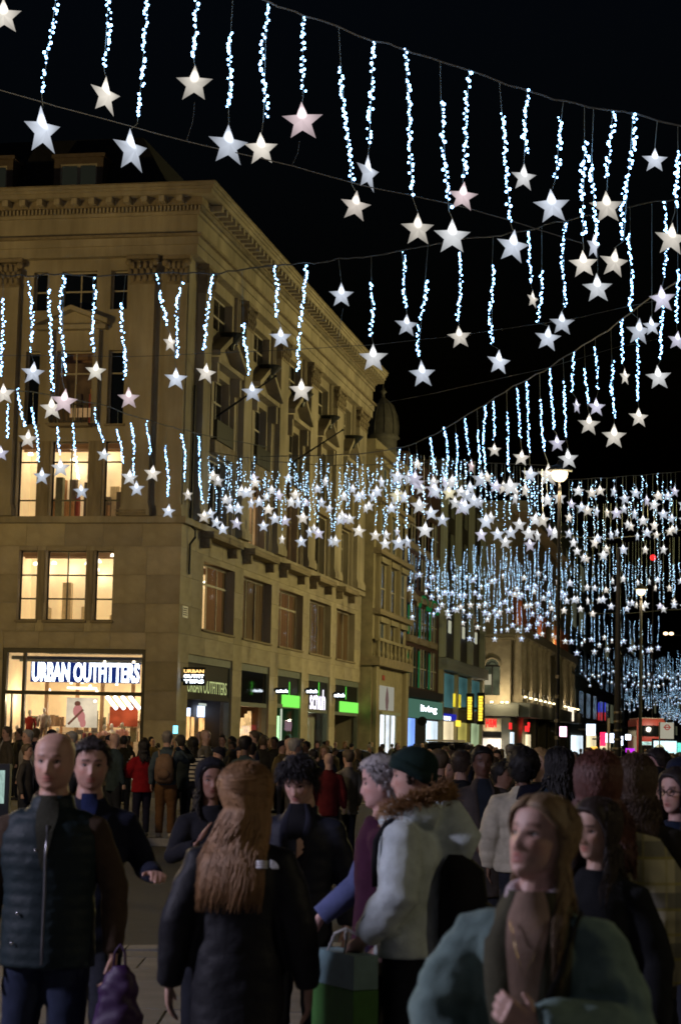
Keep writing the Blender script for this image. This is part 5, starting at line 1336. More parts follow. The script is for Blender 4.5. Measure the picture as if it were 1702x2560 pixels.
# --- third row, right part rises steeply towards the right
def D3(x): return 46 + (1568 - x) / 600.0 * 34
cable('cable', [(600, 1052), (760, 1050), (880, 1040), (945, 1025), (1000, 1000), (1100, 942), (1180, 890), (1250, 855), (1320, 810), (1400, 760), (1500, 685), (1568, 640), (1660, 580)], lambda x: min(80, D3(x)), 'third cable rising steeply from the roof corner to the upper right', .02, .03, 5)
cable('cable', [(850, 935), (1000, 905), (1250, 850), (1420, 800), (1568, 770)], 60, 'thin stay cable over the third row of stars', .007, .01, 6)
def ctop(x):
    P = [(880, 1040), (945, 1025), (1000, 1000), (1100, 942), (1180, 890), (1250, 855), (1320, 810), (1400, 760), (1500, 685), (1568, 640)]
    return float(np.interp(x, [q[0] for q in P], [q[1] for q in P]))
P3R = [
 (1525, (1525, 670), (1520, 830), (1515, 870, 32), NEUT, 0), (1467, (1467, 770), (1468, 925), (1470, 962, 26), WARM, .2), (1430, (1430, 735), (1433, 840), (1438, 868, 22), WARM, .8), (1406, (1408, 830), (1413, 965), (1413, 1006, 31), WARM, 0),
 (1370, (1370, 800), (1377, 900), (1372, 938, 24), LILAC, .2), (1345, (1347, 850), (1352, 935), (1355, 978, 28), WARM, 0), (1320, (1320, 812), (1317, 905), (1327, 936, 20), LILAC, .95), (1296, (1298, 880), (1303, 1010), (1308, 1058, 26), NEUT, .1),
 (1265, (1265, 850), (1275, 990), (1282, 1022, 22), LILAC, .2), (1242, (1243, 920), (1252, 1040), (1262, 1095, 29), WARM, .1), (1213, (1213, 880), (1218, 1045), (1220, 1093, 22), COOL, 0), (1188, (1190, 895), (1198, 1010), (1200, 1055, 22), WARM, .1),
 (1166, (1167, 950), (1172, 1090), (1175, 1122, 26), NEUT, .1), (1137, (1137, 925), (1137, 1015), (1138, 1037, 18), WARM, .2), (1115, (1115, 932), (1115, 1075), (1121, 1100, 18), WARM, .4), (1098, (1100, 990), (1105, 1070), (1107, 1105, 25), COOL, .1),
 (1070, (1070, 965), (1080, 1050), (1085, 1075, 18), PINK, .9), (1048, (1050, 1000), (1052, 1125), (1062, 1168, 22), LILAC, .1), (1025, (1025, 985), (1030, 1110), (1034, 1136, 20), YELL, .1), (992, (992, 1010), (1000, 1090), (998, 1112, 19), NEUT, .1),
 (958, None, None, (960, 1070, 16), WARM, .2), (940, (945, 1050), (950, 1140), (965, 1166, 23), NEUT, .1), (918, (918, 1035), (914, 1125), (915, 1142, 22), YELL, 0)]
n3 = 'third cable'
for x, s0, s1, st, tn, yw in P3R: pendant(n3, x, ctop(x), s0, s1, st, tn, min(80, D3(x)), yw, group='stars on the third cable')
# --- third row, left part in front of the shop building
def D4(x): return 60 + x / 470.0 * 18
cable('cable', [(-60, 880), (0, 893), (100, 905), (230, 930), (330, 965), (400, 985), (460, 998), (520, 1012), (620, 1030)], D4, 'lower left cable sagging across the front of the corner building', .018, .03, 7)
P3L = [
 (20, (20, 930), (18, 1010), (3, 1045, 21), LILAC, .2), (40, (40, 895), (58, 985), (65, 1012, 24), WARM, .1), (77, (77, 940), (90, 1065), (97, 1098, 22), COOL, .2), (133, (133, 985), (138, 1050), (140, 1078, 24), NEUT, .1),
 (168, (168, 975), (180, 1105), (188, 1132, 20), COOL, .3), (218, (218, 940), (237, 1020), (240, 1048, 19), (.85, .9, .95), .3), (272, (272, 990), (285, 1068), (299, 1100, 22), NEUT, .3), (303, (303, 975), (312, 1105), (315, 1126, 20), COOL, .1),
 (338, (338, 970), (347, 1050), (352, 1091, 22), WARM, .1), (383, (383, 1025), (388, 1145), (388, 1178, 18), COOL, .2), (420, (420, 1000), (428, 1110), (433, 1140, 16), WARM, .7), (455, (455, 1005), (468, 1165), (470, 1190, 18), WARM, .2)]
n4 = 'lower left cable'
for x, s0, s1, st, tn, yw in P3L: pendant(n4, x, float(np.interp(x, [0, 100, 230, 330, 400, 460], [893, 905, 930, 965, 985, 998])), s0, s1, st, tn, D4(x), yw, group='stars on the lower left cable')
# --- denser rows behind
def fdepth(x):
    """depth of the corner building's street side at this picture column, to keep the stars in front of it"""
    d = ray(x * S, 1200); k = ((CORN - CAM).dot(UX)) / d.dot(UX); y = (d * k).y
    return y if 0 < y < 400 else 400
TL = [COOL, COOL, COOL, WARM, WARM, NEUT, LILAC, NEUT]
def dense(row, n, x0, x1, cab, starlo, starhi, rlo, rhi, Y0, Y1, seed, slen=(70, 130), grp='', label=''):
    R = random.Random(seed)
    for i in range(n):
        x = x0 + (x1 - x0) * (i + R.uniform(.1, .9)) / n
        Y = R.uniform(Y0, Y1); Y = min(Y, fdepth(x) - 2.0) if x < 960 else Y
        f = (x - x0) / (x1 - x0)
        sy = R.uniform(starlo[0] + (starlo[1] - starlo[0]) * f, starhi[0] + (starhi[1] - starhi[0]) * f)
        r = SRAD * F / Y / S * R.uniform(.9, 1.1); r = max(rlo, min(rhi, r))
        ct = cab[0] + (cab[1] - cab[0]) * f + R.choice((0, 6, 20, 40, 60))
        ln = R.uniform(*slen)
        e = sy - r * 1.35; s_ = max(ct, e - ln)
        dx = R.uniform(-4, 4)
        pendant(row, x + dx * .3, min(cab[0] + (cab[1] - cab[0]) * f, s_ - 1), (x + dx * .5, s_), (x, e), (x + R.uniform(-2, 3), sy, r), R.choice(TL), Y, R.choice((0, .2, .5, .9, -.3)), group=grp, big=False)
dense('band before the side wall', 62, 480, 925, (1045, 1050), (1095, 1110), (1235, 1270), 12, 19, 80, 96, 21, (60, 125), 'stars in the dense band before the side wall')
dense('band over the street', 44, 905, 1290, (1040, 1085), (1095, 1120), (1255, 1262), 14, 22, 60, 82, 22, (70, 130), 'stars in the dense band over the middle of the street')
dense('upper right band', 24, 1300, 1575, (1108, 1086), (1130, 1118), (1200, 1200), 13, 17, 84, 92, 23, (70, 110), 'stars in the upper band at the right')
dense('second right band', 24, 1300, 1575, (1165, 1150), (1215, 1190), (1300, 1265), 12, 15, 98, 110, 24, (60, 90), 'stars in the second band at the right')
dense('third right band', 34, 1292, 1575, (1265, 1235), (1335, 1330), (1420, 1400), 10, 12, 122, 140, 25, (60, 90), 'stars in the third band at the right')
for pts, Y, lb in (([(480, 1040), (620, 1062), (760, 1072), (925, 1068), (1060, 1062), (1300, 1075)], None, 'thin cable over the dense band before the side wall'), ([(1290, 1105), (1400, 1100), (1500, 1092), (1600, 1082)], 88, 'upper cable at the right of the tall street lamp'), ([(1290, 1235), (1400, 1240), (1500, 1232), (1600, 1215)], 115, 'yellow-lit cable in the middle of the bands at the right'), ([(1280, 1415), (1450, 1412), (1600, 1400)], 150, 'lowest thin cable at the right')):
    cable('cable', pts, Y if Y else (lambda x: min(82, fdepth(x) - 1.5)), lb, .016, .02, 9)
# labels: colour, length of the bulb string, cable and place along it
ORD = ['first', 'second', 'third', 'fourth', 'fifth', 'sixth', 'seventh', 'eighth', 'ninth', 'tenth', '11th', '12th', '13th']
def ordn(i):
    if i < 13: return ORD[i]
    k = i + 1
    return '%d%s' % (k, 'th' if 10 < k % 100 < 20 else {1: 'st', 2: 'nd', 3: 'rd'}.get(k % 10, 'th'))
rowsd = {}
for q in PEND: rowsd.setdefault(q[0], []).append(q)
for row, L_ in rowsd.items():
    L_.sort(key=lambda q: q[1])
    for i, q in enumerate(L_):
        form_ = None; tn = TN.get(q[3], 'peach white' if q[3][2] < .85 else 'greyish white')
        form = 'star' if 'band' in row else 'star without bulbs' if q[5] is None else 'star under a bulb string'
        tag(q[2], '%s %s, %s from the left %s the %s' % (tn, form, ordn(i), 'on' if 'cable' in row else 'in', row), 'star light', q[6] or 'star lights')
# --- the far rows, too many and too small to pick apart: joined
def far_rows(name, specs, label):
    vb, fb_, vs, fs, ms = [], [], [], [], []
    V, Fs, Mi = [], [], []
    for (n, x0, x1, slo, shi, ln, r, Y0, Y1, seed) in specs:
        R = random.Random(seed)
        for i in range(n):
            x = x0 + (x1 - x0) * (i + R.uniform(0, 1)) / n; Y = R.uniform(Y0, Y1)
            sy = R.uniform(slo, shi); L_ = R.uniform(*ln); sk = R.uniform(-3, 3)
            c = atd(x, sy, Y); e = atd(x, sy - r * 1.3, Y); s_ = atd(x + sk * .4, sy - r * 1.3 - L_, Y)
            v, f = [], []; gap = max(.085, .9 / (F / Y) * 3.2)
            bulbs(v, f, s_, e, R, max(.024, .36 * Y / F * 2.5 / 2), .03, gap, False)
            o = len(V); V += v; Fs += [tuple(k + o for k in t) for t in f]; Mi += [0] * len(f)
            rr = r * S * Y / F; o = len(V); yw = R.choice((1, 1, .8, .45))
            for k in range(10):
                a = math.pi / 2 + k * math.pi / 5; q = rr * (1 if k % 2 == 0 else .42); V.append((c.x + q * math.cos(a) * yw, c.y, c.z + q * math.sin(a)))
            V += [(c.x, c.y - rr * .25, c.z), (c.x, c.y + rr * .25, c.z)]
            mi = R.choice((1, 1, 2, 3))
            for k in range(10): Fs += [(o + k, o + (k + 1) % 10, o + 10), (o + (k + 1) % 10, o + k, o + 11)]; Mi += [mi, mi]
            # the lit bulb inside shows as a small hot core
            o = len(V); q = rr * .2; V += [(c.x + a * q, c.y - rr * .3 + b_ * q * .3, c.z + rr * .25 + d * q * 1.3) for a, b_, d in OCT]; Fs += [tuple(k + o for k in t) for t in OCTF]; Mi += [0] * 8
    me = bpy.data.meshes.new(name); me.from_pydata(V, [], Fs)
    for m in (LEDG, emit('far_star_cool', (.66, .74, .98), .62, sample=False), emit('far_star_warm', (.98, .90, .80), .58, sample=False), emit('far_star_plain', (.84, .86, .9), .52, sample=False)): me.materials.append(m)
    me.polygons.foreach_set('material_index', Mi)
    return tag(link(name, me), label, 'star lights', kind='stuff')
far_rows('far_star_lights', [
 (84, 932, 1300, 1320, 1425, (50, 95), 9.6, 135, 155, 31), (26, 1010, 1290, 1425, 1475, (40, 70), 8.5, 165, 175, 37), (20, 1300, 1515, 1465, 1505, (45, 70), 8.5, 160, 175, 32), (52, 1292, 1570, 1545, 1580, (28, 50), 4.6, 250, 290, 33), (22, 1440, 1570, 1555, 1590, (28, 50), 4.6, 250, 290, 36),
 (60, 1436, 1568, 1600, 1640, (16, 34), 2.6, 380, 420, 34), (30, 1520, 1568, 1640, 1670, (14, 28), 2.4, 420, 440, 35)], 'far rows of small star lights shrinking into one glowing mass down the street')
# ------------------------------------------------------------------ people
SKINM = mat('skin', (1, 1, 1), rough=.52, var=.12, scale=26, oi=True, tint=True, spec=.35, bump=.08, bscale=220)
CLOTH = mat('cloth', (1, 1, 1), rough=.9, var=.28, scale=9, bump=.35, bscale=160, oi=True, spec=.15)
PUFF = mat('puffer', (1, 1, 1), rough=.62, var=.2, scale=7, bump=.2, bscale=30, oi=True, spec=.25)
DENIM = mat('trouser_cloth', (1, 1, 1), rough=.9, var=.25, scale=12, bump=.3, bscale=200, oi=True, spec=.15)
HAIRM = mat('hair', (1, 1, 1), rough=.62, var=.38, scale=38, oi=True, spec=.4, stretch=(1, 1, .10))
SHOEM = mat('shoe', (1, 1, 1), rough=.5, var=.2, oi=True)
EYEM = [mat('eye_white', (.55, .52, .5), rough=.2, var=.05), mat('eye_iris', (.03, .02, .012), rough=.1, var=.05)]
HT = [0, .03, .08, .16, .26, .38, .50, .62, .74, .85, .93, .975, 1]
HWD = [.014, .034, .050, .062, .069, .073, .0755, .0785, .077, .068, .049, .028, .004]
HFR = [.050, .066, .075, .079, .082, .084, .083, .086, .085, .074, .050, .026, .003]
HBK = [.020, .022, .03, .045, .062, .080, .093, .101, .101, .088, .062, .034, .004]
HH = .238
def gs(v, c, s): return math.exp(-((v - c) / s) ** 2)
def feat(x, z, fem):
    ax = abs(x)
    d = 0.0
    if .060 < z < .13:
        hgt = np.interp(z, [.060, .069, .077, .085, .120, .130], [0, .013, .023, .020, .006, .0]) * (.88 if fem else 1)
        d += hgt * math.exp(-(x / np.interp(z, [.06, .078, .12], [.016, .0125, .009])) ** 2)
        d += .007 * gs(ax, .013, .006) * gs(z, .074, .007)
    d -= .011 * gs(ax, .031, .016) * gs(z, .117, .011)
    d += (.003 if fem else .006) * gs(ax, .028, .022) * gs(z, .139, .008)
    d += .005 * gs(ax, .046, .018) * gs(z, .095, .018)
    d += .0065 * gs(x, 0, .020) * (gs(z, .0555, .0055) + 1.05 * gs(z, .0425, .006))
    d -= .005 * gs(x, 0, .022) * gs(z, .0492, .0028)
    d -= .004 * gs(x, 0, .02) * gs(z, .031, .006)
    d += .006 * gs(x, 0, .019) * gs(z, .013, .012)
    d -= .003 * gs(ax, .042, .012) * gs(z, .055, .018)
    fx = .017 + (.074 - z) * .55      # fold from the nose wing to the mouth corner
    if .040 < z < .078: d -= (.0012 if fem else .0028) * gs(ax, fx, .0035)
    d += (.0 if fem else .0018) * gs(ax, .028, .012) * gs(z, .103, .004) - (.0 if fem else .0018) * gs(ax, .028, .014) * gs(z, .098, .003)
    return d
def head_pt(th, t, off=0.0, fem=False):
    w = np.interp(t, HT, HWD) * (.95 if fem else 1); f = np.interp(t, HT, HFR); b = np.interp(t, HT, HBK)
    s, c = math.sin(th), math.cos(th)
    x = w * math.copysign(abs(s) ** .88, s)
    y = -f * math.copysign(abs(c) ** .92, c) if c > 0 else b * abs(c)
    z = HH * t
    if c > 0: y -= feat(x, z, fem) * min(1, c * 1.6)
    if off:
        n = Vector((x, y, (t - .55) * .2)).normalized(); return Vector((x, y, z)) + n * off
    return Vector((x, y, z))
def add_head(bm, M, fem=False, nt_=44, nh=56):
    rg = []
    for i in range(nt_ + 1):
        t = i / nt_; t = t * .999 + .0005
        rg.append([bm.verts.new(M @ head_pt(2 * math.pi * k / nh, t, 0, fem)) for k in range(nh)])
    for i in range(nt_):
        for k in range(nh): bm.faces.new((rg[i][k], rg[i][(k + 1) % nh], rg[i + 1][(k + 1) % nh], rg[i + 1][k]))
    bm.faces.new(rg[0][::-1]); bm.faces.new(rg[-1])
    for s in (-1, 1):     # ears
        E = Matrix.Translation(Vector((s * .073, .008, .108))) @ Matrix.Rotation(s * .35, 4, 'Z') @ Matrix.Rotation(.15, 4, 'X')
        blob(bm, (0, 0, 0), (.008, .018, .031), 10, 8, M=None) if False else None
        vs0 = len(bm.verts)
        blob(bm, M @ (E @ Vector((0, 0, 0))), (.009, .018, .031), 10, 8, M=(M.to_3x3() @ E.to_3x3()))
def hand(bm, wr, d, n, w, curl=.5, L=1.0, fingers=True):
    d, n, w = d.normalized(), n.normalized(), w.normalized()
    pts = [wr - d * .03, wr, wr + d * .045, wr + d * .088]
    # palm as an oriented tube
    rings = []
    for p, (a, b) in zip(pts, ((.024, .019), (.027, .019), (.040, .018), (.041, .014))):
        rings.append([bm.verts.new(p + w * (a * math.cos(2 * math.pi * k / 10)) + n * (b * math.sin(2 * math.pi * k / 10))) for k in range(10)])
    for i in range(3):
        for k in range(10): bm.faces.new((rings[i][k], rings[i][(k + 1) % 10], rings[i + 1][(k + 1) % 10], rings[i + 1][k]))
    bm.faces.new(rings[0][::-1]); bm.faces.new(rings[-1])
    if not fingers: return
    for o, l in ((.031, .070), (.0105, .080), (-.0105, .074), (-.031, .058)):
        p = wr + d * .080 + w * o; dd = d.copy(); P = [p]
        for k, fr in enumerate((.45, .32, .23)):
            ang = curl * (.55, .8, .6)[k]
            dd = (dd * math.cos(ang) + n * math.sin(ang)).normalized()
            nn = n - dd * n.dot(dd)
            if nn.length > .05: n_ = nn.normalized()
            p = p + dd * (l * fr); P.append(p)
        tube(bm, P, [.0098, .0092, .0085, .0065], 7)
    p = wr + d * .022 + w * .030; dd = (d * .62 + w * .72 + n * .25).normalized()
    q = p + dd * .038; q2 = q + (d * .85 + w * .2 + n * .35).normalized() * .030
    tube(bm, [p - dd * .01, p, q, q2], [.013, .0135, .0105, .007], 7)
def remesh(bm, voxel, smooth=2, fac=.5):
    me = bpy.data.meshes.new('tmp'); bmesh.ops.recalc_face_normals(bm, faces=bm.faces); bm.to_mesh(me); bm.free()
    o = bpy.data.objects.new('tmp', me); COL.objects.link(o)
    m = o.modifiers.new('r', 'REMESH'); m.mode = 'VOXEL'; m.voxel_size = voxel; m.adaptivity = 0; m.use_smooth_shade = True
    if smooth:
        s = o.modifiers.new('s', 'SMOOTH'); s.factor = fac; s.iterations = smooth
    dg = bpy.context.evaluated_depsgraph_get()
    out = bpy.data.meshes.new_from_object(o.evaluated_get(dg))
    bpy.data.objects.remove(o); bpy.data.meshes.remove(me)
    out.polygons.foreach_set('use_smooth', [True] * len(out.polygons))
    return out
def wrinkle(me, amp, scale, seed=0, quilt=0, qa=.0, zlo=-9, vertical=False):
    n = len(me.vertices); co = np.empty(n * 3); me.vertices.foreach_get('co', co); co = co.reshape(-1, 3)
    no = np.empty(n * 3); me.vertices.foreach_get('normal', no); no = no.reshape(-1, 3)
    off = Vector((seed * 3.1, seed * 1.7, 0))
    d = np.empty(n)
    for i in range(n):
        x, y, z = co[i]
        v = Vector((x * scale, y * scale, z * scale * (.45 if vertical else 1.5))) + off
        d[i] = amp * (mnoise.noise(v) + .6 * mnoise.noise(v * 2.3))
    if quilt: d += qa * (np.abs(np.sin(co[:, 2] * math.pi / quilt)) ** .6 - .6)
    co += no * d[:, None]
    me.vertices.foreach_set('co', co.ravel()); me.update()
def set_tint(me, M, spec):
    n = len(me.vertices); co = np.empty(n * 3); me.vertices.foreach_get('co', co); co = co.reshape(-1, 3)
    Mi = np.array(M.inverted()); h = co @ Mi[:3, :3].T + Mi[:3, 3]
    x, y, z = h[:, 0], h[:, 1], h[:, 2]; ax = np.abs(x)
    front = np.clip(-y / .05, 0, 1) * (np.abs(z - .12) < .2)
    T = np.ones((n, 4))
    def mixc(w, c):
        w = np.clip(w, 0, 1)[:, None]; T[:, :3] = T[:, :3] * (1 - w) + np.array(c)[None] * w
    g = lambda v, c, s: np.exp(-((v - c) / s) ** 2)
    mixc(front * .55 * g(ax, .045, .02) * g(z, .085, .02), (1.08, .80, .76))
    mixc(front * .5 * g(x, 0, .014) * g(z, .078, .012), (1.05, .80, .78))
    if spec.get('beard'):
        c = spec['beard']; w = front * np.clip((.072 - z) / .02, 0, 1) * (z > -.03) * np.clip((.075 - ax) / .02, 0, 1)
        mixc(w * spec.get('bw', .6), c)
    lip = spec.get('lip', (.85, .50, .50))
    mixc(front * g(x, 0, .021) ** 1 * (np.abs(z - .049) < .0125) * (ax < .026) * .9, lip)
    mixc(front * g(x, 0, .022) * g(z, .0492, .0022), (.25, .12, .12))
    b = spec.get('brow', (.16, .12, .11))
    arch = .138 + .004 * np.cos((ax - .032) / .02)
    mixc(front * (np.abs(z - arch) < .0052) * (ax > .013) * (ax < .050) * .85, b)
    mixc(front * .5 * g(ax, .031, .017) * g(z, .118, .011), (.70, .58, .58))
    if not spec.get('eyes', True) or True:
        mixc(front * (np.abs(z - .1175 - .0) < .0052 * np.clip(1.25 - (np.abs(ax - .031) / .0145) ** 2, 0, 1)) * .9, (.16, .12, .12))
    a = me.attributes.new('tint', 'FLOAT_COLOR', 'POINT'); a.data.foreach_set('color', T.ravel())
def hairline_default(th):
    return float(np.interp(abs(th), [0, .7, 1.05, 1.3, 1.5, 1.75, 2.1, math.pi], [.80, .78, .68, .50, .44, .46, .20, .06]))
def wrapth(th): return (th + math.pi) % (2 * math.pi) - math.pi
def hair_cap(bm, M, thick=.016, line=hairline_default, amp=.3, seed=0, fem=False, nh=48, nt_=14, top=1.0):
    rg = []
    for i in range(nt_ + 1):
        row = []
        for k in range(nh):
            th = wrapth(2 * math.pi * k / nh); t0 = line(th)
            t = t0 + (top - t0) * i / nt_
            o = thick * min(1, .25 + i / 3.0) * (1 + amp * mnoise.noise(Vector((math.cos(th) * 4 + seed, math.sin(th) * 4, t * 9))))
            row.append(bm.verts.new(M @ head_pt(th, min(t, .998), o if i else -.004, fem)))
        rg.append(row)
    for i in range(nt_):
        for k in range(nh): bm.faces.new((rg[i][k], rg[i][(k + 1) % nh], rg[i + 1][(k + 1) % nh], rg[i + 1][k]))
    bm.faces.new(rg[-1])
def tufts(bm, M, n, ln, seed=0, line=hairline_default, thick=.014, lean=(0, 0, 0), fem=False, r=.006):
    R = random.Random(seed)
    for _ in range(n):
        th = R.uniform(-math.pi, math.pi); t0 = line(th); t = t0 + (1 - t0) * R.random() ** .8 * .97
        p = head_pt(th, t, thick * .6, fem); nrm = Vector((p.x, p.y, (t - .5) * .25)).normalized()
        d = (nrm * R.uniform(.25, .9) + Vector((R.uniform(-.6, .6), R.uniform(-.6, .6), R.uniform(-.7, .25))) + Vector(lean)).normalized()
        l = ln * R.uniform(.5, 1.3)
        tube(bm, [M @ p, M @ (p + d * l * .5 + nrm * .004), M @ (p + d * l + Vector((0, 0, -l * .25)))], [r, r * .8, r * .2], 3)
TZ = [.6, .93, 1.10, 1.26, 1.345, 1.405, 1.445, 1.475, 1.52]; TX = [.185, .176, .166, .192, .19, .15, .095, .07, .062]; TY = [.13, .125, .118, .128, .118, .098, .078, .066, .06]
def clear_torso(q, pf):
    """push a hair point out to the surface of the clothes"""
    if q.z < 1.50:
        a = np.interp(q.z, TZ, TX) + pf; b = np.interp(q.z, TZ, TY) + pf
        k = math.sqrt((q.x / a) ** 2 + (q.y / b) ** 2)
        if k < 1: q.y += min(1, (1.50 - q.z) / .10) * (-q.y) + min(1, (1.50 - q.z) / .10) * math.copysign(b * math.sqrt(max(.05, 1 - min(.95, (q.x / a) ** 2))), q.y if abs(q.y) > .01 else 1)
    return q
def locks(bm, M, n, zend, seed=0, rng=(.9, math.pi), side=0, drop=(.06, .10), spread=1.25, back=.115, fem=True, r=.0085, tmin=.35, tmax=.98, curl=.008, MB=None, front_ok=False, pf=.02, off=.016):
    """long strands: start on the scalp, run over the head and fall; zend: height (body space) of the tips"""
    R = random.Random(seed)
    MI = M
    for _ in range(n):
        a = R.uniform(*rng) * R.choice((-1, 1)); t = R.uniform(tmin, tmax); pl = pf + R.random() * .022
        P = []
        tt = t
        for k in range(4):          # along the skull
            tk = t + (.30 - t) * k / 3.0 if t > .3 else t
            P.append(MI @ head_pt(a, min(.997, tk), off + .008 * R.random(), fem))
        p = P[-1].copy(); ze = zend + R.choice((R.uniform(-.06, .04), R.uniform(-.10, .12))); c0 = M @ Vector((0, 0, .1))
        out = Vector((p.x - c0.x, p.y - c0.y, 0)); m = 7; ph = R.uniform(0, 6)
        for k in range(1, m + 1):
            f = k / m; z = p.z + (ze - p.z) * f
            q = Vector((c0.x + out.x * (1 + (spread - 1) * f) + side * f * .1, c0.y + out.y * (1 + .35 * f), z))
            if not front_ok:
                q.y = max(q.y, c0.y + out.y) if out.y > 0 else q.y
            q.x += curl * math.sin(ph + f * 9) ; q.y += curl * math.cos(ph + f * 8)
            P.append(clear_torso(q, pl))
        n_ = len(P); rr = [r * (1 if i < n_ * .6 else max(.15, 1 - (i / n_ - .6) * 2.2)) for i in range(n_)]
        tube(bm, P, rr, 3)

DEF = dict(H=1.75, fem=False, yaw=0, hyaw=0, hpitch=0, skin=(.50, .30, .22), hair=(.03, .02, .015), hstyle='short', coat=(.02, .02, .025), cmat='cloth', hem=.80, puff=0.0,
           legs=(.02, .022, .03), shoes=(.02, .02, .02), voxb=.0075, voxc=.013, lod=0, lean=0.0, stride=0.0, flare=.0, quilt=0, wr=.006, collar=.022, sleeve=.0)
def arm_def(s): return dict(sh=(s * .176, .005, 1.368), el=(s * .245, .035, 1.12), wr=(s * .262, -.04, .875), d=(0, -.12, -1), n=(-s, 0, 0), w=(0, -1, -.1), curl=.45)
def build_person(name, spec):
    P = dict(DEF); P.update(spec)
    t = empty(name, (0, 0, 0), 0)
    fem = P['fem']; lod = P['lod']; sw = .90 if fem else 1.0
    arms = {}
    for s, k in ((-1, 'armr'), (1, 'arml')):
        a = arm_def(s); a.update(P.get(k) or {}); a = {q: (Vector(v) if isinstance(v, tuple) else v) for q, v in a.items()}
        a['sh'] = Vector((a['sh'].x * sw, a['sh'].y, a['sh'].z)); arms[s] = a
    lean = P['lean']
    piv = Vector((0, .025, 1.515))
    M = Matrix.Translation(piv) @ Matrix.Rotation(rad(P['hyaw']), 4, 'Z') @ Matrix.Rotation(rad(P['hpitch']), 4, 'X') @ Matrix.Translation(Vector((0, -.015, 0))) @ Matrix.Diagonal((*P.get('hs', (1, 1, 1)), 1))
    P['M'] = M
    # ---- body
    bm = NB()
    add_head(bm, M, fem, *((44, 56) if lod == 0 else (22, 28)))
    hb = M @ Vector((0, .02, .035))
    tube(bm, [(0, .012, 1.36), (0, .015, 1.44), (0, .02, 1.49), hb, M @ Vector((0, .02, .07))], [.080, .060, .052 if fem else .066, .056, .048], 14)
    tube(bm, [(0, 0, .86), (0, 0, 1.0), (0, 0, 1.2), (0, 0, 1.34), (0, .005, 1.43)], [(.13, .085), (.12, .08), (.14, .09), (.13 * sw, .075), (.07, .05)], 16, flat=True)
    for s in (-1, 1):
        a = arms[s]
        tube(bm, [Vector((s * .08, 0, 1.38)), a['sh'], (a['sh'] + a['el']) / 2, a['el'], (a['el'] + a['wr']) / 2, a['wr']], [.045, .045, .040, .034, .031, .0225], 10)
        hand(bm, a['wr'], a['d'], a['n'], a['w'], a['curl'], fingers=(lod < 2))
        tube(bm, [(s * .07, 0, .95), (s * .09, 0, .75), (s * .095, -.02, .5), (s * .1, .01, .1)], [.065, .055, .045, .035], 8)
    me = remesh(bm, P['voxb'] if lod == 0 else (.012 if lod == 1 else .02), 1 if lod == 0 else 1, .35)
    set_tint(me, M, P)
    body = link('body', me, SKINM, t, P['skin'])
    if lod == 0:
        for s in (-1, 1):
            c = head_pt(math.asin(min(1, .031 / .068)) * s, .117 / HH, 0, fem)
            bm = NB(); blob(bm, (0, 0, 0), (.0140, .007, .0068), 12, 8); 
            bm2 = bmesh.new(); bm2.free()
            blob(bm, (P.get('gaze', 0), -.0050, .0005), (.0062, .0032, .0062), 10, 6, mi=1)
            tube(bm, [(-.015, -.002, .001), (-.008, -.006, .0066), (0, -.0072, .0080), (.008, -.006, .0066), (.015, -.002, .001)], .0022, 5, mi=1)
            e = obj('eye', bm, EYEM, t, smooth=True)
            e.matrix_local = M @ Matrix.Translation(Vector((s * .031, c.y + .0012, .1170))) @ Matrix.Rotation(s * .25, 4, 'Z')
    # ---- trousers and shoes
    st = P['stride']
    ft = {-1: Vector((-.10, -st, .07)), 1: Vector((.10, st, .07))}
    kn = {-1: Vector((-.10, -st * .75 - .02, .50)), 1: Vector((.10, st * .35 - .03, .50))}
    bm = NB()
    tube(bm, [(0, 0, .80), (0, 0, .90), (0, 0, 1.02), (0, 0, 1.06)], [(.15, .11), (.165, .115), (.15, .105), (.14, .1)], 14, flat=True)
    wl_ = P.get('legw', 1.0)
    for s in (-1, 1):
        tube(bm, [Vector((s * .075, 0, .92)), Vector((s * .088, -st * .2 * s, .78)), kn[s], (kn[s] + ft[s]) / 2, ft[s]], [.10, .098 * wl_, .072 * wl_, .066 * wl_, .058 * wl_], 12)
    me = remesh(bm, .016 if lod < 2 else .03, 3); 
    if lod < 2: wrinkle(me, .006, 9, 3)
    link('trousers', me, DENIM, t, P['legs'])
    for s in (-1, 1):
        bm = NB(); f = ft[s]
        tube(bm, [f + Vector((0, .06, -.045)), f + Vector((0, .02, -.03)), f + Vector((0, -.06, -.04)), f + Vector((0, -.15, -.052)), f + Vector((0, -.19, -.056))], [(.03, .025), (.045, .045), (.045, .035), (.042, .025), (.02, .012)], 10)
        obj('shoe', bm, SHOEM, t, P['shoes'], smooth=True)
    # ---- coat
    def coat_mesh(sleeves, pf, hem, extra=None, vox=None, qu=0, wr=None, top=1.475):
        bm = NB(); fl = P['flare']
        sec = [(hem, .178 + fl, .128 + fl), (max(hem + .06, .93), .176 + fl * .5, .125 + fl * .5), (1.10, .168 - (.012 if fem else 0), .118), (1.26, .192 * sw, .128), (1.345, .190 * sw, .118), (1.405, .150 * sw, .098), (1.445, .095, .078), (top, .070, .066)]
        if hem < .7: sec.insert(1, (.86, .186 + fl * .7, .132 + fl * .7))
        tube(bm, [Vector((0, .004, z)) for z, _, _ in sec], [(a + pf * (1 if z < 1.38 else .35), b + pf * (1 if z < 1.38 else .35)) for z, a, b in sec], 24, flat=True)
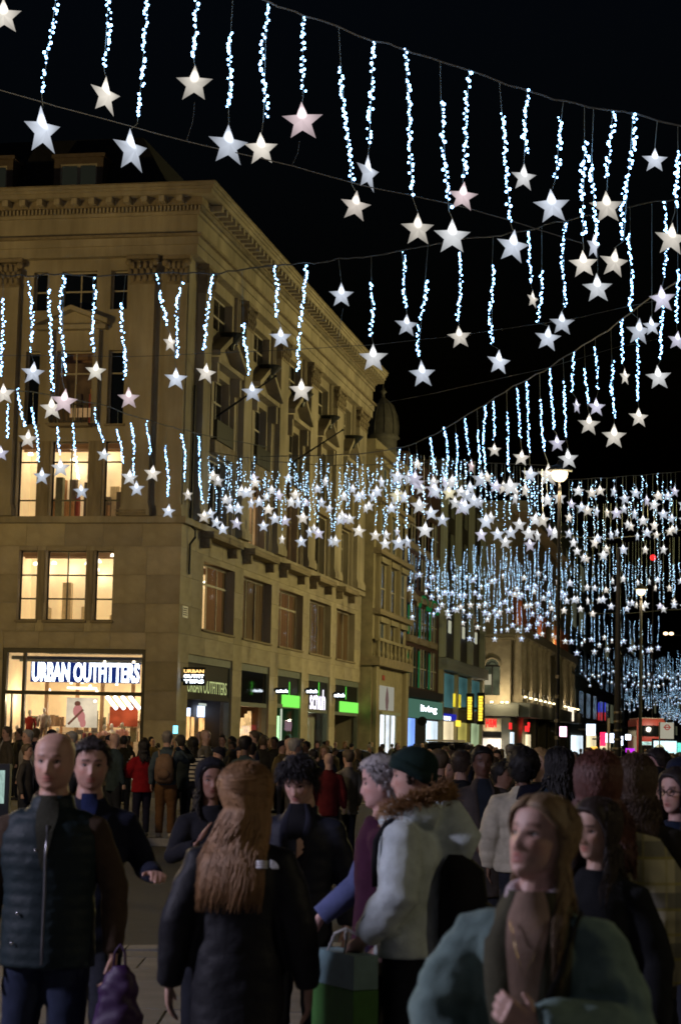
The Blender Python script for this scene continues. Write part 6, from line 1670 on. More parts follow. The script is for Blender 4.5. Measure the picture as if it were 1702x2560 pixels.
        if sleeves:
            for s in (-1, 1):
                a = arms[s]; sl = P['sleeve']
                tube(bm, [Vector((s * .05, 0, 1.40)), Vector((s * .12 * sw, .003, 1.380)), a['sh'], a['sh'].lerp(a['el'], .5), a['el'], a['el'].lerp(a['wr'], .5), a['wr']],
                     [.048, .056 + pf * .4, .064 + pf * .6 + sl * .25, .066 + pf + sl, .060 + pf + sl, .054 + pf + sl, .042 + pf * .5 + sl], 14)
        else:
            for s in (-1, 1):
                a = arms[s]; tube(bm, [Vector((s * .06, 0, 1.37)), Vector((s * .12 * sw, .003, 1.378)), a['sh'] + Vector((-s * .012, 0, -.01))], [.05, .060 + pf * .4, .062], 14)
        if P['collar']:
            c = P['collar']; zc = top - .012
            R_ = [Vector((.068 * math.cos(q), .012 + .060 * math.sin(q), zc + .018 * math.sin(q))) for q in [2 * math.pi * k / 18 for k in range(18)]]
            tube(bm, R_ + [R_[0]], c, 8, caps=False) if False else None
            for k in range(18): tube(bm, [R_[k], R_[(k + 1) % 18]], c, 8)
        if extra: extra(bm)
        me = remesh(bm, vox or P['voxc'] if lod < 2 else .024, 3 if lod < 2 else 2)
        if lod < 2: wrinkle(me, P['wr'] if wr is None else wr, 8, len(name) + hash(P.get('seed', 0)) % 7, qu, P.get('qa', .008) if qu else 0)
        return me
    cm = PUFF if P['cmat'] == 'puffer' else CLOTH
    if P.get('vest'):
        link('sweater', coat_mesh(True, .0, .9, wr=.005, top=1.50), CLOTH, t, P['coat'])
        me = coat_mesh(False, .022, P['hem'], qu=.052, wr=.004, top=1.50); link('gilet', me, PUFF, t, P['vest'])
    else:
        link('coat', coat_mesh(True, P['puff'], P['hem'], P.get('extra'), qu=P['quilt']), cm, t, P['coat'])
    # ---- things worn at the front: shirt opening, lapels
    def front_y(x, z, pf):
        zs = [.6, .93, 1.10, 1.26, 1.345, 1.405, 1.445, 1.475, 1.52]; rx = [.185, .176, .166, .192 * sw, .19 * sw, .15 * sw, .095, .07, .062]; ry = [.13, .125, .118, .128, .118, .098, .078, .066, .06]
        a = np.interp(z, zs, rx) + pf; b = np.interp(z, zs, ry) + pf
        return .004 - b * math.sqrt(max(0.02, 1 - min(.98, (x / a) ** 2)))
    P['front_y'] = front_y
    if P.get('shirt'):
        c, zlo, wtop = P['shirt']; bm = NB(); pf = P['puff'] + (.024 if P.get('vest') else 0); rows = []; nz = 14
        for i in range(nz + 1):
            z = zlo + (1.50 - zlo) * i / nz; hw = wtop * (i / nz) ** .8 * (1 if z < 1.42 else max(.35, 1 - (z - 1.42) * 6)) + .004
            rows.append([bm.verts.new((hw * q / 3, front_y(hw * q / 3, z, pf * (1 if z < 1.38 else .35)) - P.get('shirto', .010), z)) for q in range(-3, 4)])
        for i in range(nz):
            for q in range(6): bm.faces.new((rows[i][q], rows[i][q + 1], rows[i + 1][q + 1], rows[i + 1][q]))
        obj('shirt_front', bm, CLOTH, t, c, smooth=True)
        if P.get('lapel'):
            lc, lw = P['lapel']
            for s in (-1, 1):
                bm = NB(); rows = []
                for i in range(nz + 1):
                    z = zlo + (1.50 - zlo) * i / nz; hw = wtop * (i / nz) ** .8 * (1 if z < 1.42 else max(.35, 1 - (z - 1.42) * 6)) + .004
                    ww = lw * (.35 + .65 * math.sin(math.pi * min(1, .15 + i / nz * .75)))
                    pp = []
                    for q, dz in ((0, .012), (.33, .022), (.7, .022), (1, .010)):
                        x = hw - .006 + ww * q
                        pp.append(bm.verts.new((s * x, front_y(x, z, pf * (1 if z < 1.38 else .35)) - dz, z)))
                    rows.append(pp)
                for i in range(nz):
                    for q in range(3): bm.faces.new((rows[i][q], rows[i][q + 1], rows[i + 1][q + 1], rows[i + 1][q]))
                obj('lapel', bm, CLOTH, t, lc, smooth=True)
    # ---- hair
    hs = P['hstyle']; hc = P['hair']; bm = NB(); seed = P.get('seed', 1)
    nl = 1.0 if lod == 0 else (.35 if lod == 1 else .0)
    if hs == 'bald':
        bm.free()
    elif hs == 'beanie':
        bm.free()
        ln = lambda th: float(np.interp(abs(th), [0, 1.2, 2.0, math.pi], [.70, .60, .42, .34]))
        b2_ = NB(); hair_cap(b2_, M, .018, ln, .06, seed, fem, 48, 12)
        hcobj = obj('hat', b2_, CLOTH, t, P['hatc'], smooth=True)
        b3_ = NB(); nh = 40
        for (o0, dt0, dt1) in ((.024, -.02, .16),):
            ra = [b3_.verts.new(M @ head_pt(wrapth(2 * math.pi * k / nh), ln(wrapth(2 * math.pi * k / nh)) + dt0, o0, fem)) for k in range(nh)]
            rb = [b3_.verts.new(M @ head_pt(wrapth(2 * math.pi * k / nh), ln(wrapth(2 * math.pi * k / nh)) + dt1, o0 + .003, fem)) for k in range(nh)]
            rc = [b3_.verts.new(M @ head_pt(wrapth(2 * math.pi * k / nh), ln(wrapth(2 * math.pi * k / nh)) + dt1 + .02, .01, fem)) for k in range(nh)]
            rd = [b3_.verts.new(M @ head_pt(wrapth(2 * math.pi * k / nh), ln(wrapth(2 * math.pi * k / nh)) + dt0, .002, fem)) for k in range(nh)]
            for A_, B_ in ((ra, rb), (rb, rc), (rd, ra)):
                for k in range(nh): b3_.faces.new((A_[k], A_[(k + 1) % nh], B_[(k + 1) % nh], B_[k]))
        obj('hat_brim', b3_, CLOTH, t, P['hatc'], smooth=True)
    else:
        if hs == 'afro': hair_cap(bm, M, .055, hairline_default, .35, seed, fem); tufts(bm, M, int(220 * nl), .03, seed, thick=.07, r=.007)
        elif hs == 'messy':
            ln = lambda th: float(np.interp(abs(th), [0, .7, 1.05, 1.35, 1.6, 1.9, 2.3, math.pi], [.70, .72, .62, .48, .40, .36, .14, .04]))
            hair_cap(bm, M, .026, ln, .45, seed, fem); tufts(bm, M, int(900 * nl), .045, seed, ln, .024, (0, -.5, -.45), r=.004)
        elif hs == 'short': hair_cap(bm, M, P.get('hthick', .014), hairline_default, .35, seed, fem); tufts(bm, M, int(800 * nl), .022, seed, thick=P.get('hthick', .014), r=.003, lean=(0, .3, -.5))
        elif hs == 'bob' or hs == 'long':
            ln = P.get('line') or (lambda th: float(np.interp(abs(th), [0, .5, .9, 1.2, 1.5, math.pi], [.82, .79, .66, .40, .16, .05])))
            hair_cap(bm, M, P.get('hcap', .020), ln, .22, seed, fem)
            n = int(P.get('nlocks', 300) * (nl if nl else .12))
            locks(bm, M, n, P.get('hend', 1.38), seed, P.get('hrng', (1.15, math.pi)), P.get('hside', 0), spread=P.get('hspread', 1.3), fem=fem, r=P.get('lr', .0085) * (1 if lod == 0 else 1.8), front_ok=P.get('hfront', False), pf=P['puff'] + .014, off=P.get('hcap', .020) - .004)
        if P.get('part'):   # a a centre parting: two sweeps of strands from the middle of the forehead down past the temples
            R = random.Random(seed + 5)
            for s in (-1, 1):
                for k in range(int(300 * max(nl, .3))):
                    f = R.random(); t0 = .80 + .17 * f
                    pts = []
                    fall = s in P.get('fall', (-1, 1))
                    for q in range(7):
                        u = q / 6; th = s * (0 if fall else .5 * u) + s * (.05 + (1.45 + .55 * f) * u ** .75); tt = t0 + (.36 - t0) * u ** 1.35
                        pts.append(M @ head_pt(th, min(.99, tt), P.get('hcap', .020) - .006 + .006 * math.sin(math.pi * u) + .004 * R.random(), fem))
                    p = pts[-1]; ze = P.get('hend', 1.35) + R.uniform(-.05, .06); ox = R.uniform(.0, .05); oy = R.uniform(-.05, .06)
                    for q in range(1, 6):
                        u = q / 5
                        if not fall: ox, oy = -.02, .10
                        pts.append(Vector((p.x + s * ox * u + .006 * math.sin(q * 2 + k), p.y + oy * u * .6 + .006 * math.cos(q * 2 + k), p.z + (ze - p.z) * u)))
                    tube(bm, [clear_torso(q, P['puff'] + .02) for q in pts], [.0036] * 9 + [.0034, .003, .0012], 4)
        obj('hair', bm, HAIRM, t, hc, smooth=True)
    P['root'] = t; P['arms'] = arms
    return t, P
def place(t, P, px, py, Y, label, hat=.0, yaw=None, group=None):
    p = at(px, py, Y); g = P.get('ground', G(Y) if not (16.3 < Y < 32 or (Y > 54 and Y < 76)) else G(Y) - .13)
    s = (p.z - g) / (1.753 + hat)
    t.location = (p.x, Y, g); t.scale = (s, s, s); t.rotation_euler = (0, 0, rad(P['yaw'] if yaw is None else yaw))
    tag(t, label, 'person', group)
    return t
def person(px, py, Y, label, hat=.014, group=None, **kw):
    t, P = build_person('person', kw)
    place(t, P, px, py, Y, label, hat, None, group)
    bpy.context.view_layer.update()
    return t, P
def piece(name, bm, m, t, color=None, smooth=True): return obj(name, bm, m, t, color, smooth)
# ------------------------------------------------------------------ the people nearest the camera
def V(*a): return Vector(a)
# bald man in a gilet
t1, Q1 = person(139, 1835, 7.9, 'bald man in a dark quilted gilet and brown jumper walking towards the camera', hat=0, hs=(1.05, 1.04, 1.02), yaw=-4, hyaw=-6, hpitch=-2, hstyle='bald', skin=(.46, .27, .20), coat=(.055, .036, .024), vest=(.006, .015, .019), qa=.004, hem=.80,
    legs=(.016, .022, .045), beard=(.74, .66, .64), bw=.6, brow=(.42, .34, .3), voxb=.0058, voxc=.011, shirt=((.035, .035, .025), 1.20, .055), seed=1,
    arml=dict(el=(.27, .03, 1.12), wr=(.285, -.05, .86), curl=1.0))
bm = NB(); fy = Q1['front_y']; tube(bm, [V(.012, fy(0, z, .03) - .004, z) for z in (.82, .95, 1.1, 1.25, 1.38)], .006, 6); piece('zip', bm, mat('dull_zip', (.25, .25, .27), rough=.3, metal=.8), t1)
for (x, z) in ((-.10, 1.02), (-.03, 1.28), (-.12, .90)):
    bm = NB(); blob(bm, (x, fy(x, z, .03) - .004, z), (.008, .005, .008), 8, 6); piece('press_stud', bm, mat('stud', (.5, .5, .52), rough=.2, metal=1), t1)
# man behind him
t2, Q2 = person(230, 1842, 8.9, 'short dark-haired man in a navy jacket with blue collar walking behind the bald man', yaw=6, hyaw=4, skin=(.45, .26, .20), hair=(.022, .016, .014), coat=(.010, .012, .024), beard=(.55, .48, .48), bw=.55, voxb=.0062, seed=2,
    shirt=((.014, .022, .075), 1.36, .06), arml=dict(el=(.285, .06, 1.14), wr=(.32, -.16, 1.13), d=(.15, -.9, .1), n=(-.3, 0, -1), w=(-.9, -.1, .2), curl=.7))
# woman with a dark hood
t3, Q3 = person(531, 1897, 11.0, 'young woman in a dark hooded jacket half hidden behind the long-haired woman', fem=True, yaw=22, hyaw=-6, skin=(.26, .135, .095), hair=(.012, .009, .008), hstyle='bob', hend=1.44, coat=(.016, .016, .02), voxb=.0075, seed=3,
    lip=(.75, .42, .42), armr=dict(el=(-.26, -.05, 1.16), wr=(-.17, -.24, 1.24), d=(.3, -.3, .7), n=(.6, .6, 0), w=(.4, -.5, .6)))
bm = NB(); M3_ = Q3['M']; hair_cap(bm, M3_, .03, lambda th: float(np.interp(abs(th), [0, .8, 1.3, 2, math.pi], [.84, .78, .35, .0, .0])), .1, 3, True); piece('hood', bm, CLOTH, t3, (.014, .014, .018))
# woman with long fair hair seen from behind
t4, Q4 = person(610, 1903, 7.3, 'woman with long fair brown hair and a black puffer jacket seen from behind', fem=True, yaw=176, hyaw=-58, hpitch=3, skin=(.45, .27, .21), hair=(.24, .13, .058), hstyle='long', nlocks=3600, hend=1.26, hside=.55, hspread=1.42, hrng=(.55, math.pi), lr=.0030,
    coat=(.006, .0065, .010), cmat='puffer', puff=.012, quilt=.0, hem=.70, legs=(.008, .008, .011), voxb=.0065, seed=4, hthick=.02, sleeve=.004, arml=dict(wr=(.285, -.03, .86)), armr=dict(wr=(-.285, -.03, .86)))
# little white emblem on the back of the shoulder
bm = NB(); 
for k in range(3):
    r0 = .012 + .011 * k
    pts = [V(.0 + r0 * math.cos(q), 0, r0 * math.sin(q)) for q in [math.pi / 2 * i / 6 for i in range(7)]]
    tube(bm, pts, .0042, 6)
for k in range(3): box(bm, -.062, -.012, -.003, .003, .002 + k * .012, .009 + k * .012)
em = piece('emblem', bm, mat('emblem_white', (.75, .76, .78), rough=.5), t4)
em.location = (-.135, .155, 1.345); em.rotation_euler = (0, 0, math.pi); em.scale = (.9, .9, .9)
# gathered twist of hair at the back of the head
bm = NB(); 
for k in range(60):
    R = random.Random(k); s = R.choice((-1, 1)); t0 = R.uniform(.5, .8); pts = []
    for q in range(7):
        u = q / 6; th = s * (1.0 + (math.pi - 1.05) * u); pts.append(Q4['M'] @ head_pt(th, t0 + (.56 + .12 * (k % 7) / 6 - t0) * u ** 1.4, .022 + .006 * R.random(), True))
    tube(bm, pts, .0038, 4)
piece('hair_twist', bm, HAIRM, t4, (.24, .13, .058))
# young man looking down at a phone
t5, Q5 = person(757, 1880, 9.5, 'young man with tousled black hair looking down, hand raised to his chest', yaw=-14, hyaw=-6, hpitch=24, skin=(.52, .32, .26), hair=(.012, .010, .012), hstyle='messy', coat=(.012, .014, .024), voxb=.0062, seed=5, cmat='puffer', wr=.009,
    shirt=((.01, .01, .013), 1.05, .06), lapel=((.02, .021, .033), .05), brow=(.12, .1, .1), armr=dict(el=(-.27, -.02, 1.14), wr=(-.03, -.25, 1.215), d=(.6, -.2, .45), n=(.1, .9, .2), w=(-.3, -.1, .9), curl=.9))
# blurred walker in plum
t6, Q6 = person(952, 1886, 8.6, 'grey-haired person in a plum coat walking to the left, seen side on', yaw=-92, hyaw=0, hpitch=4, skin=(.56, .34, .30), hair=(.33, .31, .31), hstyle='short', hthick=.02, coat=(.045, .012, .030), hem=.62, legs=(.02, .015, .03), voxb=.0065, seed=6, stride=.22, fem=True,
    armr=dict(el=(-.25, -.10, 1.13), wr=(-.25, -.28, .98), d=(0, -.5, -.8)), arml=dict(el=(.26, .10, 1.13), wr=(.25, .02, .90)))
bm = NB(); a = Q6['arms'][-1]; tube(bm, [a['sh'] + V(0, 0, .0), a['sh'].lerp(a['el'], .5), a['el'], a['wr']], [.083, .074, .068, .052], 12); piece('sleeve', bm, CLOTH, t6, (.09, .11, .24))
# man with beanie and fur hood
def hood_extra(bm):
    tube(bm, [V(0, .075, 1.40), V(0, .15, 1.40), V(0, .205, 1.33), V(0, .20, 1.26)], [(.12, .08), (.15, .075), (.135, .07), (.08, .04)], 16)
    for s in (-1, 1): tube(bm, [V(s * .03, -.11, 1.42), V(s * .095, -.04, 1.47), V(s * .115, .06, 1.48), V(s * .07, .14, 1.45)], [.045, .058, .062, .065], 12)
t7, Q7 = person(1030, 1856, 8.4, 'man in a dark green beanie and pale grey padded jacket with a fur-trimmed hood', hat=.03, yaw=-108, hyaw=14, hpitch=2, skin=(.50, .31, .25), hstyle='beanie', hatc=(.010, .024, .022), hem=.83, puff=.030, coat=(.50, .57, .58), wr=.007, extra=hood_extra, collar=.03,
    voxb=.0062, voxc=.012, legs=(.010, .012, .018), seed=7, sleeve=.006, arml=dict(el=(.285, .03, 1.12), wr=(.235, -.13, .93), d=(-.2, -.6, -.7)), armr=dict(el=(-.27, .0, 1.12), wr=(-.21, -.14, .92)))
# brown fur round the hood opening
bm = NB(); R = random.Random(9)
for k in range(2600):
    q = k / 2600
    a = -math.pi * .28 + q * math.pi * 1.56
    c = V(.150 * math.sin(a), .03 - .125 * math.cos(a), 1.50 - .055 * math.cos(a))
    d = (V(math.sin(a), -math.cos(a), .9) * .9 + V(R.gauss(0, .5), R.gauss(0, .5), R.gauss(0, .5))).normalized(); c2 = c + V(R.gauss(0, .016), R.gauss(0, .016), R.gauss(0, .02))
    tube(bm, [c2, c2 + d * .025, c2 + d * .048 + V(0, 0, -.008)], [.0026, .002, .0005], 3)
piece('fur_trim', bm, HAIRM, t7, (.30, .165, .07))
bm = NB(); R = random.Random(19)
for k in range(60):
    th = R.uniform(1.3, 1.7) * R.choice((-1, 1)); p = Q7['M'] @ head_pt(th, R.uniform(.40, .56), .004); tube(bm, [p, p + V(0, .01, -.018)], [.005, .002], 3)
piece('hair', bm, HAIRM, t7, (.04, .025, .015))
bm = NB()
bm.free()
for s in (-1, 1):
    bm = NB(); tube(bm, [V(s * .14, -.118, 1.14), V(s * .145, -.122, 1.24), V(s * .145, -.118, 1.34), V(s * .14, -.07, 1.42), V(s * .135, .0, 1.455), V(s * .13, .08, 1.43)], 0.017, 8); piece('strap', bm, CLOTH, t7, (.008, .008, .010))
# sleeve seams
for s in (-1, 1):
    a = Q7['arms'][s]; bm = NB(); o = V(s * .055, -.065, 0)
    tube(bm, [a['sh'] + o * 1.1, a['sh'].lerp(a['el'], .5) + o * 1.15, a['el'] + o, a['el'].lerp(a['wr'], .6) + o], .005, 5); piece('seam', bm, CLOTH, t7, (.3, .35, .36))
# his backpack is a thing of its own
def on_person(t, name, label, cat, local, rz=0):
    """an Empty standing where the point local of person t is, at that person's scale"""
    bpy.context.view_layer.update()
    s = t.scale.x; w = t.matrix_world @ Vector(local)
    e = empty(name, w, t.rotation_euler.z + rz, label, cat); e.scale = (s, s, s); return e
bk = on_person(t7, 'backpack', 'black backpack on the back of the man in the pale grey jacket', 'backpack', (0, .17, 1.06))
bm = NB(); tube(bm, [(0, .06, -.22), (0, .075, -.16), (0, .08, 0), (0, .075, .16), (0, .05, .23)], [(.10, .05), (.155, .10), (.16, .11), (.14, .095), (.07, .04)], 18, flat=True); piece('bag_body', bm, CLOTH, bk, (.010, .010, .012))
bm = NB(); tube(bm, [(0, .17, -.16), (0, .185, -.1), (0, .18, .0), (0, .165, .03)], [(.07, .02), (.115, .035), (.11, .03), (.06, .015)], 14, flat=True); piece('front_pocket', bm, CLOTH, bk, (.012, .012, .015))
# woman in the teal grey coat, nearest of all
t8, Q8 = person(1340, 1986, 5.0, 'fair-haired woman in a loose teal grey coat nearest the camera, looking up to the left', fem=True, hat=.016, hs=(1.10, 1.06, 1.05), hcap=.011, yaw=-16, hyaw=-34, hpitch=-15, skin=(.56, .35, .28), hair=(.18, .118, .064), line=(lambda th: float(np.interp(abs(th), [0, .5, .9, 1.2, 1.45, 1.7, math.pi], [.87, .84, .76, .60, .42, .10, .05]))), hstyle='long', part=True, fall=(-1,), nlocks=1500, lr=.0032, hend=1.33, hspread=1.3, hrng=(1.5, math.pi),
    coat=(.16, .235, .22), hem=.52, puff=.020, flare=.04, sleeve=.016, shirto=.024, wr=.014, legs=(.02, .02, .025), voxb=.0052, voxc=.011, seed=8, lip=(.80, .42, .44), brow=(.38, .30, .26), gaze=-.003,
    shirt=((.42, .29, .22), 1.0, .068), lapel=((.075, .072, .045), .085), collar=.028,
    armr=dict(el=(-.275, -.03, 1.13), wr=(-.20, -.20, 1.00), d=(.4, -.5, -.6), n=(.6, .5, .1), w=(0, -.6, .6), curl=.9),
    arml=dict(el=(.275, -.04, 1.12), wr=(.05, -.275, 1.15), d=(-.75, -.2, .45), n=(-.2, .95, .1), w=(.45, -.1, .85), curl=1.15))
bm = NB(); R_ = [V(.066 * math.cos(q), .004 + .066 * math.sin(q), 1.490 + .022 * math.sin(q)) for q in [2 * math.pi * k / 20 for k in range(21)]]
tube(bm, R_, .024, 8); piece('scarf', bm, CLOTH, t8, (.50, .42, .44))
bm = NB(); fy = Q8['front_y']
tube(bm, [V(.055, fy(.05, 1.42, .02) - .02, 1.42), V(.03, fy(.03, 1.33, .03) - .035, 1.33), V(.0, fy(0, 1.27, .03) - .03, 1.275), V(-.02, fy(-.02, 1.33, .03) - .035, 1.34), V(-.05, fy(-.05, 1.42, .02) - .02, 1.42)], .0014, 5); piece('necklace', bm, mat('gold_chain', (.6, .45, .2), rough=.25, metal=1), t8)
bm = NB(); tube(bm, [V(.135, -.02, 1.44), V(.10, -.165, 1.28), V(.03, -.19, 1.12), V(-.06, -.19, .98)], [(.02, .006)] * 4, 8); piece('bag_strap', bm, CLOTH, t8, (.012, .012, .014))
# dark-haired woman behind her shoulder
t9, Q9 = person(1494, 1992, 6.9, 'dark-haired woman in a black coat close behind the woman in the teal grey coat', fem=True, yaw=-30, hyaw=-18, hpitch=4, skin=(.50, .32, .24), hair=(.020, .012, .009), hstyle='long', nlocks=700, lr=.0036, hend=1.42, hspread=1.25, coat=(.010, .011, .013), puff=.012, hem=.6, voxb=.0062, seed=9)
# auburn hair seen from behind
t10, Q10 = person(1496, 1874, 7.4, 'woman with long auburn hair and a pale plaid wool coat seen from behind', fem=True, yaw=172, hyaw=6, skin=(.5, .32, .26), hair=(.080, .026, .018), hstyle='long', nlocks=2000, lr=.0034, hend=1.36, hspread=1.75, hrng=(.7, math.pi), coat=(.4, .37, .25), hem=.62, puff=.045, flare=.03, sleeve=.03, collar=.04, voxb=.008, seed=10)
# plaid coat
PLAID, pt, pp = newmat('plaid_wool'); 
def _plaid():
    N = pt.nodes.new; L = pt.links.new; tc = N('ShaderNodeTexCoord'); sx = N('ShaderNodeSeparateXYZ'); L(tc.outputs['Object'], sx.inputs[0])
    col = None
    base = N('ShaderNodeRGB'); base.outputs[0].default_value = (.40, .37, .25, 1); col = base.outputs[0]
    for ax, sc, wd_, c in (('Z', 5.2, .36, (.035, .042, .062)), ('X', 5.6, .34, (.10, .10, .09)), ('Z', 10.4, .12, (.30, .26, .06)), ('X', 11.2, .10, (.30, .27, .12))):
        m = N('ShaderNodeMath'); m.operation = 'MULTIPLY'; m.inputs[1].default_value = sc; L(sx.outputs[ax], m.inputs[0])
        f = N('ShaderNodeMath'); f.operation = 'FRACT'; L(m.outputs[0], f.inputs[0])
        g = N('ShaderNodeMath'); g.operation = 'LESS_THAN'; g.inputs[1].default_value = wd_; L(f.outputs[0], g.inputs[0])
        k = N('ShaderNodeMath'); k.operation = 'MULTIPLY'; k.inputs[1].default_value = .62; L(g.outputs[0], k.inputs[0])
        mx = N('ShaderNodeMix'); mx.data_type = 'RGBA'; L(k.outputs[0], mx.inputs[0]); L(col, mx.inputs[6]); mx.inputs[7].default_value = (*c, 1); col = mx.outputs[2]
    L(col, pp.inputs['Base Color']); pp.inputs['Roughness'].default_value = .95; pp.inputs['Specular IOR Level'].default_value = .1
_plaid()
t11, Q11 = person(1590, 1884, 8.8, 'brown-haired woman in a dark coat seen from behind beside the auburn-haired one', fem=True, yaw=160, hyaw=-10, skin=(.5, .32, .26), hair=(.055, .032, .02), hstyle='long', nlocks=1300, lr=.0036, hend=1.42, hspread=1.4, coat=(.020, .018, .016), hem=.62, puff=.015, voxb=.009, seed=11)
for o in t10.children:
    if o.name.startswith('coat'): o.data.materials.clear(); o.data.materials.append(PLAID)
# ---- people a little farther off
t12, Q12 = person(1206, 1864, 15.0, 'smiling man in an open grey-brown overcoat between the fur hood and the cream puffer', yaw=8, skin=(.12, .06, .042), hair=(.008, .007, .007), coat=(.065, .055, .052), hem=.55, flare=.02, shirt=((.018, .024, .036), .85, .075), lapel=((.05, .042, .04), .05), lod=1, seed=12, lip=(.9, .6, .6), armr=dict(el=(-.26, .0, 1.12), wr=(-.06, -.2, .98), d=(.8, -.2, -.2), n=(.1, .9, .1), w=(-.2, -.1, .9)), arml=dict(el=(.26, .0, 1.12), wr=(.06, -.2, .97), d=(-.8, -.2, -.2), n=(-.1, .9, .1), w=(.2, -.1, .9)))
t13, Q13 = person(1308, 1866, 14.0, 'curly black-haired person in a cream puffer with a black shoulder yoke seen from behind', yaw=172, skin=(.16, .09, .06), hair=(.009, .008, .008), hstyle='afro', coat=(.50, .46, .35), cmat='cloth', puff=.035, quilt=.09, hem=.84, lod=1, seed=13, hat=.05)
bm = NB(); tube(bm, [V(-.16, .03, 1.40), V(-.10, .06, 1.44), V(.0, .085, 1.445), V(.02, .13, 1.39)], [(.08, .075), (.09, .09), (.06, .06), (.03, .03)], 12); yk = piece('yoke', bm, CLOTH, t13, (.010, .011, .02))
block('white_emblem', t13, mat('emblem_white', (0, 0, 0)), -.10, -.04, .152, .166, 1.385, 1.41)
person(1347, 1868, 15.5, 'blond man looking left beside the cream puffer', yaw=-48, skin=(.55, .36, .28), hair=(.36, .23, .10), coat=(.05, .055, .06), lod=1, seed=14)
person(1393, 1866, 13.5, 'dark-haired person in a shiny blue-black puffer right of the blond man', fem=True, yaw=-150, hair=(.010, .009, .009), hstyle='bob', hend=1.42, coat=(.018, .035, .055), cmat='puffer', puff=.03, quilt=.09, lod=1, seed=15)
person(1258, 1902, 17.0, 'short dark-haired youth in profile between the overcoat and the cream puffer', yaw=65, skin=(.30, .17, .12), hair=(.012, .01, .01), coat=(.03, .026, .024), lod=1, seed=16)
person(1155, 1874, 17.5, 'short-haired man in a black fur-collared parka left of the man in the overcoat', yaw=150, skin=(.4, .25, .2), hair=(.045, .03, .022), coat=(.016, .018, .02), puff=.02, lod=1, seed=17)
person(1636, 1868, 13.5, 'dark-haired man in profile in a black coat under the bus stop panel', yaw=-70, skin=(.5, .28, .26), hair=(.02, .014, .016), coat=(.012, .012, .016), lod=1, seed=18)
t17, Q17 = person(1644, 1910, 10.5, 'white-bearded man in a black knitted hat facing the camera near the right edge', hat=.03, yaw=4, skin=(.34, .19, .13), hstyle='beanie', hatc=(.006, .006, .007), coat=(.014, .012, .012), beard=(1.7, 2.2, 2.6), bw=.85, lod=0, voxb=.008, seed=19, shirt=((.06, .035, .03), 1.2, .05), arml=dict(el=(.25, .0, 1.12), wr=(.03, -.22, 1.1), d=(-.8, -.1, .2), n=(-.1, .9, .1), w=(.2, -.1, .9)))
t18, Q18 = person(1690, 1918, 9.6, 'dark-haired woman with glasses in a navy coat at the right edge', fem=True, yaw=-36, hyaw=-14, skin=(.52, .32, .27), hair=(.014, .010, .010), hstyle='bob', hend=1.45, coat=(.014, .022, .045), puff=.02, lod=0, voxb=.008, seed=20)
bm = NB()
for s in (-1, 1):
    c = Q18['M'] @ V(s * .032, -.092, .116); tube(bm, [c + V(.022 * math.cos(q), 0, .018 * math.sin(q)) for q in [2 * math.pi * k / 14 for k in range(15)]], .0028, 5)
    tube(bm, [Q18['M'] @ V(s * .054, -.088, .118), Q18['M'] @ V(s * .075, .0, .118)], .0025, 5)
tube(bm, [Q18['M'] @ V(-.011, -.096, .119), Q18['M'] @ V(.011, -.096, .119)], .0025, 5); piece('glasses', bm, BLACK, t18)
person(1700, 1886, 12.5, 'person in a navy hood above the woman with glasses', yaw=150, hstyle='beanie', hatc=(.012, .018, .04), coat=(.010, .014, .028), hat=.03, lod=1, seed=21)
person(1674, 1884, 16.0, 'fair-haired person seen from behind between the dark-haired man and the navy hood', fem=True, yaw=170, hair=(.22, .16, .07), hstyle='bob', hend=1.42, coat=(.03, .03, .03), lod=1, seed=22)
# ---- shoppers in the road and on the corner pavement
t21, Q21 = person(360, 1848, 33, 'dark-haired person in a red jumper with white flecks holding up a phone', fem=True, yaw=-150, hair=(.012, .009, .009), hstyle='bob', hend=1.40, coat=(.23, .008, .012), puff=.03, sleeve=.02, legs=(.012, .012, .025), lod=1, seed=23, armr=dict(el=(-.24, -.10, 1.15), wr=(-.08, -.30, 1.34), d=(0, -.3, 1)), arml=dict(el=(.24, -.10, 1.15), wr=(.09, -.30, 1.33), d=(0, -.3, 1)))
bm = NB(); R = random.Random(3)
for k in range(16):
    a = Q21['arms'][R.choice((-1, 1))]; c = a['el'].lerp(a['wr'], R.random()) + V(0, 0, .0) + V(R.uniform(-1, 1), R.uniform(-1, 1), R.uniform(.2, 1)).normalized() * .088; blob(bm, c, (.014, .014, .010), 6, 4)
piece('fleck', bm, CLOTH, t21, (.6, .55, .55))['kind'] = 'stuff'
t22, Q22 = person(420, 1826, 32.8, 'grey-haired man in a blue-grey jacket and rust trousers standing with his back turned', yaw=174, hair=(.22, .19, .16), coat=(.055, .075, .085), hem=.86, legs=(.11, .055, .022), legw=1.12, shoes=(.35, .30, .22), lod=1, seed=24, ground=G(32.8), armr=dict(el=(-.30, -.12, 1.26), wr=(-.12, -.25, 1.48), d=(.2, -.2, 1)))
rb = on_person(t22, 'backpack', 'tan backpack on the man with rust trousers', 'backpack', (0, .12, 1.13))
bm = NB(); tube(bm, [(0, .06, -.24), (0, .085, -.17), (0, .09, 0), (0, .08, .17), (0, .05, .25)], [(.11, .06), (.16, .11), (.165, .12), (.14, .1), (.06, .04)], 16, flat=True); piece('bag_body', bm, CLOTH, rb, (.19, .115, .068))
bm = NB(); tube(bm, [(0, .18, -.17), (0, .20, -.08), (0, .19, .0)], [(.07, .02), (.12, .04), (.07, .02)], 12, flat=True); piece('front_pocket', bm, CLOTH, rb, (.17, .10, .06))
for s in (-1, 1):
    bm = NB(); tube(bm, [(s * .10, .0, .16), (s * .13, -.06, .30), (s * .12, -.16, .28), (s * .13, -.22, .1)], .018, 6); piece('strap', bm, CLOTH, rb, (.25, .17, .10))
